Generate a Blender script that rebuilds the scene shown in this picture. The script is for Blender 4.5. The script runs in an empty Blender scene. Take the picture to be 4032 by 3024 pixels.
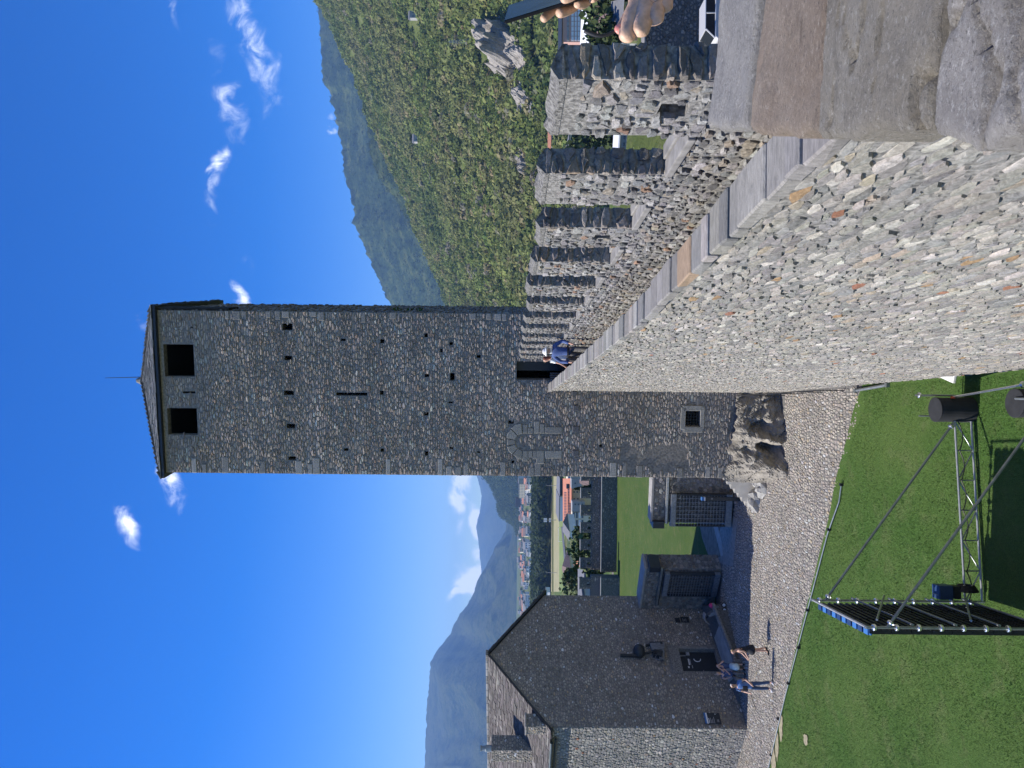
import bpy, bmesh, math, random
import numpy as np
from mathutils import Vector, Matrix, noise as mnoise

scene = bpy.context.scene
COL = scene.collection
CAMZ = 11.0
ROLL = 0.010
FPX = 2970.0
# ---------------------------------------------------------------- camera (a portrait picture lying on its side)
cs, sn = math.cos(ROLL), math.sin(ROLL)
cam_data = bpy.data.cameras.new('camera')
cam = bpy.data.objects.new('camera', cam_data); COL.objects.link(cam)
cam_data.sensor_fit = 'HORIZONTAL'; cam_data.sensor_width = 36.0
cam_data.lens = 36.0 * FPX / 4032.0
cam_data.clip_start = 0.05; cam_data.clip_end = 40000.0
ex = Vector((sn, 0, -cs)); ey = Vector((cs, 0, sn)); ez = ex.cross(ey)
cam.matrix_world = Matrix(((ex.x, ey.x, ez.x, 0), (ex.y, ey.y, ez.y, 0), (ex.z, ey.z, ez.z, CAMZ), (0, 0, 0, 1)))
scene.camera = cam
# ---------------------------------------------------------------- light
SUN_EL = math.radians(47.0)
SUN_DIR2 = Vector((-1.0, 0.05)).normalized()          # towards the sun, in plan
scene.view_settings.view_transform = 'Standard'
scene.view_settings.look = 'None'
scene.view_settings.gamma = 1.0
scene.view_settings.use_curve_mapping = False
scene.view_settings.exposure = 1.2
sun_data = bpy.data.lights.new('sun', 'SUN'); sun_data.energy = 3.3; sun_data.angle = math.radians(0.53)
sun_data.color = (1.0, 0.955, 0.88)
sun = bpy.data.objects.new('sun', sun_data); COL.objects.link(sun)
sdir = Vector((SUN_DIR2.x * math.cos(SUN_EL), SUN_DIR2.y * math.cos(SUN_EL), math.sin(SUN_EL)))
sun.rotation_euler = sdir.to_track_quat('Z', 'Y').to_euler()
world = bpy.data.worlds.new('World'); scene.world = world; world.use_nodes = True
WN = world.node_tree; WN.nodes.clear()
def wnode(t, **kw):
    n = WN.nodes.new(t)
    for k, v in kw.items(): setattr(n, k, v)
    return n
def wmath(op, a, b=None, c=None):
    n = wnode('ShaderNodeMath', operation=op)
    for i, v in enumerate((a, b, c)):
        if v is None: continue
        if isinstance(v, (int, float)): n.inputs[i].default_value = v
        else: WN.links.new(v, n.inputs[i])
    return n.outputs[0]
sky = wnode('ShaderNodeTexSky', sky_type='NISHITA', sun_disc=False)
sky.sun_elevation = SUN_EL
sky.sun_rotation = math.atan2(SUN_DIR2.x, SUN_DIR2.y)
sky.altitude = 1200.0; sky.air_density = 1.0; sky.dust_density = 0.5; sky.ozone_density = 2.2
hs = wnode('ShaderNodeHueSaturation'); hs.inputs['Saturation'].default_value = 1.52; hs.inputs['Value'].default_value = 1.0
hs.inputs['Hue'].default_value = 0.519
WN.links.new(sky.outputs[0], hs.inputs['Color'])
# clouds: soft shapes by direction, broken up by noise
tc = wnode('ShaderNodeTexCoord')
sep = wnode('ShaderNodeSeparateXYZ'); WN.links.new(tc.outputs['Generated'], sep.inputs[0])
ysafe = wmath('MAXIMUM', sep.outputs[1], 0.02)
tb = wmath('DIVIDE', sep.outputs[0], ysafe); ta = wmath('DIVIDE', sep.outputs[2], ysafe)
comb = wnode('ShaderNodeCombineXYZ'); WN.links.new(tb, comb.inputs[0]); WN.links.new(ta, comb.inputs[1])
nz = wnode('ShaderNodeTexNoise'); nz.inputs['Scale'].default_value = 26.0; nz.inputs['Detail'].default_value = 9.0
nz.inputs['Roughness'].default_value = 0.62; nz.inputs['Distortion'].default_value = 0.5
WN.links.new(comb.outputs[0], nz.inputs['Vector'])
nz2 = wnode('ShaderNodeTexNoise'); nz2.inputs['Scale'].default_value = 9.0; nz2.inputs['Detail'].default_value = 4.0
WN.links.new(comb.outputs[0], nz2.inputs['Vector'])
wob = wmath('MULTIPLY', wmath('SUBTRACT', nz2.outputs[0], 0.5), 0.10)
def px_dir(x, y):
    a = (x - 2016) / FPX; b = (1512 - y) / FPX
    return (a * sn + b * cs, 1.0, -a * cs + b * sn)
# picture position, half sizes along the horizon and upwards, slant, strength
CLOUDS = [((1000, 170), .100, .027, .35, .56), ((905, 395), .072, .028, .18, .52), ((1085, 330), .09, .016, -.25, .35), ((875, 720), .054, .015, -.22, .7),
          ((935, 1150), .030, .013, .5, .85), ((565, 1265), .032, .014, .5, .45), ((672, 1905), .030, .017, .2, .75), ((510, 2068), .028, .016, .25, .8),
          ((1300, 500), .022, .010, .0, .9), ((970, 1030), .040, .018, .2, .28), ((745, 950), .02, .008, .0, .22), ((690, 40), .04, .014, .3, .4), ((1180, 60), .10, .012, .0, .22),
          ((1860, 2262), .024, .020, -.3, 2.2), ((1826, 2325), .026, .008, -.65, 1.3), ((1800, 1890), .040, .014, .0, 1.6), ((1868, 2050), .024, .009, .2, 2.4), ((1800, 2000), .045, .010, .0, .5), ((1880, 2110), .03, .008, -.3, 1.1)]
dens = None
for (p, hw, hh, slant, amp) in CLOUDS:
    d = px_dir(*p)
    du = wmath('ADD', wmath('SUBTRACT', tb, d[0]), wob)
    dv = wmath('ADD', wmath('SUBTRACT', ta, d[2]), wmath('MULTIPLY', wob, 0.5))
    dv2 = wmath('MULTIPLY_ADD', du, -slant, dv)
    qa = wmath('DIVIDE', du, hw); qb = wmath('DIVIDE', dv2, hh)
    r2 = wmath('ADD', wmath('MULTIPLY', qa, qa), wmath('MULTIPLY', qb, qb))
    e = wmath('MULTIPLY', wmath('EXPONENT', wmath('MULTIPLY', r2, -1.1)), amp)
    dens = e if dens is None else wmath('MAXIMUM', dens, e)
fr = wmath('MULTIPLY', wmath('MAXIMUM', wmath('SUBTRACT', nz.outputs[0], 0.30), 0.0), 3.6)
cm = wmath('MULTIPLY', dens, fr)
cr = wnode('ShaderNodeMapRange', interpolation_type='SMOOTHSTEP')
cr.inputs['From Min'].default_value = 0.16; cr.inputs['From Max'].default_value = 0.95; cr.inputs['To Max'].default_value = 0.95
WN.links.new(cm, cr.inputs['Value'])
front = wmath('GREATER_THAN', sep.outputs[1], 0.02)
mask = wmath('MULTIPLY', cr.outputs[0], front)
mx = wnode('ShaderNodeMix', data_type='RGBA'); WN.links.new(mask, mx.inputs[0])
WN.links.new(hs.outputs[0], mx.inputs[6]); mx.inputs[7].default_value = (9.6, 9.9, 10.4, 1)
bg = wnode('ShaderNodeBackground'); bg.inputs['Strength'].default_value = 0.088
WN.links.new(mx.outputs[2], bg.inputs['Color'])
wo = wnode('ShaderNodeOutputWorld'); WN.links.new(bg.outputs[0], wo.inputs[0])

# ================================================================ helpers
def at(x, y, Y):
    d = px_dir(x, y); return Vector((d[0] * Y, Y, CAMZ + d[2] * Y))
def at_z(x, y, z):
    d = px_dir(x, y); t = (z - CAMZ) / d[2]; return Vector((d[0] * t, t, z))
def on_plane(x, y, P, N):
    d = Vector(px_dir(x, y)); o = Vector((0, 0, CAMZ)); t = (Vector(P) - o).dot(Vector(N)) / d.dot(Vector(N)); return o + d * t
def smooth(t): t = min(1.0, max(0.0, t)); return t * t * (3 - 2 * t)
def ground_z(x, y): return -0.8 * smooth((30.0 - y) / 12.0)
def gz_np(x, y):
    t = np.clip((30.0 - y) / 12.0, 0, 1); return -0.8 * t * t * (3 - 2 * t)

def mesh_arr(name, V, polys, cols=None, smooth_shade=False):
    me = bpy.data.meshes.new(name)
    if isinstance(polys, np.ndarray): polys = [polys]
    polys = [np.asarray(p) for p in polys if len(p)]
    me.vertices.add(len(V)); me.vertices.foreach_set('co', np.asarray(V, dtype=np.float32).ravel())
    li = np.concatenate([p.ravel() for p in polys]).astype(np.int32)
    tot = np.concatenate([np.full(len(p), p.shape[1]) for p in polys])
    me.loops.add(len(li)); me.loops.foreach_set('vertex_index', li)
    st = np.concatenate([[0], np.cumsum(tot)[:-1]]).astype(np.int32)
    me.polygons.add(len(tot)); me.polygons.foreach_set('loop_start', st)
    if cols is not None:
        c4 = np.ones((len(V), 4), dtype=np.float32); c4[:, :3] = cols
        at_ = me.attributes.new('col', 'FLOAT_COLOR', 'POINT'); at_.data.foreach_set('color', c4.ravel())
    me.polygons.foreach_set('use_smooth', np.full(len(tot), bool(smooth_shade)))
    me.update(calc_edges=True)
    return me
def root_loc(p):
    while p.parent is not None: p = p.parent
    return np.array(p.location)
def put(name, me, mat=None, parent=None, kind=None, label=None):
    """Link a mesh (given in world coordinates) as ONE object."""
    if parent is not None:
        L = root_loc(parent)
        if L.any():
            v = np.empty(len(me.vertices) * 3, dtype=np.float32); me.vertices.foreach_get('co', v)
            me.vertices.foreach_set('co', (v.reshape(-1, 3) - L).astype(np.float32).ravel()); me.update()
    if mat is not None: me.materials.append(mat)
    o = bpy.data.objects.new(name, me); COL.objects.link(o)
    if parent is not None: o.parent = parent
    if kind: o['kind'] = kind
    if label: o['label'] = label
    return o
def thing(name, label, cat, loc=(0, 0, 0), group=None):
    o = bpy.data.objects.new(name, None); COL.objects.link(o); o.location = loc; o.empty_display_size = 0.2
    o['label'] = label; o['category'] = cat
    if group: o['group'] = group
    return o
def tag(o, label, cat, group=None):
    o['label'] = label; o['category'] = cat
    if group: o['group'] = group
    return o
def structure(o): o['kind'] = 'structure'; return o
def copy_tree(root, loc, rotz=0.0, label=None, scale=None):
    r = root.copy(); COL.objects.link(r); r.location = loc; r.rotation_euler = (0, 0, rotz)
    if scale: r.scale = scale
    if label: r['label'] = label
    for ch in list(root.children):
        c = ch.copy(); COL.objects.link(c); c.parent = r
        for g in list(ch.children):
            d = g.copy(); COL.objects.link(d); d.parent = c
    return r

class MB:
    """collects simple solids for ONE mesh"""
    def __init__(s): s.v = []; s.f = []
    def add(s, vs, fs):
        n = len(s.v); s.v += [tuple(v) for v in vs]; s.f += [tuple(i + n for i in f) for f in fs]
    def box8(s, p):
        s.add(p, [(0, 3, 2, 1), (4, 5, 6, 7), (0, 1, 5, 4), (1, 2, 6, 5), (2, 3, 7, 6), (3, 0, 4, 7)])
    def box(s, c, sx, sy, sz, U=(1, 0, 0), V=(0, 1, 0), W=(0, 0, 1)):
        c = Vector(c); U = Vector(U) * sx / 2; V = Vector(V) * sy / 2; W = Vector(W) * sz / 2
        s.box8([c - U - V - W, c + U - V - W, c + U + V - W, c - U + V - W, c - U - V + W, c + U - V + W, c + U + V + W, c - U + V + W])
    def prism(s, pts, ext):
        ext = Vector(ext); n = len(pts); a = [Vector(p) for p in pts]
        s.add(a + [p + ext for p in a], [tuple(range(n - 1, -1, -1)), tuple(range(n, 2 * n))] + [(i, (i + 1) % n, n + (i + 1) % n, n + i) for i in range(n)])
    def tube(s, p, q, r, n=8, r2=None):
        p, q = Vector(p), Vector(q); r2 = r if r2 is None else r2
        d = (q - p).normalized(); u = d.orthogonal().normalized(); w = d.cross(u)
        A = [p + (u * math.cos(2 * math.pi * k / n) + w * math.sin(2 * math.pi * k / n)) * r for k in range(n)]
        B = [q + (u * math.cos(2 * math.pi * k / n) + w * math.sin(2 * math.pi * k / n)) * r2 for k in range(n)]
        s.add(A + B, [tuple(range(n - 1, -1, -1)), tuple(range(n, 2 * n))] + [(k, (k + 1) % n, n + (k + 1) % n, n + k) for k in range(n)])
    def path(s, pts, r, n=6):
        pts = [Vector(p) for p in pts]; rings = []
        u = None
        for i, p in enumerate(pts):
            d = (pts[min(i + 1, len(pts) - 1)] - pts[max(i - 1, 0)]).normalized()
            u = d.orthogonal().normalized() if u is None else (u - d * u.dot(d)).normalized()
            w = d.cross(u); rr = r[i] if isinstance(r, (list, tuple)) else r
            rings.append([p + (u * math.cos(2 * math.pi * k / n) + w * math.sin(2 * math.pi * k / n)) * rr for k in range(n)])
        vs = [v for g in rings for v in g]; m = len(rings)
        fs = [tuple(range(n - 1, -1, -1)), tuple(range((m - 1) * n, m * n))]
        for i in range(m - 1):
            for k in range(n): fs.append((i * n + k, i * n + (k + 1) % n, (i + 1) * n + (k + 1) % n, (i + 1) * n + k))
        s.add(vs, fs)
    def lathe(s, c, prof, n=20, axis=(0, 0, 1)):
        c = Vector(c); ax = Vector(axis).normalized(); u = ax.orthogonal().normalized(); w = ax.cross(u)
        vs = [c + ax * h + (u * math.cos(2 * math.pi * k / n) + w * math.sin(2 * math.pi * k / n)) * r for (r, h) in prof for k in range(n)]
        m = len(prof); fs = [tuple(range(n - 1, -1, -1)), tuple(range((m - 1) * n, m * n))]
        for i in range(m - 1):
            for k in range(n): fs.append((i * n + k, i * n + (k + 1) % n, (i + 1) * n + (k + 1) % n, (i + 1) * n + k))
        s.add(vs, fs)
    def blob(s, c, rx, ry, rz, n=10, m=7, jit=0.0, rng=random):
        c = Vector(c); vs = [c + Vector((0, 0, -rz))]
        for i in range(1, m):
            t = math.pi * i / m
            for k in range(n):
                a = 2 * math.pi * k / n; j = 1 + rng.uniform(-jit, jit)
                vs.append(c + Vector((rx * math.sin(t) * math.cos(a) * j, ry * math.sin(t) * math.sin(a) * j, -rz * math.cos(t) * j)))
        vs.append(c + Vector((0, 0, rz))); L = len(vs) - 1
        fs = [(0, 1 + (k + 1) % n, 1 + k) for k in range(n)]
        for i in range(m - 2):
            for k in range(n): fs.append((1 + i * n + k, 1 + i * n + (k + 1) % n, 1 + (i + 1) * n + (k + 1) % n, 1 + (i + 1) * n + k))
        b = 1 + (m - 2) * n
        fs += [(b + k, b + (k + 1) % n, L) for k in range(n)]
        s.add(vs, fs)
    def mesh(s, name, sm=False):
        me = bpy.data.meshes.new(name); me.from_pydata(s.v, [], s.f)
        if sm:
            for p in me.polygons: p.use_smooth = True
        return me
    def build(s, name, mat, parent=None, kind=None, sm=False, label=None, bevel=0.0):
        me = s.mesh(name, sm)
        if bevel > 0:
            bm = bmesh.new(); bm.from_mesh(me)
            bmesh.ops.bevel(bm, geom=bm.edges[:], offset=bevel, segments=2, profile=0.6, affect='EDGES', clamp_overlap=True)
            bm.to_mesh(me); bm.free()
        return put(name, me, mat, parent, kind, label)

# ---------------------------------------------------------------- materials
def new_mat(name):
    m = bpy.data.materials.new(name); m.use_nodes = True
    nt = m.node_tree; b = nt.nodes['Principled BSDF']; return m, nt, b
def simple(name, col, rough=0.6, metal=0.0, var=0.12, scale=6.0, bump=0.0, spec=0.5, streak=None):
    m, nt, b = new_mat(name)
    b.inputs['Roughness'].default_value = rough; b.inputs['Metallic'].default_value = metal; b.inputs['Specular IOR Level'].default_value = spec
    g = nt.nodes.new('ShaderNodeNewGeometry'); n = nt.nodes.new('ShaderNodeTexNoise'); n.inputs['Scale'].default_value = scale; n.inputs['Detail'].default_value = 6
    if streak:
        mp = nt.nodes.new('ShaderNodeMapping'); mp.inputs['Scale'].default_value = streak
        nt.links.new(g.outputs['Position'], mp.inputs[0]); nt.links.new(mp.outputs[0], n.inputs['Vector'])
    else: nt.links.new(g.outputs['Position'], n.inputs['Vector'])
    r = nt.nodes.new('ShaderNodeMapRange'); r.inputs['From Min'].default_value = .3; r.inputs['From Max'].default_value = .7
    r.inputs['To Min'].default_value = 1 - var; r.inputs['To Max'].default_value = 1 + var
    nt.links.new(n.outputs[0], r.inputs[0])
    mul = nt.nodes.new('ShaderNodeVectorMath'); mul.operation = 'SCALE'; mul.inputs[0].default_value = col[:3]
    nt.links.new(r.outputs[0], mul.inputs['Scale']); nt.links.new(mul.outputs[0], b.inputs['Base Color'])
    if bump:
        bp = nt.nodes.new('ShaderNodeBump'); bp.inputs['Strength'].default_value = 0.6; bp.inputs['Distance'].default_value = bump
        nt.links.new(n.outputs[0], bp.inputs['Height']); nt.links.new(bp.outputs[0], b.inputs['Normal'])
    return m
def stone_mat(name, fine=24.0, bump=0.02, var=0.45, rough=0.92, veins=(1, 1, 1), tint=(1, 1, 1)):
    """colour of each piece from its own attribute, with grain, speckle and fine relief"""
    m, nt, b = new_mat(name); L = nt.links.new
    b.inputs['Roughness'].default_value = rough; b.inputs['Specular IOR Level'].default_value = 0.25
    a = nt.nodes.new('ShaderNodeAttribute'); a.attribute_name = 'col'
    g = nt.nodes.new('ShaderNodeNewGeometry')
    mp = nt.nodes.new('ShaderNodeMapping'); mp.inputs['Scale'].default_value = veins; L(g.outputs['Position'], mp.inputs[0])
    n1 = nt.nodes.new('ShaderNodeTexNoise'); n1.inputs['Scale'].default_value = fine; n1.inputs['Detail'].default_value = 8; n1.inputs['Roughness'].default_value = .7
    L(mp.outputs[0], n1.inputs['Vector'])
    n2 = nt.nodes.new('ShaderNodeTexNoise'); n2.inputs['Scale'].default_value = 0.7; n2.inputs['Detail'].default_value = 5
    L(g.outputs['Position'], n2.inputs['Vector'])
    r1 = nt.nodes.new('ShaderNodeMapRange'); r1.inputs['From Min'].default_value = .28; r1.inputs['From Max'].default_value = .72
    r1.inputs['To Min'].default_value = 1 - var; r1.inputs['To Max'].default_value = 1 + var; L(n1.outputs[0], r1.inputs[0])
    r2 = nt.nodes.new('ShaderNodeMapRange'); r2.inputs['From Min'].default_value = .3; r2.inputs['From Max'].default_value = .7
    r2.inputs['To Min'].default_value = .86; r2.inputs['To Max'].default_value = 1.14; L(n2.outputs[0], r2.inputs[0])
    mu = nt.nodes.new('ShaderNodeMath'); mu.operation = 'MULTIPLY'; L(r1.outputs[0], mu.inputs[0]); L(r2.outputs[0], mu.inputs[1])
    vm = nt.nodes.new('ShaderNodeVectorMath'); vm.operation = 'SCALE'; L(a.outputs['Color'], vm.inputs[0]); L(mu.outputs[0], vm.inputs['Scale'])
    L(vm.outputs[0], b.inputs['Base Color'])
    bp = nt.nodes.new('ShaderNodeBump'); bp.inputs['Strength'].default_value = .9; bp.inputs['Distance'].default_value = bump
    L(n1.outputs[0], bp.inputs['Height']); L(bp.outputs[0], b.inputs['Normal'])
    return m
M = {}
M['stone'] = stone_mat('stone')
M['slab'] = stone_mat('slab_stone', fine=55.0, bump=0.006, var=0.42)
M['coping'] = stone_mat('coping_stone', fine=16.0, bump=0.015, var=0.38, veins=(.6, 2.2, 1))
M['roofstone'] = stone_mat('roof_stone', fine=10.0, bump=0.01, var=0.25)
M['rock'] = stone_mat('rock_face', fine=4.0, bump=0.06, var=0.35, veins=(1, 1, 2.4))
def leafy(name):
    m = stone_mat(name, fine=3.0, bump=0.0, var=0.2, rough=.8); nt = m.node_tree; b = nt.nodes['Principled BSDF']; out = nt.nodes['Material Output']
    t = nt.nodes.new('ShaderNodeBsdfTranslucent'); mx_ = nt.nodes.new('ShaderNodeMixShader'); mx_.inputs[0].default_value = .38
    nt.links.new(b.inputs['Base Color'].links[0].from_socket, t.inputs['Color']); nt.links.new(b.outputs[0], mx_.inputs[1]); nt.links.new(t.outputs[0], mx_.inputs[2]); nt.links.new(mx_.outputs[0], out.inputs['Surface']); return m
M['forest'] = leafy('forest_leaves')
M['cap_mortar'] = simple('cap_mortar', (.155, .148, .132), .95, var=.7, scale=28, bump=.06)
M['leaf'] = stone_mat('leaf_green', fine=3.0, bump=0.0, var=0.25, rough=0.75)
M['mortar'] = simple('mortar', (.20, .19, .17), .95, var=.6, scale=22, bump=.05)
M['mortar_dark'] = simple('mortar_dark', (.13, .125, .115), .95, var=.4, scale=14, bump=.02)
M['mortar_mid'] = simple('mortar_mid', (.19, .18, .163), .95, var=.4, scale=16, bump=.02)
M['tower_mortar'] = simple('tower_mortar', (.225, .20, .17), .95, var=.4, scale=12, bump=.02)
M['dark_board'] = simple('dark_board', (.045, .042, .038), .95, var=.3, scale=3, spec=.1)
M['bark'] = simple('bark', (.09, .07, .05), .95, var=.3, scale=9, bump=.03)
M['steel'] = simple('galvanised_steel', (.42, .42, .41), .5, .55, var=.18, scale=10)
M['steel_dull'] = simple('dull_steel_tube', (.27, .29, .29), .45, .7, var=.2, scale=6)
M['clamp'] = simple('zinc_clamp', (.8, .8, .8), .3, 1.0, var=.2, scale=40)
M['iron'] = simple('dark_iron', (.035, .04, .045), .55, .3, var=.25, scale=12)
M['iron_grey'] = simple('grey_painted_iron', (.20, .215, .235), .5, .4, var=.25, scale=10)
M['black'] = simple('black_plastic', (.012, .012, .014), .55, var=.3, scale=10)
M['fabric_black'] = simple('black_cover_cloth', (.016, .017, .019), .85, var=.3, scale=5, bump=.02)
M['navy'] = simple('navy_case', (.02, .05, .13), .5, var=.2)
M['blue_print'] = simple('blue_print', (.05, .17, .42), .5, var=.05)
M['white_print'] = simple('white_print', (.72, .74, .76), .5, var=.05)
M['grey_print'] = simple('grey_print', (.32, .33, .35), .5, var=.05)
M['door_dark'] = simple('dark_door_paint', (.018, .024, .032), .45, var=.2)
M['pale_slab'] = simple('pale_concrete', (.32, .305, .28), .9, var=.15, scale=3, bump=.005)
M['flag_stone'] = simple('smooth_flagstone', (.235, .22, .195), .8, var=.3, scale=7, bump=.012)
M['skin'] = simple('skin', (.56, .33, .23), .55, var=.10, scale=22, bump=.001)
M['skin_hand'] = simple('skin_of_hand', (.57, .36, .235), .55, var=.24, scale=75, bump=.0035)
M['nail'] = simple('finger_nail', (.66, .25, .20), .4, var=.1)
M['glass_dark'] = simple('dark_window_glass', (.02, .025, .03), .12, var=.1)
M['white'] = simple('white_paint', (.76, .75, .72), .6, var=.06)
M['copper'] = simple('copper_gutter', (.05, .065, .06), .4, .5, var=.2)

# ---------------------------------------------------------------- masonry
def layout(W, H, sw, sh, rng, jit=0.5, hole=None):
    """stone centres in rows: list of (xs array, y)"""
    rows = []; y = 0.0
    while y < H:
        h = sh * rng.choice([.62, .8, 1.0, 1.0, 1.2, 1.5]); yc = y + h / 2
        x = -sw * rng.random(); xs = []; ys = []
        while x < W:
            w = sw * rng.choice([.35, .5, .75, 1.0, 1.3, 1.9]); xc = x + w / 2
            if 0 < xc < W:
                xs.append(xc); ys.append(min(H, yc + (rng.random() - .5) * sh * jit))
            x += w
        if xs: rows.append((np.array(xs), np.array(ys)))
        y += h
    return rows
def cells(rows, W, H, sw, sh, gap, K, rng):
    """star polygons (N,K,2) round the centres: rounded Voronoi stones"""
    asp = sw / sh * 0.75
    X = np.concatenate([r[0] for r in rows]); Y = np.concatenate([r[1] for r in rows])
    w = rng.uniform(.75, 1.3, len(X)); starts = np.cumsum([0] + [len(r[0]) for r in rows])
    ang = (np.arange(K)[None, :] + rng.uniform(-.28, .28, (len(X), K))) * 2 * np.pi / K
    dx, dy = np.cos(ang), np.sin(ang)
    R = np.full((len(X), K), 0.95 * sw)
    for r in range(len(rows)):
        a, b = starts[r], starts[r + 1]; xi, yi, wi = X[a:b], Y[a:b], w[a:b]
        for o in (-3, -2, -1, 0, 1, 2, 3):
            rr = r + o
            if rr < 0 or rr >= len(rows): continue
            c0, n = starts[rr], len(rows[rr][0]); pos = np.searchsorted(rows[rr][0], xi)
            for k in range(-3, 4):
                j = c0 + np.clip(pos + k, 0, n - 1)
                ddx = X[j] - xi; ddy = (Y[j] - yi) * asp
                d2 = ddx * ddx + ddy * ddy; ok = d2 > 1e-9
                dot = dx[a:b] * ddx[:, None] + dy[a:b] * ddy[:, None]
                t = (wi / (wi + w[j]))[:, None] * d2[:, None] / np.maximum(dot, 1e-6)
                t = np.where(ok[:, None] & (dot > 1e-6), t, 9e9)
                R[a:b] = np.minimum(R[a:b], t)
    R = R * rng.uniform(.78, 1.06, R.shape); px, py = dx * R, dy * R / asp
    # keep inside the panel
    def lim(v, c, hi):
        s = np.ones_like(v); c = c[:, None]
        s = np.where(v > 1e-6, np.minimum(s, (hi - c) / np.maximum(v, 1e-6)), s)
        return np.where(v < -1e-6, np.minimum(s, c / np.maximum(-v, 1e-6)), s)
    s = np.minimum(lim(px, X, W), lim(py, Y, H)); px *= s; py *= s
    L = np.sqrt(px * px + py * py); f = np.clip(1 - gap / np.maximum(L, 1e-4), .35, 1)
    return X, Y, np.stack([px * f, py * f], -1)
def stone_arrays(X, Y, P, dep, rng, full=True):
    """verts (N,m,3) in panel space and the faces of one stone"""
    N, K = P.shape[:2]; c = np.stack([X, Y], -1)[:, None, :]
    d = dep[:, None]
    tilt = rng.uniform(-.16, .16, (N, 2))
    def ring(a, h, nz):
        q = P * a * (1 + rng.uniform(-nz, nz, (N, K, 1))); hh = h * (1 + rng.uniform(-.18, .18, (N, K)))
        hh = hh + (q[:, :, 0] * tilt[:, :1] + q[:, :, 1] * tilt[:, 1:]) * (h > 0).astype(float) * .5
        return np.concatenate([c + q, hh[..., None]], -1)
    if full: rings = [ring(1.0, -np.abs(d) * .5, 0), ring(.96, d * .66, .03), ring(.80, d, .05)]
    else: rings = [ring(1.0, -np.abs(d) * .5, 0), ring(.86, d * .85, .04)]
    cen = np.concatenate([c, (d * 1.0)[..., None]], -1)
    V = np.concatenate(rings + [cen], 1); nr = len(rings); k = np.arange(K); k2 = (k + 1) % K
    quads = np.concatenate([np.stack([r * K + k, r * K + k2, (r + 1) * K + k2, (r + 1) * K + k], -1) for r in range(nr - 1)])
    tris = np.stack([(nr - 1) * K + k, (nr - 1) * K + k2, np.full(K, nr * K)], -1)
    return V, quads, tris
PAL_GREY = [((0.435, 0.357, 0.285), 5), ((0.361, 0.299, 0.243), 4), ((0.500, 0.406, 0.320), 3), ((0.302, 0.250, 0.207), 3), ((0.454, 0.352, 0.259), 2), ((0.414, 0.290, 0.203), 0.8), ((0.490, 0.465, 0.383), 1.2)]
PAL_WALL = [((0.285, 0.267, 0.232), 6), ((0.244, 0.233, 0.215), 4), ((0.330, 0.307, 0.264), 3.4), ((0.197, 0.188, 0.173), 2), ((0.328, 0.282, 0.215), 0.72), ((0.301, 0.200, 0.114), 0.1125), ((0.258, 0.125, 0.079), 0.054), ((0.432, 0.402, 0.350), 1.1)]
PAL_MERLON = [((0.242, 0.232, 0.215), 4), ((0.189, 0.185, 0.180), 3), ((0.329, 0.317, 0.291), 2.2), ((0.266, 0.233, 0.184), 1.1), ((0.264, 0.175, 0.122), 0.22), ((0.132, 0.128, 0.121), 2)]
PAL_DARK = [((0.226, 0.199, 0.172), 4), ((0.160, 0.141, 0.123), 3), ((0.291, 0.254, 0.215), 2), ((0.252, 0.198, 0.147), 0.8), ((0.355, 0.305, 0.256), 0.6)]
PAL_HOUSE = [((0.334, 0.291, 0.238), 6), ((0.265, 0.233, 0.193), 5), ((0.412, 0.359, 0.295), 3), ((0.550, 0.550, 0.536), 0.7), ((0.206, 0.182, 0.154), 2), ((0.422, 0.324, 0.208), 0.8)]
PAL_COB = [((0.359, 0.318, 0.267), 5), ((0.312, 0.280, 0.240), 4), ((0.406, 0.362, 0.299), 3), ((0.269, 0.244, 0.212), 2), ((0.367, 0.302, 0.215), 0.72), ((0.450, 0.446, 0.426), 0.7)]
def pick_cols(n, pal, rng, var=.14):
    c = np.array([p[0] for p in pal]); w = np.array([p[1] for p in pal], float); w /= w.sum()
    out = c[rng.choice(len(pal), n, p=w)]
    return out * (1 + rng.uniform(-var, var, (n, 1))) * (1 + rng.uniform(-.03, .03, (n, 3)))
def in_frame(P):
    d = P - np.array([0, 0, CAMZ]); Y = np.maximum(d[:, 1], .01)
    b = d[:, 0] / Y; a = -d[:, 2] / Y
    return (d[:, 1] > .3) & (np.abs(a) < .70) & (np.abs(b) < .53)
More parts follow.
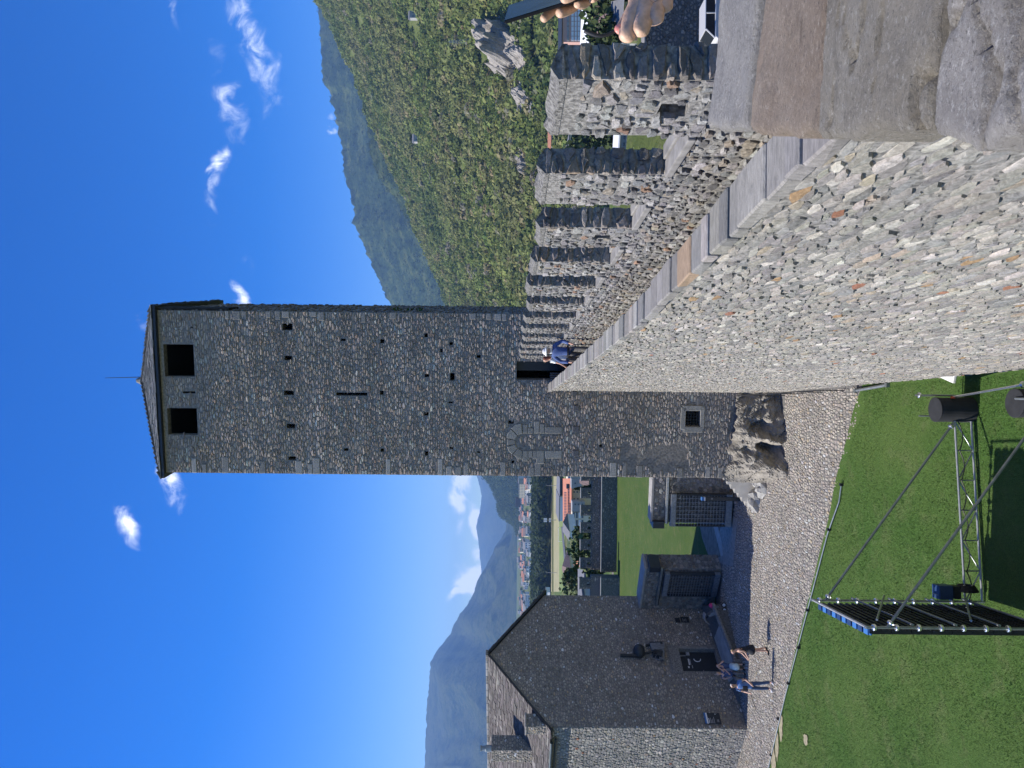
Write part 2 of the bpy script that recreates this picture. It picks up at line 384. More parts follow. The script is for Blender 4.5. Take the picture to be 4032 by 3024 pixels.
def masonry(parent, name, O, U, V, N, W, H, sw, sh, pal, seed, gap=.012, depth=.03, keep=None, n_obj=300, mat=None, K=8, full=False,
            fmap=None, colfn=None, jit=.5, stuff_name=None, all_obj=False, sizefn=None):
    """lay stones on a panel; the ones that show largest become parts, the rest one 'stuff' part"""
    rng = np.random.default_rng(seed); pr = random.Random(seed); mat = mat or M['stone']
    rows = layout(W, H, sw, sh, pr, jit)
    X, Y, P = cells(rows, W, H, sw, sh, gap, K, rng)
    if keep is not None:
        k = keep(X, Y); X, Y, P = X[k], Y[k], P[k]
    n = len(X)
    if n == 0: return 0
    dep = depth * rng.uniform(.2, 1.4, n); cols = pick_cols(n, pal, rng)
    if colfn is not None: cols = colfn(X, Y, cols, rng)
    V3, quads, tris = stone_arrays(X, Y, P, dep, rng, full)
    O, U_, V_, N_ = (np.array(q, float) for q in (O, U, V, N))
    if fmap is None: Wd = O + V3[..., :1] * U_ + V3[..., 1:2] * V_ + V3[..., 2:3] * N_
    else: Wd = fmap(V3)
    cen = Wd[:, -1, :]; area = (P[:, :, 0].max(1) - P[:, :, 0].min(1)) * (P[:, :, 1].max(1) - P[:, :, 1].min(1))
    vec = np.array([0, 0, CAMZ]) - cen; dist = np.linalg.norm(vec, axis=1)
    nn = N_ if fmap is None else np.array(N, float)
    score = area * np.abs((vec @ nn) / dist) / dist ** 2 * np.where(in_frame(cen), 1, 1e-4)
    if sizefn is not None: score = score * sizefn(X, Y)
    order = np.argsort(-score); no = n if all_obj else min(n_obj, n)
    m = V3.shape[1]
    for i in order[:no]:
        put(name, mesh_arr(name, Wd[i], [quads, tris], np.repeat(cols[i][None], m, 0)), mat, parent)
    rest = order[no:]
    if len(rest):
        off = (np.arange(len(rest)) * m)[:, None, None]
        Q = (quads[None] + off).reshape(-1, 4); T = (tris[None] + off).reshape(-1, 3)
        o = put(stuff_name or name + '_rows', mesh_arr(name, Wd[rest].reshape(-1, 3), [Q, T], np.repeat(cols[rest], m, 0)), mat, parent, 'stuff')
    return n
def holed_wall(mb, O, U, V, N, W, H, holes, depth):
    """rectangle with real rectangular openings, each with its jambs going in by depth"""
    O, U, V, N = Vector(O), Vector(U), Vector(V), Vector(N)
    xs = sorted({0.0, W} | {max(0, min(W, h[i])) for h in holes for i in (0, 1)}); ys = sorted({0.0, H} | {max(0, min(H, h[i])) for h in holes for i in (2, 3)})
    P = lambda x, y, d=0.0: O + U * x + V * y - N * d
    for a, b in zip(xs[:-1], xs[1:]):
        run = None
        for c, d in zip(ys[:-1], ys[1:]):
            mx_, my_ = (a + b) / 2, (c + d) / 2
            solid = not any(h[0] < mx_ < h[1] and h[2] < my_ < h[3] for h in holes)
            if solid: run = [c, d] if run is None else [run[0], d]
            if (not solid or d == ys[-1]) and run:
                mb.add([P(a, run[0]), P(b, run[0]), P(b, run[1]), P(a, run[1])], [(0, 1, 2, 3)]); run = None
    for h in holes:
        a, b, c, d = h[:4]; dp = h[4] if len(h) > 4 else depth
        mb.add([P(a, c), P(b, c), P(b, d), P(a, d), P(a, c, dp), P(b, c, dp), P(b, d, dp), P(a, d, dp)], [(0, 4, 5, 1), (1, 5, 6, 2), (2, 6, 7, 3), (3, 7, 4, 0)] + ([(4, 7, 6, 5)] if len(h) > 5 and h[5] else []))
def tiles(parent, name, O, U, V, N, W, H, tw, th_, seed, span=None, n_obj=300, pal=PAL_DARK, thick=.035, mat=None):
    """overlapping roof slabs in courses; U along the eave, V up the slope"""
    rng = random.Random(seed); nr = np.random.default_rng(seed); O, U, V, N = Vector(O), Vector(U), Vector(V), Vector(N)
    boxes = []; y = 0.0
    while y < H:
        lo, hi = (0, W) if span is None else span(y)
        x = lo - rng.random() * tw * .3
        while x < hi:
            w = tw * rng.uniform(.6, 1.5); a, b = max(lo, x), min(hi, x + w - .012)
            if b - a > .06:
                dy0 = rng.uniform(-.035, .02); lift = rng.uniform(0, .02); t = thick * rng.uniform(.7, 1.5); L = th_ * 1.75
                q = []
                for k in (0, 1):
                    for (xx, yy, dd) in ((a, y + dy0, thick + lift), (b, y + dy0 + rng.uniform(-.02, .02), thick + lift + rng.uniform(-.008, .008)), (b, y + L, lift), (a, y + L, lift)):
                        q.append(O + U * xx + V * min(yy, H + .05) + N * (dd + k * t))
                boxes.append(q)
            x += w
        y += th_ * rng.uniform(.85, 1.15)
    F = np.array([(0, 3, 2, 1), (4, 5, 6, 7), (0, 1, 5, 4), (1, 2, 6, 5), (2, 3, 7, 6), (3, 0, 4, 7)])
    cols = pick_cols(len(boxes), pal, nr); B = np.array([[tuple(v) for v in b] for b in boxes]); cen = B.mean(1)
    vec = np.array([0, 0, CAMZ]) - cen; score = np.where(in_frame(cen), 1, 1e-4) / (vec ** 2).sum(1)
    order = np.argsort(-score); mat = mat or M['roofstone']
    for i in order[:n_obj]: put(name, mesh_arr(name, B[i], F, np.repeat(cols[i][None], 8, 0)), mat, parent)
    rest = order[n_obj:]
    if len(rest):
        Q = (F[None] + (np.arange(len(rest)) * 8)[:, None, None]).reshape(-1, 4)
        put(name + '_rows', mesh_arr(name, B[rest].reshape(-1, 3), Q, np.repeat(cols[rest], 8, 0)), mat, parent, 'stuff')
def fbm(x, y, z, o=4, s=1.0):
    v = 0.0; a = 1.0; t = 0.0
    for k in range(o):
        v += a * mnoise.noise(Vector((x * s + 17.3 * k, y * s, z * s))); t += a; a *= .5; s *= 2.05
    return v / t
# ================================================================ THE SETTING: ground, path, lawns
def gp(x, y):
    z = -0.2
    for _ in range(8):
        p = at_z(x, y, z); z = ground_z(p.x, p.y)
    return p
EDGE = [gp(*q) for q in [(3393, 1517), (3404, 1604), (3360, 1712), (3333, 1821), (3290, 1973), (3267, 2100), (3189, 2395), (3100, 2735), (3035, 3024)]]
_d = (EDGE[-1] - EDGE[-2]).normalized(); EDGE.append(EDGE[-1] + _d * 14)
EX = np.array([p.x for p in EDGE])[::-1]; EY = np.array([p.y for p in EDGE])[::-1]
_o = np.argsort(EX); EX, EY = EX[_o], EY[_o]
def edge_y(x): return np.interp(x, EX, EY)
def wall_x(q, y): return q - 0.0505 * y
def grid_mesh(name, fx, nu, nv, mat, smooth_shade=True):
    V = np.array([fx(i / nu, j / nv) for j in range(nv + 1) for i in range(nu + 1)])
    i, j = np.meshgrid(np.arange(nu), np.arange(nv)); a = (j * (nu + 1) + i).ravel()
    return put(name, mesh_arr(name, V, np.stack([a, a + 1, a + nu + 2, a + nu + 1], -1), None, smooth_shade), mat)
def lawn_mat(name, c1, c2, c3):
    m, nt, b = new_mat(name); L = nt.links.new; b.inputs['Roughness'].default_value = .9; b.inputs['Specular IOR Level'].default_value = .15
    g = nt.nodes.new('ShaderNodeNewGeometry')
    def nz(s, d=5):
        n = nt.nodes.new('ShaderNodeTexNoise'); n.inputs['Scale'].default_value = s; n.inputs['Detail'].default_value = d; n.inputs['Roughness'].default_value = .65
        L(g.outputs['Position'], n.inputs['Vector']); return n.outputs[0]
    def mr(v, a, c):
        r = nt.nodes.new('ShaderNodeMapRange'); r.inputs['From Min'].default_value = a; r.inputs['From Max'].default_value = c; L(v, r.inputs[0]); return r.outputs[0]
    def mix(f, A, B):
        x = nt.nodes.new('ShaderNodeMix'); x.data_type = 'RGBA'; L(f, x.inputs[0])
        for s, v in ((6, A), (7, B)):
            if isinstance(v, tuple): x.inputs[s].default_value = (*v, 1)
            else: L(v, x.inputs[s])
        return x.outputs[2]
    c = mix(mr(nz(.30, 6), .36, .64), c1, c2); c = mix(mr(nz(1.3, 8), .52, .80), c, c3); fine = nz(38, 6)
    sc = nt.nodes.new('ShaderNodeVectorMath'); sc.operation = 'SCALE'; L(c, sc.inputs[0])
    r = nt.nodes.new('ShaderNodeMapRange'); r.inputs['From Min'].default_value = .3; r.inputs['From Max'].default_value = .7; r.inputs['To Min'].default_value = .55; r.inputs['To Max'].default_value = 1.4; L(fine, r.inputs[0])
    L(r.outputs[0], sc.inputs['Scale']); L(sc.outputs[0], b.inputs['Base Color'])
    bp = nt.nodes.new('ShaderNodeBump'); bp.inputs['Distance'].default_value = .06; L(fine, bp.inputs['Height']); L(bp.outputs[0], b.inputs['Normal'])
    return m
M['lawn'] = lawn_mat('lawn_grass', (.068, .138, .028), (.098, .158, .038), (.15, .18, .07))
M['lawn_far'] = lawn_mat('upper_lawn_grass', (.060, .108, .022), (.082, .122, .030), (.15, .145, .055))
M['earth'] = simple('packed_earth', (.17, .15, .12), .95, var=.3, scale=3, bump=.03)
M['path'] = simple('path_bed', (.135, .128, .118), .95, var=.35, scale=9, bump=.02)
structure(grid_mesh('courtyard_ground', lambda u, v: ((-75 + u * (75 + wall_x(1.9, -30 + 112 * v))), -30 + 112 * v, ground_z(0, -30 + 112 * v) - .06), 20, 60, M['earth']))
structure(grid_mesh('cobbled_path', lambda u, v: ((-34 + u * (34 + wall_x(1.33, 21.5 + 26 * v))), 21.5 + 26 * v, ground_z(0, 21.5 + 26 * v) - .012), 24, 40, M['path']))
def _lawn(u, v):
    x0 = -30 + 29.2 * u; y = 1.0 + (float(edge_y(x0)) - 1.0) * v
    x = -30 + u * (30 + wall_x(1.33, y)); z = ground_z(x, y) + .012 + .03 * fbm(x, y, 0, 3, .35)
    return (x, y, z)
lawn = structure(grid_mesh('lawn', _lawn, 70, 70, M['lawn']))
M['worn'] = simple('worn_turf', (.27, .235, .15), .95, var=.3, scale=7, bump=.02)
for kk, (px_, rx_, ry_) in enumerate((((3078, 2860), .55, .22), ((3062, 2930), .7, .25), ((3048, 3000), .8, .28), ((3176, 2912), .22, .20))):
    c_ = gp(*px_); f = MB(); rr_ = random.Random(kk); N_ = 16
    ring_ = [(c_.x + rx_ * math.cos(2 * math.pi * q / N_) * rr_.uniform(.65, 1.2), c_.y + ry_ * math.sin(2 * math.pi * q / N_) * rr_.uniform(.65, 1.2)) for q in range(N_)]
    f.add([(c_.x, c_.y, c_.z + .048)] + [(x, y, ground_z(x, y) + .040) for x, y in ring_], [(0, 1 + q, 1 + (q + 1) % N_) for q in range(N_)]); structure(f.build('worn_ground', M['worn']))
# grass blades over the near lawn, thickest where it shows largest
def grass(name, n, seed, region, size):
    rng = np.random.default_rng(seed); X, Y = region(rng, n); Z = gz_np(X, Y) + .01
    V = np.empty((len(X), 6, 3)); 
    for k in range(2):
        a = rng.uniform(0, 2 * np.pi, len(X)); w = size * rng.uniform(.10, .22, len(X)); h = size * rng.uniform(.5, 1.2, len(X)); ox = rng.normal(0, size * .4, len(X)); oy = rng.normal(0, size * .4, len(X))
        V[:, 3 * k, :] = np.stack([X + ox + w * np.cos(a), Y + oy + w * np.sin(a), Z], -1)
        V[:, 3 * k + 1, :] = np.stack([X + ox - w * np.cos(a), Y + oy - w * np.sin(a), Z], -1)
        V[:, 3 * k + 2, :] = np.stack([X + ox + rng.normal(0, size * .4, len(X)), Y + oy + rng.normal(0, size * .4, len(X)), Z + h], -1)
    T = (np.array([[0, 1, 2], [3, 4, 5]])[None] + (np.arange(len(X)) * 6)[:, None, None]).reshape(-1, 3)
    pal = [((.092, .18, .040), 4), ((.115, .195, .048), 3), ((.155, .205, .075), .8), ((.078, .155, .034), 2)]
    return put(name, mesh_arr(name, V.reshape(-1, 3), T, np.repeat(pick_cols(len(X), pal, rng), 6, 0)), M['leaf'], None, 'stuff')
def _reg(rng, n):
    t = rng.random(n) ** .8; y = 13.5 + 19 * t; x = -(y * .53) + rng.random(n) * (y * .53 + wall_x(1.25, y)); k = (y < edge_y(x) - .02) & (x > -17.5)
    return x[k], y[k]
grass('grass', 110000, 3, _reg, .040)

# ================================================================ RAMPART with its walkway and battlements
ZCY = [0, 3, 5.3, 8, 10, 20, 26, 32]; ZCV = [1.36, 1.38, 1.45, 1.55, 1.62, 1.62, 1.56, 1.50]
def coping_z(y): return CAMZ - np.interp(y, ZCY, ZCV)
rampart = thing('rampart_wall', 'long rubble stone rampart with slab coping and square merlons running up to the tower', 'castle wall', (0.7, 16, 0))
core = MB(); ys = [1.6 + k * (31.9 - 1.6) / 30 for k in range(31)]
prof = lambda y: [(1.34, -1.6), (1.34, float(coping_z(y)) - .10), (1.585, float(coping_z(y)) - .10), (1.585, 8.4), (2.53, 8.4), (2.53, 9.40), (2.78, 9.40), (2.78, -6.0)]
vs = [(wall_x(q, y), y, z) for y in ys for q, z in prof(y)]; n8 = 8
core.add(vs, [(i * n8 + k, i * n8 + (k + 1) % n8, (i + 1) * n8 + (k + 1) % n8, (i + 1) * n8 + k) for i in range(30) for k in range(8)] + [tuple(range(8)), tuple(range(30 * 8 + 7, 30 * 8 - 1, -1))])
core.build('wall_core', M['mortar'], rampart)
NL = (-.9987, -.0504, 0); DL = (-.0504, .9987, 0)
def face_map(q, y0, z0, sgn=-1.0):
    def f(V3):
        y = y0 + V3[..., 0]; z = z0 + V3[..., 1]
        x = q - 0.0505 * y + sgn * V3[..., 2]
        return np.stack([x, y, z], -1)
    return f
def keep_face(X, Y):
    y = 3.2 + X; z = -1.2 + Y
    return (z < coping_z(y) - .17) & (z > gz_np(0, y) - .1)
masonry(rampart, 'wall_stone', (0, 0, 0), DL, (0, 0, 1), NL, 9.8, 11.0, .265, .066, PAL_WALL, 11, gap=.004, depth=.019, keep=keep_face, n_obj=300, K=9, full=False, fmap=face_map(1.34, 3.2, -1.2), jit=1.0)
masonry(rampart, 'wall_stone', (0, 0, 0), DL, (0, 0, 1), NL, 18.6, 11.0, .265, .074, PAL_WALL, 10, gap=.004, depth=.019, keep=lambda X, Y: keep_face(X + 9.8, Y), n_obj=0, K=7, full=False, fmap=face_map(1.34, 13.0, -1.2), jit=1.0, stuff_name='far_wall_stone_rows')
# walkway paving and the low inner wall under the battlements
walk = MB(); pr = random.Random(5); y = 2.6
while y < 31.3:
    l = pr.uniform(.5, .9)
    for q0, q1 in ((1.60, 2.05), (2.06, 2.51)):
        walk.box8([(wall_x(q, yy), yy, z) for z in (8.39, 8.43 + pr.uniform(0, .015)) for q, yy in ((q0, y), (q1, y), (q1, y + l - .015), (q0, y + l - .015))])
    y += l
walk.build('paving_rows', M['flag_stone'], rampart, 'stuff')
masonry(rampart, 'inner_wall_stone', (0, 0, 0), DL, (0, 0, 1), NL, 28.6, .99, .15, .09, PAL_MERLON, 12, gap=.015, depth=.03, n_obj=300, K=9, full=True, fmap=face_map(2.53, 2.9, 8.41))
# slab coping of the parapet, one slab after another
pr = random.Random(8); nr = np.random.default_rng(8); y = 2.95; ncop = 0
while y < 31.25:
    l = pr.choice([.22, .3, .36, .45, .6]); b = min(31.3, y + l); q0, q1 = 1.262 + pr.uniform(-.008, .012), 1.605 + pr.uniform(-.02, .02); dz = pr.uniform(-.012, .012)
    m = MB(); pts = [(wall_x(q, yy) , yy, float(coping_z(yy)) + z + dz) for z in (-.10, pr.uniform(-.006, .006)) for q, yy in ((q0 + pr.uniform(-.01, .01), y + .009 + pr.uniform(-.006, .01)), (q1, y + .009), (q1 + pr.uniform(-.01, .01), b - .009), (q0 + pr.uniform(-.012, .012), b - .009 - pr.uniform(-.006, .01)))]
    m.box8(pts); me = m.mesh('coping_slab'); bm = bmesh.new(); bm.from_mesh(me); bmesh.ops.bevel(bm, geom=bm.edges[:], offset=.012, segments=1, affect='EDGES'); bm.to_mesh(me); bm.free()
    c = pick_cols(1, [((.245, .23, .205), 5), ((.19, .182, .168), 3), ((.30, .285, .255), 2), ((.23, .19, .14), .3)], nr)[0]
    if abs(y - 6.5) < .25: c = np.array([.27, .195, .13])
    a_ = me.attributes.new('col', 'FLOAT_COLOR', 'POINT'); a_.data.foreach_set('color', np.tile(np.append(c, 1), len(me.vertices)).astype(np.float32))
    put('coping_slab', me, M['coping'], rampart); y = b; ncop += 1
# merlons
for k in range(12):
    y0 = 5.55 + 2.105 * k; y1 = y0 + 1.075; top = CAMZ - .335 + .035 * math.sin(k * 2.1)
    mb = MB(); hole = k in (0, 2, 5)
    O = (wall_x(2.53, y0), y0, 9.38)
    Hm = top - 9.38
    hs_ = [(.42, .66, .22, .46, .2, True)] if k == 0 else ([(.40, .56, .30, .52, .2, True)] if hole else [])
    # inner face with its opening, the other faces, sloping mortar cap
    holed_wall(mb, O, DL, (0, 0, 1), NL, 1.077, Hm, hs_, .2)
    P = lambda q, yy, z: (wall_x(q, yy), yy, z)
    mb.add([P(2.53, y0, 9.38), P(2.78, y0, 9.38), P(2.78, y0, top), P(2.53, y0, top)], [(0, 1, 2, 3)])
    mb.add([P(2.53, y1, 9.38), P(2.78, y1, 9.38), P(2.78, y1, top), P(2.53, y1, top)], [(3, 2, 1, 0)])
    mb.add([P(2.78, y0, 9.38), P(2.78, y1, 9.38), P(2.78, y1, top), P(2.78, y0, top)], [(0, 1, 2, 3)])
    mer = mb.build('merlon', M['mortar'], rampart)
    cap = MB(); prr = random.Random(k); nu = 7
    g = [[(wall_x(2.524 + .262 * j / 3, y0 - .005 + 1.086 * i / nu), y0 - .005 + 1.086 * i / nu, top + (.0 if j in (0, 3) else .045 + .02 * (j == 1)) + prr.uniform(-.022, .022)) for j in range(4)] for i in range(nu + 1)]
    vv = [v for r in g for v in r] + [(v[0], v[1], top - .05) for r in g for v in r]; n1 = 4 * (nu + 1)
    ff = [(i * 4 + j, i * 4 + j + 1, i * 4 + j + 5, i * 4 + j + 4) for i in range(nu) for j in range(3)]
    ff += [(i * 4, i * 4 + 4, n1 + i * 4 + 4, n1 + i * 4) for i in range(nu)] + [(i * 4 + 7, i * 4 + 3, n1 + i * 4 + 3, n1 + i * 4 + 7) for i in range(nu)]
    ff += [(j + 1, j, n1 + j, n1 + j + 1) for j in range(3)] + [(nu * 4 + j, nu * 4 + j + 1, n1 + nu * 4 + j + 1, n1 + nu * 4 + j) for j in range(3)]
    cap.add(vv, ff); cap.build('mortar_cap', M['cap_mortar'], mer)
    kp = (lambda X, Y, hs_=hs_: np.logical_not((X > hs_[0][0] - .04) & (X < hs_[0][1] + .04) & (Y > hs_[0][2] - .03) & (Y < hs_[0][3] + .03))) if hs_ else None
    near = k < 6; Ho = Hm - (.17 if k < 2 else .07)
    masonry(mer, 'stone', O, DL, (0, 0, 1), NL, 1.077, Ho, .165, .105, PAL_MERLON, 40 + k, gap=.015, depth=.026, keep=kp, n_obj=300 if near else 0, K=10 if near else 7, full=near)
    masonry(mer, 'end_stone', (wall_x(2.515, y0), y0, 9.40), (1, 0, 0), (0, 0, 1), (0, -1, 0), .285, Hm - .03, .24, .095, PAL_DARK, 60 + k, gap=.012, depth=.042, n_obj=300 if near else 0, K=10 if near else 7, full=near)
    s = MB(); ys0, ys1 = y1 + .01, y0 + 2.105 - .02
    if k < 11 or True:
        yy1 = min(ys1, 31.2)
        for (a, b) in ((2.49, 2.66), (2.67, 2.82)):
            s.box8([(wall_x(q, yy), yy, z + (.02 if a > 2.6 else 0)) for z in (9.40, 9.475) for q, yy in ((a, ys0), (b, ys0), (b, yy1), (a, yy1))])
        s.build('sill_slab', M['flag_stone'], rampart, bevel=.012)

# ================================================================ THE NEAR PARAPET under the camera
parapet = thing('near_parapet', 'big rough coping stones of the parapet close in front of the camera', 'parapet', (.8, 2.0, 9.3))
ZS = CAMZ - .72
LEFT = [[(2796, 500), (2870, 508), (2943, 513)], [(2949, 518), (3050, 533), (3140, 526), (3213, 532)], [(3219, 536), (3303, 549), (3400, 530), (3520, 512), (3640, 500)], [(3692, 522), (3800, 552), (3906, 567), (4032, 548), (4400, 575)]]
ENDS = [((2796, 500), (2839, 0), (2943, 513), (2989, 0)), ((2949, 518), (2996, 0), (3213, 532), (3250, 0)), ((3219, 536), (3258, 0), (3648, 500), (3708, 0)), ((3690, 522), (3745, 0), (4400, 575), (4460, 0))]
SCOL = [(.31, .33, .36), (.34, .265, .215), (.285, .275, .245), (.37, .37, .37)]
def slab_mat(name, c1, c2, c3):
    m, nt, b = new_mat(name); L = nt.links.new; b.inputs['Roughness'].default_value = .88; b.inputs['Specular IOR Level'].default_value = .3
    g = nt.nodes.new('ShaderNodeNewGeometry'); mp = nt.nodes.new('ShaderNodeMapping'); mp.inputs['Scale'].default_value = (.85, 1.25, 1.2); mp.inputs['Rotation'].default_value = (0, 0, .5); L(g.outputs['Position'], mp.inputs[0])
    def nz(s, d, r=.7, vec=mp.outputs[0], dist=0):
        n = nt.nodes.new('ShaderNodeTexNoise'); n.inputs['Scale'].default_value = s; n.inputs['Detail'].default_value = d; n.inputs['Roughness'].default_value = r; n.inputs['Distortion'].default_value = dist; L(vec, n.inputs['Vector']); return n.outputs[0]
    def mix(f, A, B, lo, hi):
        r = nt.nodes.new('ShaderNodeMapRange'); r.inputs['From Min'].default_value = lo; r.inputs['From Max'].default_value = hi; L(f, r.inputs[0])
        x = nt.nodes.new('ShaderNodeMix'); x.data_type = 'RGBA'; L(r.outputs[0], x.inputs[0])
        for s, v in ((6, A), (7, B)):
            if isinstance(v, tuple): x.inputs[s].default_value = (*v, 1)
            else: L(v, x.inputs[s])
        return x.outputs[2]
    c = mix(nz(3.2, 8, .72, dist=1.2), c1, c2, .36, .64); c = mix(nz(70, 8, .85), c, c3, .52, .64); c = mix(nz(95, 8, .85), c, (.06, .057, .05), .54, .66); c = mix(nz(9, 8, .75, dist=.8), c, tuple(v * .55 for v in c1), .55, .75)
    c = mix(nz(1.6, 6, .7, dist=2.0), c, tuple(min(1, v * 1.28) for v in c1), .56, .70)
    L(c, b.inputs['Base Color'])
    bp = nt.nodes.new('ShaderNodeBump'); bp.inputs['Strength'].default_value = 1.0; bp.inputs['Distance'].default_value = .02; L(nz(45, 8, .8), bp.inputs['Height'])
    bp2 = nt.nodes.new('ShaderNodeBump'); bp2.inputs['Strength'].default_value = .7; bp2.inputs['Distance'].default_value = .03; L(nz(7, 8, .65, dist=1.5), bp2.inputs['Height']); L(bp2.outputs[0], bp.inputs['Normal']); L(bp.outputs[0], b.inputs['Normal'])
    return m
SM = [slab_mat('slab_blue_grey', (.27, .255, .232), (.36, .338, .30), (.54, .51, .47)), slab_mat('slab_brown', (.265, .205, .15), (.34, .275, .21), (.47, .40, .32)),
      slab_mat('slab_olive_grey', (.25, .222, .175), (.33, .30, .245), (.47, .44, .385)), slab_mat('slab_pale', (.31, .285, .252), (.43, .40, .36), (.66, .63, .58))]
SLAB_LABEL = ['blue grey slab', 'brown slab', 'large olive grey slab with a crack', 'pale speckled slab']
for k in range(4):
    lp = [at_z(x, y, ZS) for x, y in LEFT[k]]; a0, a1, b0, b1 = [at_z(x, y, ZS) for x, y in ENDS[k]]
    ext = lambda p, q: p + (q - p).normalized() * .72
    cum = [0.0]
    for p, q in zip(lp[:-1], lp[1:]): cum.append(cum[-1] + (q - p).length)
    def left_at(t):
        d = t * cum[-1]
        for i in range(len(lp) - 1):
            if d <= cum[i + 1] + 1e-9: return lp[i].lerp(lp[i + 1], (d - cum[i]) / (cum[i + 1] - cum[i]))
        return lp[-1]
    nu, nv = 40, 34 if k < 2 else 48; ra, rb = ext(a0, a1), ext(b0, b1); L_ = cum[-1]
    V = []
    for j in range(nv + 1):
        t = j / nv; l = left_at(t); r = ra.lerp(rb, t)
        for i in range(nu + 1):
            s = i / nu; p = l.lerp(r, s); wid = (r - l).length
            e = min(s * wid, (1 - s) * wid); e2 = min(t, 1 - t) * L_
            rag = .03 * fbm(p.y * 9, k * 5.0, 0, 4) * max(0, 1 - s * wid / .12)
            drop = .012 * max(0, 1 - e / .022) ** 2 + .010 * max(0, 1 - e2 / .010) ** 2
            h = .022 * fbm(p.x, p.y, k * 3.0, 5, 3.0) + .008 * fbm(p.x, p.y, k, 4, 14) + (.010, -.004, .004, .014)[k]
            st = fbm(p.x * .8 + .4 * p.y, p.y * 3, 4 + k, 3, 2.2)
            h += -.030 * smooth((abs(st) < .035) * (1 - abs(st) / .035)) if k in (2, 3) else 0
            V.append((p.x + rag, p.y, ZS + h - drop))
    top_n = len(V)
    ring = [j * (nu + 1) for j in range(nv + 1)] + [nv * (nu + 1) + i for i in range(1, nu + 1)] + [j * (nu + 1) + nu for j in range(nv - 1, -1, -1)] + [i for i in range(nu - 1, 0, -1)]
    V += [(V[i][0], V[i][1], ZS - .17) for i in ring]
    i_, j_ = np.meshgrid(np.arange(nu), np.arange(nv)); a = (j_ * (nu + 1) + i_).ravel(); F = np.stack([a, a + 1, a + nu + 2, a + nu + 1], -1)
    m_ = len(ring); side = np.array([(ring[i], ring[(i + 1) % m_], top_n + (i + 1) % m_, top_n + i) for i in range(m_)])
    put('coping_stone', mesh_arr('coping_stone', np.array(V), np.concatenate([F, side]), None, True), SM[k], parapet, label=SLAB_LABEL[k])
sup = MB(); A, B, Cc, D = at_z(2830, 470, ZS), at_z(2860, -160, ZS), at_z(4400, -900, ZS), at_z(4400, 520, ZS)
pts = [Vector((p.x, p.y, 7.5)) for p in (A, B, Cc, D)]; sup.prism(pts, (0, 0, ZS - .12 - 7.5)); sup.build('parapet_wall', M['mortar_mid'], parapet)
plat = MB(); plat.prism([(1.35, 2.4, 9.1), (2.9, 2.4, 9.1), (3.2, -2.5, 9.1), (.1, -2.5, 9.1), (.62, .5, 9.1)], (0, 0, .2)); structure(plat.build('platform_floor', M['flag_stone']))

# ================================================================ THE TOWER
TL_ = Vector((-3.90, 32.01, 0)); TU = Vector((.990, -.140, 0)).normalized(); TW = 6.86; TN = Vector((-TU.y * -1, 0, 0))
TN = Vector((TU.y, -TU.x, 0)); TS = -TN; TH = 25.72; TD = 7.0; TB = -.4
tower = thing('stone_tower', 'tall square rubble stone tower with two dark openings under a low slab roof', 'tower', (TL_.x + 3.2, TL_.y + 3, 0))
def tpx(x, y):
    p = on_plane(x, y, TL_, TN); return (p - TL_).dot(TU), p.z
def trect(x0, x1, y0, y1):
    xm, ym = (x0 + x1) / 2, (y0 + y1) / 2
    return [max(.02, tpx(xm, y1)[0]), min(TW - .02, tpx(xm, y0)[0]), tpx(x1, ym)[1] - TB, tpx(x0, ym)[1] - TB]
OPEN = [(646, 764, 1356, 1483), (660, 777, 1607, 1712), (720, 769, 1541, 1549), (750, 760, 1286, 1297), (1112, 1151, 1274, 1300), (1120, 1150, 1401, 1419), (1118, 1157, 1538, 1556),
        (1129, 1162, 1669, 1687), (1135, 1165, 1797, 1812), (1342, 1361, 1333, 1343), (1497, 1513, 1336, 1351), (1324, 1446, 1546, 1558), (1496, 1510, 1538, 1555), (1354, 1372, 1765, 1776),
        (1499, 1512, 1766, 1779), (1671, 1684, 1313, 1328), (1672, 1689, 1473, 1485), (1670, 1687, 1623, 1637), (1673, 1686, 1777, 1794), (1733, 1743, 1374, 1387), (1770, 1783, 1347, 1359),
        (1772, 1790, 1469, 1499), (1766, 1783, 1581, 1588), (1771, 1784, 1760, 1769), (1877, 1892, 1398, 1410), (1883, 1892, 1593, 1601), (1879, 1891, 1777, 1784), (2002, 2023, 1656, 1669),
        (2014, 2025, 1813, 1825), (2359, 2371, 1750, 1761)]
T_HOLES = [trect(*o) for o in OPEN]
door_h = trect(2034, 2300, 1424, 1497); door_h[2] = 8.42 - TB
bar_h = trect(2700, 2755, 1619, 1678)
holes = [h + [.55] for h in T_HOLES] + [door_h + [.7], bar_h + [.4]]
for h in holes[:2]: h[4] = .32
tc_ = MB(); O3 = TL_ + Vector((0, 0, TB)); HT = TH - TB
holed_wall(tc_, O3, TU, (0, 0, 1), TN, TW, HT, holes, .5)
c0, c1, c2, c3 = TL_, TL_ + TU * TW, TL_ + TU * TW + TS * TD, TL_ + TS * TD
for a, b in ((c1, c2), (c2, c3), (c3, c0)):
    tc_.add([a + Vector((0, 0, TB)), b + Vector((0, 0, TB)), b + Vector((0, 0, TH)), a + Vector((0, 0, TH))], [(0, 1, 2, 3)])
tc_.add([p + Vector((0, 0, TH)) for p in (c0, c1, c2, c3)], [(0, 1, 2, 3)])
tc_.add([p + Vector((0, 0, 8.30)) for p in (c0, c1, c2, c3)], [(0, 1, 2, 3)])
tc_.build('tower_core', M['tower_mortar'], tower)
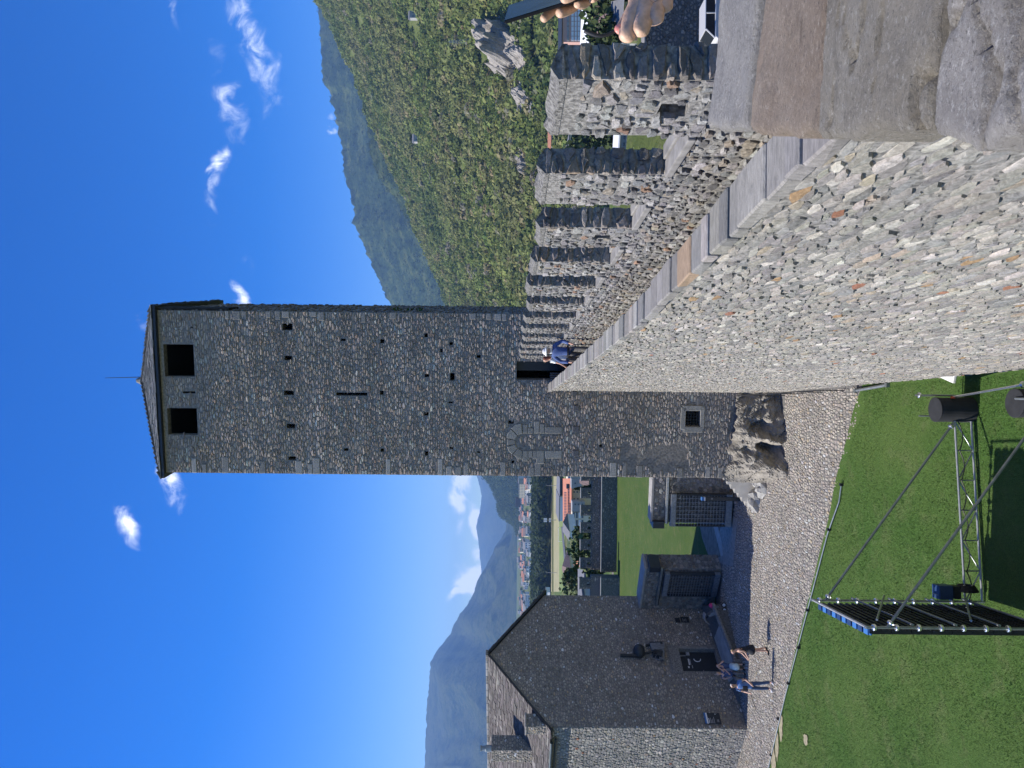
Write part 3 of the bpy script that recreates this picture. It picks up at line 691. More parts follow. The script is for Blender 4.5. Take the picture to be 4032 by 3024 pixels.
# dressed stones: arch and jambs of the walled-up doorway, window frame, corner stones
BIG = []
def big_stone(name, poly, dpt, col, lab=None):
    """poly: (s, z) corners on the front; a worked stone standing proud of the rubble"""
    n = len(poly); cx = sum(p[0] for p in poly) / n; cz = sum(p[1] for p in poly) / n
    pt = lambda s, z, d: tuple(TL_ + TU * s + TN * d + Vector((0, 0, z)))
    V = [pt(s, z, -.05) for s, z in poly] + [pt(s, z, dpt * .7) for s, z in poly] + [pt(cx + (s - cx) * .9, cz + (z - cz) * .88, dpt) for s, z in poly]
    F4 = np.array([(r * n + k, r * n + (k + 1) % n, (r + 1) * n + (k + 1) % n, (r + 1) * n + k) for r in (0, 1) for k in range(n)])
    BIG.append((min(p[0] for p in poly), max(p[0] for p in poly), min(p[1] for p in poly), max(p[1] for p in poly)))
    return put(name, mesh_arr(name, np.array(V), [F4, np.array([[2 * n + k for k in range(n)]])], np.tile(np.array(col), (len(V), 1))), M['stone'], tower, label=lab)
def rect_poly(h, j, r): return [(h[0] + r.uniform(-j, j), h[2] + TB + r.uniform(-j, j)), (h[1] + r.uniform(-j, j), h[2] + TB + r.uniform(-j, j)), (h[1] + r.uniform(-j, j), h[3] + TB + r.uniform(-j, j)), (h[0] + r.uniform(-j, j), h[3] + TB + r.uniform(-j, j))]
rj = random.Random(21)
for q in [(2060, 2076, 1672, 1706), (2078, 2098, 1686, 1706), (2103, 2123, 1658, 1706), (2125, 2144, 1668, 1706), (2145, 2216, 1680, 1707), (2035, 2056, 1774, 1808), (2057, 2079, 1774, 1815), (2081, 2096, 1774, 1800), (2097, 2112, 1774, 1806), (2113, 2142, 1774, 1826), (2145, 2213, 1774, 1804)]:
    g = rj.uniform(.9, 1.1); big_stone('jamb_stone', rect_poly(trect(*q), .012, rj), .045, (.25 * g, .236 * g, .206 * g))
ac = tpx(2062, 1740); r0, r1 = .37, .80
for a0_, a1_ in ((8, 42), (45, 76), (80, 102), (106, 138), (141, 172)):
    a0_, a1_ = math.radians(a0_), math.radians(a1_); am = (a0_ + a1_) / 2; ro = r1 * rj.uniform(.85, 1.05)
    P_ = lambda a, r: (ac[0] + r * math.cos(a), ac[1] + r * math.sin(a))
    g = rj.uniform(.85, 1.12); big_stone('arch_stone', [P_(a0_, r0), P_(a0_, ro), P_(am, ro * 1.03), P_(a1_, ro), P_(a1_, r0), P_(am, r0)][::-1], .05, (.245 * g, .232 * g, .202 * g))
for q in [(2679, 2699, 1602, 1692), (2757, 2772, 1600, 1690), (2690, 2768, 1680, 1702), (2686, 2766, 1597, 1617)]:
    big_stone('window_frame', rect_poly(trect(*q), .01, rj), .06, (.29, .278, .25))
for q in [(2254, 2279, 1594, 1618), (2253, 2280, 1676, 1700), (2255, 2278, 1772, 1795), (2250, 2270, 1540, 1556)]:
    big_stone('corbel_stub', rect_poly(trect(*q), .02, rj), .11, (.12, .12, .125), 'broken dark corbel stub')
z = .6
while z < 24.9:
    for side in (0, 1):
        if rj.random() < .42:
            w = rj.uniform(.28, .72); h = rj.uniform(.13, .30); zz = z + rj.uniform(0, .08)
            s0, s1 = (.0, w) if side == 0 else (TW - w * .6, TW)
            if side == 1 and 7.6 < zz < 11.2: continue
            if any(s0 < b[1] and s1 > b[0] and zz < b[3] and zz + h > b[2] for b in BIG[-3:]): continue
            g = rj.uniform(.75, 1.15); big_stone('corner_stone', rect_poly([s0, s1, zz - TB, zz + h - TB], .012, rj), .035, (.31 * g, .29 * g, .258 * g))
    z += rj.uniform(.24, .46)
for h in T_HOLES[:2]:
    s0, s1, z0, z1 = h[0] - .15, h[1] + .15, h[3] + TB, h[3] + TB + .12
HB = np.array(T_HOLES + [door_h, bar_h]); BB = np.array(BIG)
def tower_keep(X, Y):
    ok = np.ones(len(X), bool)
    for a, b, c, d in HB: ok &= ~((X > a - .06) & (X < b + .06) & (Y > c - .05) & (Y < d + .05))
    for a, b, c, d in BB: ok &= ~((X > a - .05) & (X < b + .05) & (Y + TB > c - .03) & (Y + TB < d + .03))
    wx = np.array([fbm(x, y, 9, 3, .55) for x, y in zip(X, Y)])
    return ok & ~((wx > .22) & (Y < 9)) 
def tower_col(X, Y, cols, rng):
    t = np.clip((9.0 - Y) / 5.0, 0, 1)[:, None]; lt = np.array([[.30, .288, .262]])
    cols = cols * (1 + .10 * np.sin(Y * 5.1 + 2 * np.sin(Y * 1.7)))[:, None]; cols = cols * (1 - .45 * t) + lt * 1.05 * .45 * t
    n = np.array([fbm(x, y, 2, 3, .35) for x, y in zip(X, Y)])[:, None]
    return cols * (1 + .28 * n)
masonry(tower, 'stone', O3, TU, (0, 0, 1), TN, TW, HT - .25, .27, .078, PAL_GREY, 31, gap=.007, depth=.036, keep=tower_keep, n_obj=300, K=8, full=False, colfn=tower_col, jit=.3)
masonry(tower, 'side_stone', c1 + Vector((0, 0, TB)), TS, (0, 0, 1), TU, TD, HT - .25, .5, .17, PAL_DARK, 32, gap=.015, depth=.05, n_obj=0, K=6, stuff_name='side_stone')
# wooden tie beams under the eave, roof slabs, finial, rod
ov = .20; apex = (c0 + c2) / 2 + Vector((0, 0, 28.1)); ez_ = TH + .02
e0 = c0 - TU * ov + TN * ov; e1 = c1 + TU * ov + TN * ov; e2 = c2 + TU * ov - TN * ov; e3 = c3 - TU * ov - TN * ov
for p in (e0, e1, e2, e3): p.z = ez_
deck = MB(); deck.add([e0, e1, e2, e3, apex, *(p - Vector((0, 0, .10)) for p in (e0, e1, e2, e3))], [(0, 1, 4), (1, 2, 4), (2, 3, 4), (3, 0, 4), (8, 7, 6, 5), (0, 5, 6, 1), (1, 6, 7, 2), (2, 7, 8, 3), (3, 8, 5, 0)])
roof = deck.build('roof', M['iron'], tower)
for (a, b, no) in ((e0, e1, 260), (e1, e2, 60), (e2, e3, 0), (e3, e0, 40)):
    U_ = (b - a).normalized(); Wd = (b - a).length; mid = (a + b) / 2; V_ = (apex - mid); Ls = V_.length; V_.normalize(); N_ = U_.cross(V_); N_ = N_ if N_.z > 0 else -N_
    tiles(tower, 'roof_slab', a, U_, V_, N_, Wd, Ls, .34, .20, 70 + no, span=lambda y, Wd=Wd, Ls=Ls: (Wd / 2 * y / Ls, Wd - Wd / 2 * y / Ls), n_obj=no, pal=[((.19, .195, .2), 4), ((.15, .155, .16), 3), ((.24, .24, .235), 2)], thick=.03)
f = MB(); f.lathe(apex - Vector((0, 0, .12)), [(.24, 0), (.22, .18), (.15, .30), (.10, .42), (.0, .46)], 9); f.build('finial', M['mortar_mid'], tower)
rod_b = at(560, 1484, 35.2); rod_t = at(414, 1488, 35.2); f = MB(); f.tube(rod_b - Vector((0, 0, .3)), rod_t, .022, 6, .012); f.build('lightning_rod', M['iron'], tower)
f = MB(); sl = on_plane(600, 1205, c1, TU)      # flat metal gutter edge along the right eave
f.box8([tuple(p) for p in (c1 + TU * .03 + TS * .05 + Vector((0, 0, TH - 3.0)), c1 + TU * .12 + TS * .05 + Vector((0, 0, TH - 3.0)), c1 + TU * .12 + TS * 1.2 + Vector((0, 0, TH - 3.0)), c1 + TU * .03 + TS * 1.2 + Vector((0, 0, TH - 3.0)),
        c1 + TU * .03 + TS * .05 + Vector((0, 0, TH - .02)), c1 + TU * .12 + TS * .05 + Vector((0, 0, TH - .02)), c1 + TU * .12 + TS * 1.2 + Vector((0, 0, TH - .02)), c1 + TU * .03 + TS * 1.2 + Vector((0, 0, TH - .02)))])
f.build('side_cladding', M['dark_board'], tower)
# barred window, door leaf
f = MB(); s0, s1, z0, z1 = bar_h[0], bar_h[1], bar_h[2] + TB, bar_h[3] + TB
for k in range(1, 5): s = s0 + (s1 - s0) * k / 5; f.tube(TL_ + TU * s - TN * .08 + Vector((0, 0, z0)), TL_ + TU * s - TN * .08 + Vector((0, 0, z1)), .014, 6)
for k in range(1, 5): z = z0 + (z1 - z0) * k / 5; f.tube(TL_ + TU * s0 - TN * .08 + Vector((0, 0, z)), TL_ + TU * s1 - TN * .08 + Vector((0, 0, z)), .014, 6)
f.build('window_grille', M['iron'], tower)
f = MB(); dm = (door_h[0] + door_h[1]) / 2
f.box(TL_ + TU * (door_h[1] - .24) - TN * .62 + Vector((0, 0, 9.75)), .42, .06, 2.6, TU, TN); f.build('door_leaf', M['door_dark'], tower)
f = MB(); lw = (door_h[1] - door_h[0])
for k in range(4): f.box(TL_ + TU * (door_h[0] + .02 + .07 * k) - TN * (.10 + .14 * k) + Vector((0, 0, 8.9)), .04, .13, 1.0, TU, TN)
f.build('door_reveal_boards', M['flag_stone'], tower)
rngp = random.Random(77); f = MB()
for k in range(26):
    p = c1 + TU * .03 + TS * 1.0 + Vector((0, 0, 15.2 + rngp.gauss(0, .35))); p = c1 + TU * .05 + TS * rngp.uniform(.1, .9) + Vector((0, 0, 15.4 + rngp.uniform(-.6, .5)))
    d = (TU * rngp.uniform(.3, 1) + Vector((0, 0, rngp.uniform(-.4, .8))) + TN * rngp.uniform(-.4, .4)) * .16; q = Vector((rngp.uniform(-1, 1), rngp.uniform(-1, 1), rngp.uniform(-1, 1))) * .07
    f.add([p, p + d * .5 + q, p + d, p + d * .5 - q], [(0, 1, 2, 3)])
tag(put('wall_plant', f.mesh('wall_plant'), M['leaf']), 'small tuft of leaves growing out of the right edge of the tall tower', 'plant')
me = bpy.data.objects['wall_plant'].data; a_ = me.attributes.new('col', 'FLOAT_COLOR', 'POINT'); a_.data.foreach_set('color', np.tile([.05, .08, .02, 1], len(me.vertices)).astype(np.float32))

# ================================================================ ROCK at the foot of the tower, and the steps
rk = MB(); rows_, cols_ = 46, 84; VV = []; 
for i in range(rows_ + 1):
    t = i / rows_
    for j in range(cols_ + 1):
        s = j / cols_; sx = -.15 + s * 4.0
        topz = 1.95 - .35 * s + .25 * fbm(sx * 2, 1, 0, 3); z = -.25 + (topz + .25) * t
        bul = 1.55 * (1 - t) ** .8 * (.35 + .65 * math.sin(math.pi * min(1, .12 + s * .95))) + .12
        n1 = fbm(sx * .9 + .5 * z, z * .5, 3, 3, .9); rid = abs(fbm(sx + .7 * z, z * .25, 8, 2, .9)); stp = fbm(math.floor(sx * 2.2 + z * .9) * 3.1, math.floor(z * 2.3), 1, 1)
        bul += (.95 * n1 - .55 * rid) * (.35 + .65 * (1 - t) ** .5) + .38 * fbm(sx * 1.6 + z, z * 1.1, 5, 5, 1.5) + .22 * fbm(math.floor(sx * 1.7 + z * 1.1) * 3.7, math.floor(z * 1.9 + sx * .5) * 1.3, 2, 1)
        s_k = s; s = s + .10 * fbm(sx * 1.5, z * 1.5, 21, 4, 1.2); t_k = t; t = t + .22 * fbm(sx * 1.3, z * 1.6, 27, 4, 1.2); bul += .55 * math.exp(-((s - .22) / .10) ** 2 - ((t - .35) / .35) ** 2) - 1.15 * math.exp(-((s - .42) / .09) ** 2 - ((t - .40) / .28) ** 2) - .8 * math.exp(-((s - .62) / .06) ** 2 - ((t - .55) / .22) ** 2) + .4 * math.exp(-((s - .53) / .05) ** 2 - ((t - .3) / .3) ** 2); bul += .16 * (math.floor(5 * fbm(sx * 1.2 + z, z * .8, 11, 2, 1.1)) / 2); s, t = s_k, t_k; bul += .07 * math.sin(z * 11 + sx * 2.5 + 5 * fbm(sx, z, 31, 3, 1.0)) * (1 - t); bul *= min(1, .25 + s / .22)
        p = TL_ + TU * sx + TN * max(-.1, bul) + Vector((0, 0, z)); VV.append(tuple(p))
for s_ in (0,):
    a = [(j + i * (cols_ + 1)) for i in range(rows_) for j in range(cols_)]
F = [(k, k + 1, k + cols_ + 2, k + cols_ + 1) for k in a]
rng = np.random.default_rng(4); cc = np.array([(.265, .24, .20)]) * (1 + .25 * np.array([fbm(v[0] * 1.5, v[1] * 1.5, v[2] * 3.5, 4) for v in VV]))[:, None]
rock = put('rock_outcrop', mesh_arr('rock_outcrop', np.array(VV), np.array(F), cc, False), M['rock']); tag(rock, 'bare jagged rock ledge that the tall tower stands on', 'rock')
stair = thing('stone_stairs', 'short flight of pale stone steps beside the rock at the tower foot', 'stairs', tuple(gp(2950, 2000)))
top = at(2850, 1872, 33.6); bot = gp(2956, 2006); nS = 8
for k in range(nS):
    t = (k + .5) / nS; c = top.lerp(bot, t); zt = top.z + (bot.z + .12 - top.z) * (k / (nS - 1))
    run = Vector((bot.x - top.x, bot.y - top.y, 0)); rl = run.length / nS; run.normalize(); back = Vector((-run.y, run.x, 0)); back = back if back.y > 0 else -back
    f = MB(); f.box(Vector((c.x, c.y, (zt - .35) / 2)) + back * .35, rl * 1.02, .75, zt + .35, run, back); f.build('step', M['pale_slab'], stair, bevel=.01)
rr = random.Random(31)
for k, (px, py, sc_) in enumerate([(2985, 1970, .55), (3010, 1925, .45), (2990, 1890, .4), (3030, 1850, .35)]):
    p = gp(px, py); f = MB(); f.blob(p + Vector((0, 0, .12 * sc_)), .9 * sc_, .6 * sc_, .75 * sc_, 9, 6, .22, rr); me = f.mesh('boulder')
    a_ = me.attributes.new('col', 'FLOAT_COLOR', 'POINT'); g = rr.uniform(.9, 1.1); a_.data.foreach_set('color', np.tile([.40 * g, .385 * g, .35 * g, 1], len(me.vertices)).astype(np.float32))
    o = put('boulder', me, M['rock']); tag(o, ['largest pale boulder below the stone steps', 'pale boulder between the steps and the rock ledge', 'rounded boulder against the left end of the rock ledge', 'small low boulder in front of the rock ledge'][k], 'boulder', 'boulders at the foot of the steps')
# ================================================================ THE GABLED HOUSE
HP = Vector((-15.8, 34.8, 0)); HE = Vector((.53, .848, 0)).normalized(); HN = Vector((HE.y, -HE.x, 0)); HL = -HN          # HL runs back along the ridge
HW = 7.92; EZ = 9.1; AZ = 12.0; HD = 12.0; PITCH = math.atan2(AZ - EZ, HW / 2)
house = thing('gabled_house', 'dark rubble stone house with a slab roof and shaded gable end', 'house', (HP.x + 2, HP.y + 2, 0))
def hpx(x, y):
    p = on_plane(x, y, HP, HN); return (p - HP).dot(HE), p.z
def hpt(s, z, d=0.0): return HP + HE * s + HN * d + Vector((0, 0, z))
dl = [hpx(2691, 2640), hpx(2671, 2555), hpx(2838, 2644), hpx(2824, 2563)]
D0, D1 = min(dl[0][0], dl[2][0]), max(dl[1][0], dl[3][0]); DZ0, DZ1 = dl[2][1], (dl[0][1] + dl[1][1]) / 2
hc = MB(); holed_wall(hc, HP - Vector((0, 0, .5)), HE, (0, 0, 1), HN, HW, EZ + .5, [(D0, D1, DZ0 + .5, DZ1 + .5, .45)], .45)
hc.add([hpt(0, EZ), hpt(HW, EZ), hpt(HW / 2, AZ)], [(0, 1, 2)])
b0, b1 = HP + HL * HD, HP + HE * HW + HL * HD; up = lambda p, z: tuple(p + Vector((0, 0, z)))
hc.add([up(HP, -.5), up(b0, -.5), up(b0, EZ), up(HP, EZ)], [(0, 1, 2, 3)]); q = HP + HE * HW
hc.add([up(q, -.5), up(b1, -.5), up(b1, EZ), up(q, EZ)], [(3, 2, 1, 0)])
hc.add([up(b0, -.5), up(b1, -.5), up(b1, EZ), up((b0 + b1) / 2, AZ), up(b0, EZ)], [(0, 1, 2, 3, 4)])
hc.build('wall_core', M['mortar_mid'], house)
INFO = [hpx(2768, 2810.6), hpx(2777, 2852), hpx(2840.7, 2855), hpx(2830.6, 2811.5)]
PLQ = [(2658, 2677, 2436, 2453), (2680, 2712, 2432, 2453)]
def hrect(x0, x1, y0, y1):
    a = hpx((x0 + x1) / 2, y1)[0], hpx((x0 + x1) / 2, y0)[0]; z = hpx(x1, (y0 + y1) / 2)[1], hpx(x0, (y0 + y1) / 2)[1]; return min(a), max(a), min(z), max(z)
NOST = [(D0 - .06, D1 + .2, DZ0 - .2, DZ1 + .62)]
def h_keep(X, Y):
    ok = Y < np.where(X < HW / 2, EZ, EZ) + (HW / 2 - np.abs(X - HW / 2)) * math.tan(PITCH) - .12
    for a, b, c, d in NOST: ok &= ~((X > a) & (X < b) & (Y > c) & (Y < d))
    return ok
def h_col(X, Y, cols, rng):
    n = np.array([fbm(x, y, 5, 3, .4) + .8 * fbm(x * 2.2, y * .35, 3, 3, 1.0) for x, y in zip(X, Y)])[:, None]; return cols * (1 + .38 * n)
masonry(house, 'stone', HP, HE, (0, 0, 1), HN, HW, AZ, .185, .095, PAL_HOUSE, 81, gap=.011, depth=.024, keep=h_keep, n_obj=230, K=8, full=False, colfn=h_col, jit=.5)
masonry(house, 'side_stone', HP + HL * 6.0, -HL, (0, 0, 1), -HE, 6.0, EZ - .15, .20, .125, PAL_WALL, 82, gap=.014, depth=.03, n_obj=70, K=8, full=True, jit=.6)
# roof
for side in (0, 1):
    U_ = HL; V_ = (HE if side == 0 else -HE) * math.cos(PITCH) + Vector((0, 0, math.sin(PITCH))); N_ = U_.cross(V_); N_ = N_ if N_.z > 0 else -N_
    O_ = (HP if side == 0 else HP + HE * HW) + Vector((0, 0, EZ + .04)) - V_ * .28 - HL * .14; L_ = (HW / 2) / math.cos(PITCH) + .28
    f = MB(); f.box8([O_, O_ + U_ * (HD + .2), O_ + U_ * (HD + .2) + V_ * L_, O_ + V_ * L_] + [p + N_ * .06 for p in (O_, O_ + U_ * (HD + .2), O_ + U_ * (HD + .2) + V_ * L_, O_ + V_ * L_)])
    f.build('roof_deck', M['iron'], house)
    tiles(house, 'roof_slab', O_ + N_ * .06, U_, V_, N_, HD + .2, L_, .42, .125, 90 + side, n_obj=230 if side == 0 else 60, pal=[((.115, .103, .095), 4), ((.09, .08, .075), 3), ((.15, .135, .122), 2), ((.19, .175, .155), .4)], thick=.028)
    if side == 0: RO, RU, RV, RN = O_ + N_ * .1, U_, V_, N_
for k in range(22):
    f = MB(); c = hpt(HW / 2, AZ + .13) + HL * (-.1 + .56 * k + .2); f.box(c, .54, .34, .12, HL, HE); f.build('ridge_stone', M['pale_slab'] if k % 3 else M['mortar'], house, bevel=.03)
gut = MB(); g0 = HP + Vector((0, 0, EZ - .10)) - HE * .34 + HL * .7; gut.tube(g0, g0 + HL * 11, .075, 10); gut.tube(g0 + Vector((0, 0, -.2)) + HE * .18, g0 + Vector((0, 0, -.2)) + HE * .18 + HL * 11, .05, 8)
gut.build('gutter', M['copper'], house)
# pier at the corner, chimney with flue
pz = CAMZ - (2073 - 2002) / FPX * 35.2; f = MB()
f.box(HP + HE * .33 + HL * .28 + Vector((0, 0, (pz + EZ - .6) / 2)), .66, .60, pz - EZ + .6, HE, HL); pier = f.build('corner_pier', M['mortar_mid'], house)
masonry(pier, 'stone', HP + Vector((0, 0, EZ - .6)) - HL * .02, HE, (0, 0, 1), HN, .66, pz - EZ + .58, .2, .11, PAL_HOUSE, 83, depth=.03, n_obj=40, K=7)
masonry(pier, 'stone', HP + HL * .58 + Vector((0, 0, EZ - .6)), -HL, (0, 0, 1), -HE, .60, pz - EZ + .58, .2, .11, PAL_HOUSE, 84, depth=.03, n_obj=40, K=7)
f = MB(); f.box(HP + HE * .33 + HL * .28 + Vector((0, 0, pz + .04)), .74, .68, .08, HE, HL); f.build('pier_cap', M['flag_stone'], house, bevel=.02)
ch = on_plane(2098, 2955, RO, RN); cb = ch + HE * .45; ct = CAMZ - (1934 - 2001) / FPX * ch.y
chim = MB(); chim.box(Vector((ch.x, ch.y, 0)) + HE * .40 + HL * .5 + Vector((0, 0, (ct + 8.9) / 2)), .80, 1.0, ct - 8.9, HE, HL); chm = chim.build('chimney', M['mortar_mid'], house)
cc_ = Vector((ch.x, ch.y, 0)) + HE * .40 + HL * .5
masonry(chm, 'stone', cc_ - HE * .40 - HL * .50 + Vector((0, 0, 8.9)), HE, (0, 0, 1), HN, .80, ct - 8.9, .2, .11, PAL_HOUSE, 85, depth=.03, n_obj=60, K=7)
masonry(chm, 'stone', cc_ - HE * .40 + HL * .50 + Vector((0, 0, 8.9)), -HL, (0, 0, 1), -HE, 1.0, ct - 8.9, .2, .11, PAL_HOUSE, 86, depth=.03, n_obj=60, K=7)
f = MB(); f.lathe(cc_ + Vector((0, 0, ct)), [(.17, 0), (.16, .30), (.13, .32), (.12, .50), (.15, .52), (.15, .56)], 14); f.build('flue_pipe', M['steel_dull'], house)
# door with lintel, pull handle, closer, lettering strips
f = MB(); f.box(hpt((D0 + D1) / 2, (DZ0 + DZ1) / 2, -.30), D1 - D0, .08, DZ1 - DZ0, HE, HN); door = f.build('door', M['door_dark'], house)
f = MB(); f.box(hpt((D0 + D1) / 2 + .02, DZ1 + .28, .02), D1 - D0 + .34, .10, .54, HE, HN); f.build('door_lintel', M['mortar'], house, bevel=.03)
f = MB(); f.box(hpt(D1 + .09, (DZ0 + DZ1) / 2, .012), .16, .06, DZ1 - DZ0, HE, HN); f.build('door_jamb', M['flag_stone'], house, bevel=.01)
hx, hz = hpx(2747, 2585); f = MB(); f.path([hpt(hx + .16 * math.cos(a), hz + .17 * math.sin(a) * 1.0, -.19) for a in [math.pi * (.5 + k / 8) for k in range(9)]], .02, 7); f.build('door_handle', M['white_print'], door)
for (x0, x1, y0, y1, mt) in ((2713, 2717, 2581, 2605, 'white_print'), (2718, 2722, 2582, 2604, 'grey_print'), (2728, 2731, 2607, 2618, 'grey_print'), (2712, 2718, 2610, 2617, 'white_print')):
    a, b, c, d = hrect(x0, x1, y0, y1); f = MB(); f.box(hpt((a + b) / 2, (c + d) / 2, -.257), b - a, .006, d - c, HE, HN); f.build('door_lettering', M[mt], door)
for (x0, x1, y0, y1, mt) in ((2703, 2716, 2558, 2569, 'grey_print'), (2677, 2703, 2570, 2574, 'iron_grey')):
    a, b, c, d = hrect(x0, x1, y0, y1); f = MB(); f.box(hpt((a + b) / 2, (c + d) / 2, -.22), b - a, .08, d - c, HE, HN); f.build('door_closer', M[mt], door)
# information board
s0 = (INFO[0][0] + INFO[3][0]) / 2; s1 = (INFO[1][0] + INFO[2][0]) / 2; s0, s1 = min(s0, s1), max(s0, s1); z1 = (INFO[0][1] + INFO[1][1]) / 2; z0 = (INFO[2][1] + INFO[3][1]) / 2
board = thing('information_board', 'black information board with blue and white top strip near the corner of the gable', 'sign', hpt((s0 + s1) / 2, z0))
f = MB(); f.box(hpt((s0 + s1) / 2, (z0 + z1) / 2, .06), s1 - s0, .04, z1 - z0, HE, HN); f.build('panel', M['door_dark'], board)
hh = z1 - z0; ww = s1 - s0
for zc_, zh, a, b, mt, nm in ((.945, .10, 0, 1, 'blue_print', 'blue_strip'), (.845, .09, 0, 1, 'white_print', 'white_strip'), (.735, .035, .05, .5, 'white_print', 'print_line'), (.635, .03, .03, .55, 'grey_print', 'print_line'), (.57, .025, .03, .35, 'grey_print', 'print_line'), (.51, .025, .03, .45, 'grey_print', 'print_line'), (.42, .03, .02, .62, 'grey_print', 'print_line'), (.28, .05, .84, .92, 'white_print', 'logo_dot'), (.20, .035, .90, .96, 'grey_print', 'logo_dot'), (.18, .12, .15, .38, 'iron_grey', 'photo_print')):
    f = MB(); f.box(hpt(s0 + ww * (a + b) / 2, z0 + hh * zc_, .083), ww * (b - a), .006, hh * zh, HE, HN); f.build(nm, M[mt], board)
for k, q in enumerate(PLQ):
    a, b, c, d = hrect(*q); o = thing('wall_plaque', ['small blank dark plaque on the gable wall above a larger one', 'dark plaque with faint print on the gable wall near the left gate'][k], 'sign', hpt((a + b) / 2, c))
    f = MB(); f.box(hpt((a + b) / 2, (c + d) / 2, .05), b - a, .03, d - c, HE, HN); f.build('panel', M['iron'], o)
    if k:
        for j in range(3): f = MB(); f.box(hpt(a + (b - a) * .4, d - (d - c) * (.25 + .18 * j), .068), (b - a) * (.55, .4, .5)[j], .004, .022, HE, HN); f.build('print_line', M['grey_print'], o)
# dark metal figure fixed to the gable: post, hood, arms and shield
fx = thing('metal_wall_figure', 'dark metal fixture on the gable with tall post, round hood and crossed arms', 'wall sculpture', hpt(*hpx(2550, 2575)))
def hbar(nm, p, q, w, dd, mt='iron', dep=.2):
    (s_a, z_a), (s_b, z_b) = hpx(*p), hpx(*q); f = MB(); A, B = hpt(s_a, z_a, dep), hpt(s_b, z_b, dep); U_ = (B - A); L_ = U_.length; U_.normalize(); f.box((A + B) / 2, L_, w, dd, U_, U_.cross(HN), HN); return f.build(nm, M[mt], fx, bevel=.01)
hbar('post', (2441, 2591), (2512, 2593), .11, .16); hbar('arm', (2508, 2590), (2582, 2573), .10, .10); hbar('arm', (2541, 2553), (2562, 2547), .09, .14)
hbar('bracket', (2556, 2543), (2606, 2543), .12, .14); hbar('back_plate', (2604, 2540), (2604, 2607), .26, .07, 'iron_grey'); hbar('strut', (2532, 2556), (2534, 2592), .05, .1)
hbar('body', (2560, 2560), (2600, 2558), .42, .2, 'iron_grey'); hbar('lower_box', (2572, 2582), (2606, 2590), .34, .26)
s_, z_ = hpx(2514, 2576); f = MB(); f.blob(hpt(s_, z_, .24), .36, .36, .30, 14, 9); f.build('hood', M['iron'], fx, sm=True)
s_, z_ = hpx(2591, 2603); f = MB(); f.path([hpt(s_ + .15 * math.cos(a), z_ + .15 * math.sin(a), .28) for a in [2 * math.pi * k / 14 for k in range(15)]], .016, 6); f.build('ring', M['iron_grey'], fx)
s_, z_ = hpx(2577, 2586); f = MB(); f.box(hpt(s_, z_, .34), .14, .12, .16, HE, HN); f.build('lamp_box', M['black'], fx)
# platform with ramp along the gable
rp = thing('stone_platform', 'low stone platform and ramp with a dark front along the foot of the gable', 'platform', hpt(4.2, 0, .8))
pfz = .62; fp = [gp(x, y) for x, y in ((2912, 2640), (2893, 2560), (2868, 2470), (2852, 2400))]
A, B = gp(2925, 2655), gp(2858, 2380)
bA = hpt(max(.3, (A - HP).dot(HE) - .5), 0); dep = (B - HP).dot(HN); bB = hpt(7.2, 0)
f = MB(); top_ = [(A.x, A.y, .06), (B.x, B.y, pfz), (bB.x, bB.y, pfz), (bA.x, bA.y, .10)]
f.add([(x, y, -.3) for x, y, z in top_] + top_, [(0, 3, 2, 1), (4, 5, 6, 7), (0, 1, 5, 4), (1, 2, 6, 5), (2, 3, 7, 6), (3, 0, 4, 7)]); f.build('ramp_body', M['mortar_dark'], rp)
dsl = MB(); L4 = [Vector(p) + Vector((0, 0, .025)) for p in top_]; c_ = sum(L4, Vector()) / 4
pa = [L4[0].lerp(L4[1], .03), L4[0].lerp(L4[1], .72), (L4[0].lerp(L4[1], .72)).lerp(L4[3].lerp(L4[2], .62), .82), L4[3].lerp(L4[2], .20)]
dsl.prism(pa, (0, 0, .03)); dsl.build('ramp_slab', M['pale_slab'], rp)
edg = MB(); a_, b_ = Vector(top_[0]) + Vector((0, 0, .05)), Vector(top_[1]) + Vector((0, 0, .05)); u_ = (b_ - a_).normalized()
for k in range(9): p = a_.lerp(b_, (k + .5) / 9); e = MB(); e.box(p, (b_ - a_).length / 9 - .02, .28, .12, u_, Vector((-u_.y, u_.x, 0)).normalized()); e.build('edge_stone', M['flag_stone'], rp, bevel=.015)

# ================================================================ GATE WALLS AND GATES
def block_wall(name, lab, P, Q, th_, H, seed, n_obj, pal, endface=None):
    P, Q = Vector(P), Vector(Q); U_ = (Q - P); W_ = U_.length; U_.normalize(); N_ = Vector((U_.y, -U_.x, 0)); N_ = N_ if N_.y < 0 else -N_
    w = thing(name, lab, 'wall', ((P + Q) / 2).to_tuple()); f = MB(); f.box((P + Q) / 2 - N_ * th_ / 2 + Vector((0, 0, H / 2 - .2)), W_, th_, H + .4, U_, N_); f.build('wall_core', M['mortar_mid'], w)
    masonry(w, 'stone', P, U_, (0, 0, 1), N_, W_, H - .06, .22, .15, pal, seed, gap=.012, depth=.04, n_obj=n_obj, K=8, full=True)
    if endface is not None:
        E = Q if endface else P; n_ = U_ if endface else -U_
        masonry(w, 'end_stone', E if endface else E, -N_, (0, 0, 1), n_, th_, H - .06, .28, .16, pal, seed + 1, gap=.012, depth=.04, n_obj=100, K=8, full=True)
    k = 0; x = 0.0; r = random.Random(seed)
    while x < W_:
        l = r.uniform(.5, .9); b = min(W_, x + l); e = MB(); e.box(P + U_ * (x + b) / 2 - N_ * th_ / 2 + Vector((0, 0, H + .055)), b - x - .01, th_ + .10, .11, U_, N_); e.build('cap_stone', M['pale_slab'], w, bevel=.015); x = b
    return w, U_, N_
RWP, RWQ = Vector((-6.80, 37.6, 0)), Vector((-3.2, 37.0, 0))
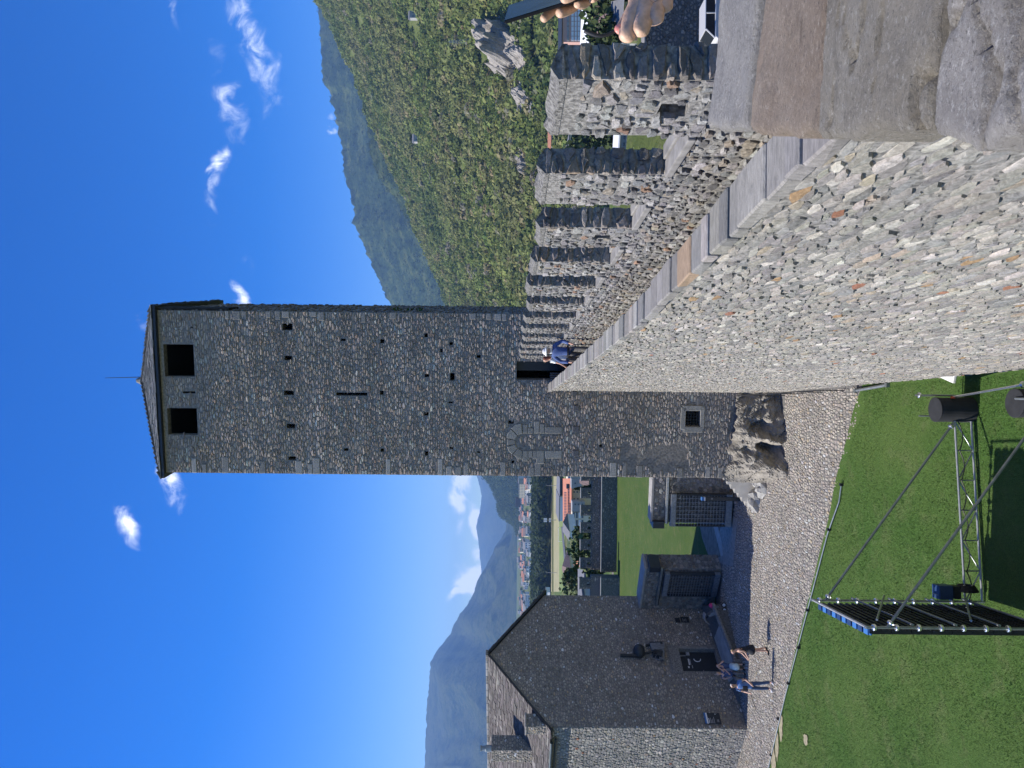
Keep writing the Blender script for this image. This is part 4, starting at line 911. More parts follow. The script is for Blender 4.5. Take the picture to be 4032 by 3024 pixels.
rw, RU_, RN_ = block_wall('gate_wall', 'low stone wall between the tower and the right gate', RWP, RWQ, .7, 3.93, 101, 200, PAL_MERLON, False)
C1 = Vector((-9.5, 39.2, 0)); LWP = C1 + HL * 3.0
lw, LU_, LN_ = block_wall('gate_wall', 'low shaded stone wall joining the gabled house beside the left gate', LWP, C1, 1.0, 3.90, 111, 160, PAL_DARK, True)
def gate(lab, P0, N_, U_, corners, seed):
    """corners (photo): top-left, top-right, bottom-left, bottom-right; bars on a steel frame standing before the wall"""
    pl = [on_plane(x, y, P0, N_) for x, y in corners]; sa = [(p - P0).dot(U_) for p in pl]; a, b = (sa[0] + sa[2]) / 2, (sa[1] + sa[3]) / 2; z1 = (pl[0].z + pl[1].z) / 2; z0 = .10
    g = thing('lattice_gate', lab, 'gate', tuple(P0 + U_ * (a + b) / 2)); pt = lambda s, z, d=0: P0 + U_ * s + N_ * d + Vector((0, 0, z))
    for z, h in ((z0 + .15, .30), (z1 - .13, .26)):
        f = MB(); f.box(pt((a + b) / 2, z), b - a, .24, h, U_, N_); f.build('frame_rail', M['iron_grey'], g, bevel=.01)
    for s in (a + .03, b - .03):
        f = MB(); f.box(pt(s, (z0 + z1) / 2), .06, .22, z1 - z0 - .58, U_, N_); f.build('frame_post', M['iron'], g)
    for d, nm in ((.10, 'front'), (-.10, 'back')):
        for k in range(1, 8): f = MB(); f.box(pt(a + (b - a) * k / 8, (z0 + z1) / 2, d), .022, .02, z1 - z0 - .58, U_, N_); f.build('upright_bar', M['iron_grey' if d > 0 else 'iron'], g)
        for k in range(1, 16): f = MB(); f.box(pt((a + b) / 2, z0 + .30 + (z1 - z0 - .58) * k / 16, d + .02), b - a - .13, .02, .022, U_, N_); f.build('cross_bar', M['iron_grey' if d > 0 else 'iron'], g)
    return a, b, z1
ga, gb, gz1 = gate('grey lattice gate slid open in front of the wall next to the tower', RWP + RN_ * .22, RN_, RU_, ((2633, 2071), (2646, 1943), (2879, 2071), (2893, 1946)), 1)
U2 = LU_; ha, hb, hz1 = gate('dark lattice gate slid open in the shade beside the gabled house', C1 + LN_ * .22, LN_, LU_, ((2607, 2343), (2616, 2257), (2825, 2343), (2838, 2257)), 2)
for nm, lab, P0, N_, U_, a, b, z, mt in (('gate_track', 'bright steel track along the wall above the right gate', RWP + RN_ * .16, RN_, RU_, ga + .1, ga + 2.9, gz1 + .18, 'steel'), ('gate_track', 'dark steel track along the shaded wall above the left gate', C1 + LN_ * .16, LN_, LU_, ha - .8, hb + .25, hz1 + .18, 'steel_dull')):
    o = thing(nm, lab, 'rail', tuple(P0 + U_ * (a + b) / 2 + Vector((0, 0, z)))); f = MB(); f.box(P0 + U_ * (a + b) / 2 + Vector((0, 0, z)), b - a, .16, .10, U_, N_); f.build('beam', M[mt], o)
    f = MB(); f.box(P0 + U_ * (a + b) / 2 + Vector((0, 0, z - .09)) + N_ * .02, b - a, .06, .05, U_, N_); f.build('guide', M['iron'], o)
    e = b if U_ is LU_ else a; f = MB(); f.box(P0 + U_ * (e + (.05 if U_ is LU_ else -.05)) + Vector((0, 0, z + .38)) - N_ * .3, .34, .9, .56, U_, N_); f.build('motor_housing', M['door_dark'], o)
st_p = gp(2888, 1952); sl = thing('information_stele', 'narrow black information post with a blue top by the right gate', 'sign', (st_p.x, 36.2, 0)); hS = 1.75
f = MB(); f.box((st_p.x, 36.2, hS / 2), .16, .22, hS); f.build('post', M['door_dark'], sl); f = MB(); f.box((st_p.x, 36.2, hS + .05), .165, .225, .12); f.build('blue_top', M['blue_print'], sl)
f = MB(); f.box((st_p.x, 36.2, hS - .03), .168, .228, .05); f.build('white_band', M['white_print'], sl)
for k in range(2): f = MB(); f.box((st_p.x + .02, 36.085, hS - .35 - .045 * k), .08, .006, .02); f.build('print_line', M['grey_print'], sl)
# passage beyond the gates: smooth flags, a pale steel strip, a dark bank, the upper lawn
f = MB()
def ground_quad(pts, z0, z1): return [(p.x, p.y, z0) for p in pts], [(p.x, p.y, z1) for p in pts]
def flat(name, pxs, z, mat, th_=.02):
    pts = [at_z(x, y, z) for x, y in pxs]; f = MB(); f.prism([(p.x, p.y, z - th_) for p in pts], (0, 0, th_)); return structure(f.build(name, mat))
flat('passage_paving', [(2905, 2040), (2885, 2230), (2822, 2215), (2830, 2100), (2850, 2040)], .02, M['flag_stone'])
flat('drain_cover', [(2806, 2062), (2823, 2062), (2842, 2130), (2848, 2186), (2838, 2190), (2822, 2125)], .03, M['pale_slab'])
flat('passage_bank', [(2752, 2055), (2806, 2055), (2836, 2192), (2795, 2205), (2765, 2120)], .028, M['earth'])
def _ul(u, v):
    y = 40.2 + 40 * v; x = -34 + 46 * u; return (x, y, .012 + .10 * fbm(x, y, 3, 3, .12) * min(1, (y - 40.2) / 6))
structure(grid_mesh('upper_lawn', _ul, 50, 50, M['lawn_far']))

# ================================================================ OUTER WALL with battlements beyond the lawn
ow = thing('outer_wall', 'long dark battlemented wall with a pale ledge behind the upper lawn', 'castle wall', (-12, 78, 0))
JX = (CAMZ, ); xj = px_dir(2350, 2262)[0] * 77.0
for (xa, xb, Y) in ((xj, 4.0, 78.0), (-40.0, xj, 75.6)):
    f = MB(); zl = CAMZ - (2370 - 2010) / FPX * Y
    f.add([(xa, Y, -1), (xb, Y, -1), (xb, Y, zl), (xa, Y, zl), (xa, Y + .9, zl), (xb, Y + .9, zl), (xb, Y + .9, zl + 1.0), (xa, Y + .9, zl + 1.0), (xa, Y + 1.5, zl + 1.0), (xb, Y + 1.5, zl + 1.0), (xb, Y + 1.5, -20), (xa, Y + 1.5, -20)],
          [(0, 1, 2, 3), (3, 2, 5, 4), (4, 5, 6, 7), (7, 6, 9, 8), (8, 9, 10, 11), (1, 0, 11, 10), (0, 3, 4, 7, 8, 11), (1, 10, 9, 6, 5, 2)]); f.build('wall_core', M['mortar_dark'], ow)
    f = MB(); f.box(((xa + xb) / 2, Y + .10, zl + .04), xb - xa, .32, .09); f.build('ledge_slab', M['pale_slab'], ow)
    va, vb = max(xa, -20), min(xb, 2)
    masonry(ow, 'stone', (va, Y, 0), (1, 0, 0), (0, 0, 1), (0, -1, 0), vb - va, zl - .05, .30, .16, PAL_DARK, 120 + int(Y), gap=.02, depth=.05, n_obj=110, K=6)
    masonry(ow, 'upper_stone', (va, Y + .9, zl + .08), (1, 0, 0), (0, 0, 1), (0, -1, 0), vb - va, .90, .30, .16, PAL_DARK, 125 + int(Y), gap=.02, depth=.05, n_obj=90, K=6)
for k, yc in enumerate((1874, 1943, 2011, 2079, 2147, 2219, 2299, 2372)):
    Y = 78.9 if yc < 2262 else 76.5; zl = CAMZ - (2370 - 2010) / FPX * (Y - .9); xc = px_dir(2320, yc)[0] * Y; w = 1.02
    mb = MB(); holed_wall(mb, (xc - w / 2, Y, zl + .98), (1, 0, 0), (0, 0, 1), (0, -1, 0), w, 1.08, [(.37, .65, .10, .40, .45)], .45)
    P = [(xc - w / 2, Y), (xc + w / 2, Y), (xc + w / 2, Y + .6), (xc - w / 2, Y + .6)]; zb, zt = zl + .98, zl + 2.06
    for i, j in ((1, 2), (3, 0)): mb.add([(*P[i], zb), (*P[j], zb), (*P[j], zt), (*P[i], zt)], [(0, 1, 2, 3)])
    holed_wall(mb, (xc + w / 2, Y + .6, zb), (-1, 0, 0), (0, 0, 1), (0, 1, 0), w, 1.08, [(w - .65, w - .37, .10, .40, .02)], .02)
    mer = mb.build('merlon', M['mortar_dark'], ow); f = MB(); f.box((xc, Y + .3, zt + .04), w + .08, .7, .10); f.build('merlon_cap', M['flag_stone'], mer)
    masonry(mer, 'stone', (xc - w / 2, Y, zb), (1, 0, 0), (0, 0, 1), (0, -1, 0), w, 1.06, .28, .15, PAL_DARK, 140 + k, gap=.02, depth=.05, n_obj=40, K=6, keep=lambda X, Y_: ~((X > .32) & (X < .70) & (Y_ > .05) & (Y_ < .45)))

# ================================================================ STAGE: screen, truss, ballast drums
def stage_z(x, y): return ground_z(x, y) + .02
def clamp(mb, c, r, ax): mb.lathe(Vector(c) - Vector(ax) * .035, [(r * 1.7, 0), (r * 2.1, .015), (r * 2.1, .055), (r * 1.7, .07)], 10, ax)
FPt = Vector((at(3880, 2370, 18.7).x, 18.7, 0)); FPt.z = stage_z(FPt.x, FPt.y)
topZ = at(3203, 2356, 18.7).z; NPt = at(3412, 2470, 15.85); NPt.z = stage_z(NPt.x, NPt.y)
topN = at(3414, 2470, 15.85).z
screen = thing('led_screen', 'tall video screen wall seen from its black ribbed back, standing on the lawn', 'screen', tuple((FPt + NPt) / 2))
sd = (NPt - FPt); sd.z = 0; SLn = sd.length; sd.normalize(); so = Vector((sd.y, -sd.x, 0)); so = so if so.x < 0 else -so        # so: away from the wall, the lit side
def scr(s, z, d=0.0): return FPt + sd * s + so * d + Vector((0, 0, z - FPt.z))
f = MB(); zt = (topZ + topN) / 2 - .12; zb = FPt.z + .25
nm_ = 0
for r in range(9):
    for c in range(3):
        f = MB(); a, b = .1 + (SLn - .2) * c / 3, .1 + (SLn - .2) * (c + 1) / 3; z0_, z1_ = zb + (zt - zb) * r / 9, zb + (zt - zb) * (r + 1) / 9
        f.box(scr((a + b) / 2, (z0_ + z1_) / 2, .12), b - a - .012, .09, z1_ - z0_ - .012, sd, so)
        for k in range(3): f.box(scr((a + b) / 2, z0_ + (z1_ - z0_) * (k + .5) / 3, .06), b - a - .05, .05, .05, sd, so)
        f.build('panel', M['black'], screen)
for k in range(10):
    f = MB(); f.box(scr(.1 + (SLn - .2) * (k + .5) / 10, zt + .03, .13), (SLn - .2) / 10 - .08, .12, .05, sd, so); f.build('panel_lug', M['blue_print'] if k % 2 else M['navy'], screen)
f = MB(); f.box(scr(SLn / 2, zt + .005, .17), SLn - .16, .03, .03, sd, so); f.build('top_trim', M['blue_print'], screen)
scaf = thing('screen_scaffold', 'steel tube scaffold with couplers that holds the video screen upright', 'scaffold', tuple(FPt))
for s, zt_ in ((0, topZ), (SLn, topN)):
    f = MB(); f.tube(scr(s, FPt.z - .0 if s == 0 else NPt.z), scr(s, zt_ + .05), .03, 10); f.build('upright_tube', M['steel_dull'], scaf)
    n_ = 9
    for k in range(n_):
        f = MB(); clamp(f, scr(s, FPt.z + .35 + (zt_ - FPt.z - .5) * k / (n_ - 1)), .034, (0, 0, 1)); f.build('coupler', M['clamp'], scaf)
f = MB(); f.tube(scr(-.05, topZ + .02, -.01), scr(SLn + .05, topN + .02, -.01), .028, 10); f.build('top_tube', M['steel'], scaf)
for k in range(4):
    z = FPt.z + .55 + (topZ - FPt.z - 1.5) * k / 3; f = MB(); f.tube(scr(.0, z, -.06), scr(SLn, z, -.06), .026, 8)
    f.build('ledger_tube', M['steel_dull'], scaf)
for z0_, z1_ in ((topZ - 1.15, topZ - .25),):
    f = MB(); f.tube(scr(.02, z0_ - .6, -.13), scr(SLn * .96, z1_, -.13), .024, 8); f.build('diagonal_tube', M['steel_dull'], scaf)
f = MB(); f.tube(scr(.02, FPt.z + .5, -.13), scr(SLn * .96, FPt.z + 2.0, -.13), .024, 8); f.build('diagonal_tube', M['steel_dull'], scaf)
D1p = at(3830, 1658, 19.2); D1p.z = stage_z(D1p.x, D1p.y)
truss = thing('ground_truss', 'grey ladder truss lying on edge across the lawn from the screen to the far drum', 'truss', tuple(D1p))
ta_, tb_ = FPt.copy(), D1p.copy(); ht = .48
for z_, nm in ((.06, 'lower_chord'), (ht, 'upper_chord')):
    f = MB(); f.tube(ta_ + Vector((0, 0, z_)), tb_ + Vector((0, 0, z_)), .027, 10); f.build(nm, M['steel'], truss)
nb = 6
for k in range(nb + 1):
    p = ta_.lerp(tb_, k / nb); f = MB(); f.tube(p + Vector((0, 0, .06)), p + Vector((0, 0, ht)), .018, 8); f.build('post_tube', M['steel_dull'], truss)
    if k < nb:
        q = ta_.lerp(tb_, (k + 1) / nb); a, b = (.06, ht) if k % 2 else (ht, .06); f = MB(); f.tube(p + Vector((0, 0, a)), q + Vector((0, 0, b)), .016, 8); f.build('diagonal_web', M['steel_dull'], truss)
f = MB(); pts = []
for k in range(49): t = k / 48; p = ta_.lerp(tb_, t); pts.append(p + Vector((0, -.05, ht - .05 - .10 * abs(math.sin(t * math.pi * 6)) )))
f.path(pts, .014, 6); tag(f.build('power_cable', M['black']), 'black cable looping along the upper chord of the ladder truss', 'cable')
def brace(p, q, lab):
    o = thing('brace_tube', lab, 'tube', tuple(p)); f = MB(); f.tube(p, q, .030, 10); f.build('tube', M['steel_dull'], o)
    for e, d in ((p, q - p), (q, p - q)): f = MB(); clamp(f, e + d.normalized() * .12, .034, tuple(d.normalized())); f.build('coupler', M['clamp'], o)
brace(D1p + Vector((-.05, -.02, .52)), scr(0, at(3250, 2351, 18.7).z), 'long slanting steel tube from the far drum up to the far screen post')
D2 = at_z(3950 + 140, 1588, ground_z(0, 16.4)); D2 = Vector((at(4075, 1588, 16.3).x, 16.3, 0)); D2.z = stage_z(D2.x, D2.y)
brace(D2 + Vector((-.3, .1, .30)), scr(SLn, at(3493, 2473, 15.85).z), 'long slanting steel tube from the near drum up to the near screen post')
for k, (c, lab) in enumerate(((D1p + Vector((.28, .12, 0)), 'black covered ballast drum at the far end of the ladder truss'), (D2, 'black covered ballast drum cut off by the picture edge, nearer than the other'))):
    o = thing('ballast_drum', lab, 'drum', tuple(c), 'black ballast drums'); f = MB()
    f.lathe(c, [(.32, 0), (.325, .30), (.31, .60), (.315, .86), (.30, .90), (.28, .905)], 28); f.build('drum_body', M['fabric_black'], o, sm=False)
    f = MB(); f.lathe(c + Vector((0, 0, .886)), [(.318, 0), (.318, .03), (.30, .036)], 28); f.build('drum_lid', M['fabric_black'], o)
d1t, d2t = D1p + Vector((.60, .05, .52)), D2 + Vector((.40, .05, .70))
fr = thing('drum_scaffold', 'pale steel tubes with couplers tying the two black drums together', 'scaffold', tuple(d1t))
f = MB(); f.tube(d1t, d2t, .028, 10); f.build('tie_tube', M['clamp'], fr)
f = MB(); f.tube(D1p + Vector((.64, .32, 0)), D1p + Vector((.64, .32, 1.32)), .024, 8); f.build('upright_tube', M['steel_dull'], fr); f = MB(); clamp(f, D1p + Vector((.64, .32, 1.22)), .034, (0, 0, 1)); f.build('coupler', M['clamp'], fr)
f = MB(); f.tube(D1p + Vector((.10, .50, 0)), D1p + Vector((.10, .50, 1.12)), .02, 8); f.build('upright_tube', M['steel_dull'], fr)
f = MB(); f.tube(d2t + Vector((0, .1, -.6)), d2t + Vector((.02, -1.5, .0)), .03, 10); f.build('tie_tube', M['steel_dull'], fr); f = MB(); clamp(f, d2t, .036, (0, 1, 0)); f.build('coupler', M['clamp'], fr)
f = MB(); f.tube(D2 + Vector((.1, -.05, .93)), D2 + Vector((.1, -.42, .96)), .026, 10); f.build('stub_tube', M['steel_dull'], fr)
f = MB(); f.box(d1t + Vector((0, -.08, .03)), .05, .12, .05); f.build('red_marker', simple('red_marker', (.75, .12, .04), .5), fr)
cs_ = thing('equipment_case', 'dark blue equipment case on the scaffold behind the screen', 'case', tuple(scr(.15, FPt.z + 1.0, -.3)))
f = MB(); cz = at(3735, 2380, 18.55).z; f.box(scr(.12, cz + .12, -.26), .34, .34, .34, sd, so); f.build('case_body', M['navy'], cs_, bevel=.02); f = MB(); f.box(scr(.12, cz - .17, -.26), .30, .30, .16, sd, so); f.build('case_base', M['black'], cs_)
f = MB(); f.tube(scr(.0, cz + .3, -.2), scr(.24, cz + .3, -.2), .012, 6); f.build('case_handle', M['steel_dull'], cs_)
f = MB(); cc2 = scr(.16, at(3810, 2390, 18.5).z, -.30)
for r in range(5): f.path([cc2 + (sd * math.cos(a) + Vector((0, 0, 1)) * math.sin(a)) * (.26 - .02 * r) - so * .03 * r for a in [2 * math.pi * k / 20 for k in range(21)]], .022, 6)
tag(f.build('cable_coil', M['black']), 'coil of black cable hanging under the blue equipment case', 'cable')

# edging pipe between path and lawn, with black clips; kerb bar, loose slab, handrail at the wall foot
pipe_px = [(3321, 1905), (3312, 1975), (3267, 2100), (3189, 2395), (3100, 2735), (3035, 3010), (2990, 3180)]
pp = [gp(*q) + Vector((0, 0, .07)) for q in pipe_px]; ep = thing('edging_pipe', 'thin grey pipe with black clips along the edge of the lawn', 'pipe', tuple(pp[0]))
f = MB(); f.path(pp, .022, 8); f.build('pipe', M['steel_dull'], ep)
for q in [(3321, 1908), (3272, 2085), (3187, 2402), (3152, 2550), (3111, 2690), (3071, 2830), (3043, 2972)]:
    f = MB(); p = gp(*q) + Vector((0, 0, .05)); f.box(p, .09, .09, .16); f.build('clip', M['black'], ep)
a, b = gp(3376, 1538), gp(3500, 1516); f = MB(); f.tube(a + Vector((0, 0, .06)), b + Vector((0, 0, .06)), .05, 8); f.box(a + Vector((0, 0, .05)), .14, .14, .12); f.box(b + Vector((0, 0, .05)), .14, .14, .12)
tag(f.build('kerb_bar', M['steel_dull']), 'short grey bar with dark ends where the path meets the lawn by the big wall', 'bar')
a, b = gp(3706, 1467), gp(3768, 1494); f = MB(); f.box((a + b) / 2 + Vector((0, 0, .05)), (b - a).length, .22, .08, (b - a).normalized(), Vector((-(b - a).y, (b - a).x, 0)).normalized())
tag(f.build('loose_slab', M['white'], bevel=.02), 'pale loose slab lying on the grass against the big wall', 'slab')
hr = thing('handrail', 'thin black handrail along the foot of the sunlit wall by the rock', 'handrail', tuple(gp(3150, 1478)))
w0 = lambda y, z: Vector((wall_x(1.18, y), y, z)); f = MB(); f.path([w0(25.5, .55), w0(28.0, 1.05), w0(30.9, 1.75)], .022, 6); f.build('rail', M['black'], hr)
for y, z in ((25.5, .55), (27, .85), (28.6, 1.2), (30.3, 1.6)): f = MB(); f.tube(w0(y, ground_z(0, y)), w0(y, z), .018, 6); f.build('post', M['black'], hr)

# ================================================================ COBBLES of the path
cob_x0, cob_y0 = -24.0, 23.0
def cob_map(V3):
    x = cob_x0 + V3[..., 0]; y = cob_y0 + V3[..., 1]; return np.stack([x, y, gz_np(x, y) - .012 + V3[..., 2]], -1)
def cob_keep(X, Y):
    x, y = cob_x0 + X, cob_y0 + Y; ok = (y > edge_y(x) + .14) & (x < 1.25 - .0505 * y) & (x > -.60 * y) 
    ok &= ~(((x - HP.x) * HN.x + (y - HP.y) * HN.y < .05) & ((x - HP.x) * HE.x + (y - HP.y) * HE.y > -.05))
    ok &= ~((x > RWP.x - .05) & (y > RWP.y - .1 - (x - RWP.x) * .16))
    ok &= ~((x <= RWP.x) & (y > 38.6 + (x + 6.8) * -.2))
    ok &= ((x - C1.x) * LN_.x + (y - C1.y) * LN_.y > .02) | (x > C1.x)
    return ok & ~((x > -3.0) & (y > 30.4)) 
path_o = bpy.data.objects['cobbled_path']
masonry(path_o, 'cobble', (cob_x0, cob_y0, 0), (1, 0, 0), (0, 1, 0), (0, 0, 1), 25.2, 16.4, .115, .15, PAL_COB, 201, gap=.008, depth=.022, keep=cob_keep, n_obj=300, K=6, fmap=cob_map, jit=.5)
# ================================================================ FAR LAND: valley, hills, forest
VZ = -39.0
def land_mat(name, cols, scale, bump_d, rough=.95, scale2=None):
    m, nt, b = new_mat(name); L = nt.links.new; b.inputs['Roughness'].default_value = rough; b.inputs['Specular IOR Level'].default_value = .1
    g = nt.nodes.new('ShaderNodeNewGeometry')
    def nz(s, d=8, r=.65):
        n = nt.nodes.new('ShaderNodeTexNoise'); n.inputs['Scale'].default_value = s; n.inputs['Detail'].default_value = d; n.inputs['Roughness'].default_value = r; L(g.outputs['Position'], n.inputs['Vector']); return n.outputs[0]
    n1 = nz(scale); n2 = nz(scale2 or scale * 9, 6, .7)
    cr_ = nt.nodes.new('ShaderNodeValToRGB'); el = cr_.color_ramp.elements
    el[0].position = .34; el[0].color = (*cols[0], 1); el[1].position = .66; el[1].color = (*cols[-1], 1)
    for i, c in enumerate(cols[1:-1]): e = el.new(.34 + .32 * (i + 1) / (len(cols) - 1)); e.color = (*c, 1)
    ad = nt.nodes.new('ShaderNodeMath'); ad.operation = 'MULTIPLY_ADD'; L(n2, ad.inputs[0]); ad.inputs[1].default_value = .5; 
    sb = nt.nodes.new('ShaderNodeMath'); sb.operation = 'SUBTRACT'; L(n1, sb.inputs[0]); sb.inputs[1].default_value = .25; L(sb.outputs[0], ad.inputs[2])
    L(ad.outputs[0], cr_.inputs[0]); L(cr_.outputs[0], b.inputs['Base Color'])
    bp = nt.nodes.new('ShaderNodeBump'); bp.inputs['Distance'].default_value = bump_d; bp.inputs['Strength'].default_value = 1.0; L(n2, bp.inputs['Height']); L(bp.outputs[0], b.inputs['Normal'])
    return m
M['valley'] = land_mat('valley_fields', [(.05, .085, .02), (.08, .12, .03), (.15, .15, .06), (.06, .09, .03)], .006, .0)
M['wood_far'] = land_mat('distant_woodland', [(.012, .024, .012), (.04, .06, .02), (.09, .10, .04), (.03, .05, .02)], .006, 40.0, scale2=.03)
M['wood_ridge'] = land_mat('wooded_ridge', [(.012, .024, .010), (.035, .058, .02), (.085, .105, .035)], .01, 16.0, scale2=.055)
M['hill_floor'] = land_mat('hill_floor', [(.065, .09, .024), (.095, .12, .034), (.14, .145, .06)], .05, .8, scale2=.6)
M['grey_rock'] = stone_mat('cliff_rock', fine=.22, bump=.8, var=.4, veins=(1, 1, 2))
M['field'] = simple('mown_field', (.16, .21, .05), .95, var=.15, scale=.1); M['field_dry'] = simple('dry_field', (.30, .27, .13), .95, var=.15, scale=.08); M['asphalt'] = simple('asphalt', (.085, .088, .095), .9, var=.2, scale=.5)
M['terrace'] = simple('terrace_asphalt', (.06, .06, .062), .9, var=.25, scale=2)
f = MB(); f.add([(-13000, -900, VZ), (13000, -900, VZ), (13000, 17400, VZ), (-13000, 17400, VZ)], [(0, 1, 2, 3)]); structure(f.build('valley_floor', M['valley']))
f = MB(); top_ = [(-76, -32), (62, -32), (62, 60), (20, 94), (-76, 94)]; c_ = (-10, 30)
lo = [(c_[0] + (x - c_[0]) * 1.9, c_[1] + (y - c_[1]) * 1.75) for x, y in top_]
f.add([(x, y, -2.0) for x, y in top_] + [(x, y, VZ - .2) for x, y in lo], [(0, 1, 2, 3, 4)] + [(k, (k + 1) % 5, 5 + (k + 1) % 5, 5 + k)[::-1] for k in range(5)]); structure(f.build('castle_hill', M['hill_floor']))
f = MB(); f.add([(2.9, 1, -1.7), (60, 1, -1.7), (60, 50, -1.7), (1.0, 50, -1.7)], [(0, 1, 2, 3)]); structure(f.build('terrace_ground', M['terrace']))

def skyline(pts):
    D = [px_dir(x, y) for x, y in pts]; b = np.array([d[0] for d in D]); a = np.array([d[2] for d in D]); o = np.argsort(b); return b[o], a[o]
def strip(name, pts, R, F, footz, mat, nu, nv, rough, fs, seed, pw=1.0, back=True, jag=0.0, spur=0.0):
    b, a = skyline(pts); bs = np.linspace(b[0], b[-1], nu + 1); V = []
    H = np.zeros((nv + 1, nu + 1))
    for j in range(nv + 1):
        t = j / nv
        for i, bb in enumerate(bs):
            d = F + (R - F) * t; x, y = bb * d, d; za = CAMZ + np.interp(bb, b, a) * R
            z = footz + (za - footz) * t ** pw
            w = math.sin(math.pi * min(1, t)) ** .7
            z += rough * w * (fbm(x, y, seed, 5, fs)) + spur * w * (abs(fbm(bb * 9, t * .8, seed, 3, 1.0)) * -1 + .2)
            if t > .97: z += jag * fbm(bb * 120, 0, seed, 4)
            V.append((x, y, z)); H[j, i] = z
    n0 = nv + 1
    if back:
        for i, bb in enumerate(bs): d = R * 1.12; V.append((bb * d, d, VZ)); 
        n0 += 1
    i, j = np.meshgrid(np.arange(nu), np.arange(n0 - 1)); k = (j * (nu + 1) + i).ravel()
    o = structure(put(name, mesh_arr(name, np.array(V), np.stack([k, k + 1, k + nu + 2, k + nu + 1], -1), None, True), mat)); return o, bs, H
NEARHILL = [(900, -900), (1100, -300), (1249, 0), (1313, 109), (1367, 237), (1422, 365), (1458, 474), (1504, 565), (1550, 675), (1604, 784), (1641, 911), (1695, 1021), (1741, 1130), (1768, 1212), (1850, 1350), (1950, 1500), (2010, 1640)]
HR, HF = 1500.0, 400.0
hill, HBs, HH = strip('wooded_hill', NEARHILL, HR, HF, VZ - 1, M['hill_floor'], 150, 70, 26.0, .006, 3.0, 1.05)
FR = strip('far_wooded_ridge', [(1150, -700), (1230, -200), (1258, 73), (1265, 200), (1271, 328), (1298, 365), (1310, 420), (1322, 465), (1349, 602), (1358, 693), (1395, 820), (1389, 875), (1415, 930), (1440, 984), (1486, 1094), (1540, 1203), (1640, 1350), (1800, 1550), (1960, 1700)], 4300, 2300, VZ, M['wood_ridge'], 220, 90, 34.0, .004, 5.0, 1.35, jag=34.0, spur=60)
MR = strip('middle_wooded_ridge', [(1440, 400), (1455, 600), (1490, 700), (1555, 780), (1600, 860), (1655, 960), (1700, 1060), (1752, 1150), (1790, 1225), (1900, 1400)], 2700, 1700, VZ, M['wood_ridge'], 120, 40, 26.0, .005, 6.0, 1.2, jag=14.0)
GS = strip('green_spur', [(1700, 1640), (1800, 1760), (1901, 1880), (1931, 1910), (1956, 1969), (1962, 2019), (1981, 2040), (2028, 2072), (2044, 2110)], 3900, 3300, VZ, M['wood_ridge'], 110, 40, 30.0, .004, 7.0, 1.0, jag=12.0)
strip('blue_mountain', [(1640, 3500), (1668, 3150), (1673, 3024), (1679, 2800), (1697, 2607), (1718, 2563), (1768, 2505), (1800, 2433), (1842, 2378), (1870, 2327), (1897, 2264), (1939, 2205), (1977, 2146), (1994, 2104), (2022, 2060)], 9500, 5600, VZ, M['wood_far'], 260, 110, 170.0, .0011, 9.0, .92, jag=26.0, spur=420)
strip('farthest_mountains', [(1880, 2500), (1890, 2400), (1897, 2290), (1897, 2264), (1886, 2150), (1876, 2074), (1890, 2010), (1897, 1954), (1885, 1900), (1870, 1855), (1876, 1800), (1850, 1700), (1880, 1550)], 16000, 11500, VZ, M['wood_far'], 160, 60, 170.0, .0008, 12.0, .95, jag=22.0, spur=300)
# woodland crowns
def crowns(name, P, S, seed, pal, nq=44, flat=.85, mat='forest', patch=0.0):
    rng = np.random.default_rng(seed); protos = []
    for k in range(7):
        u = rng.normal(size=(nq, 3)); u /= np.linalg.norm(u, axis=1)[:, None]; u[:, 2] = np.abs(u[:, 2]) * 1.1 - .25
        lump = 1 + .28 * np.array([mnoise.noise(Vector(tuple(q * 2.1 + k * 7))) for q in u]); c = u * lump[:, None] * np.array([1, 1, flat]) * rng.uniform(.72, 1.05, (nq, 1))
        nrm = u + rng.normal(0, .28, (nq, 3)); nrm /= np.linalg.norm(nrm, axis=1)[:, None]
        t = np.cross(nrm, rng.normal(size=(nq, 3))); t /= np.linalg.norm(t, axis=1)[:, None]; s = np.cross(nrm, t); r = rng.uniform(.13, .28, (nq, 1))
        protos.append(np.stack([c + t * r, c + s * r * .8, c - t * r * .9, c - s * r], 1).reshape(-1, 3))
    protos = np.array(protos); n = len(P); pk = rng.integers(0, 7, n); ang = rng.uniform(0, 2 * np.pi, n); ca, sa = np.cos(ang), np.sin(ang)
    V = protos[pk]; V = np.stack([V[..., 0] * ca[:, None] - V[..., 1] * sa[:, None], V[..., 0] * sa[:, None] + V[..., 1] * ca[:, None], V[..., 2]], -1) * S[:, None, None] + P[:, None, :]
    Q = (np.arange(nq * 4).reshape(-1, 4)[None] + (np.arange(n) * nq * 4)[:, None, None]).reshape(-1, 4)
    tc_ = pick_cols(n, pal, rng, .22)
    if patch:
        w_ = np.clip(np.array([fbm(q[0], q[1], q[2] * 2, 3, patch) for q in P]) * 2.2, -1, 1)[:, None]; tc_ = np.where(w_ > 0, tc_ * (1 - w_ * .75) + w_ * .75 * np.array([[.20, .20, .085]]), tc_ * (1 + w_ * .75) - w_ * .75 * np.array([[.10, .145, .042]]))
    c = np.repeat(tc_, nq, 0) * (1 + rng.uniform(-.3, .3, (n * nq, 1)))
    return put(name, mesh_arr(name, V.reshape(-1, 3), Q, np.repeat(c, 4, 0)), M[mat], None, 'stuff')
PAL_WOOD = [(tuple(v * 1.42 for v in c_), w_) for c_, w_ in [((.11, .138, .034), 5), ((.14, .155, .046), 4), ((.07, .10, .024), 2.4), ((.18, .18, .062), 2.2), ((.20, .165, .085), .9), ((.15, .18, .05), 2), ((.18, .165, .12), .5)]]
rng = np.random.default_rng(12); nT = 8600
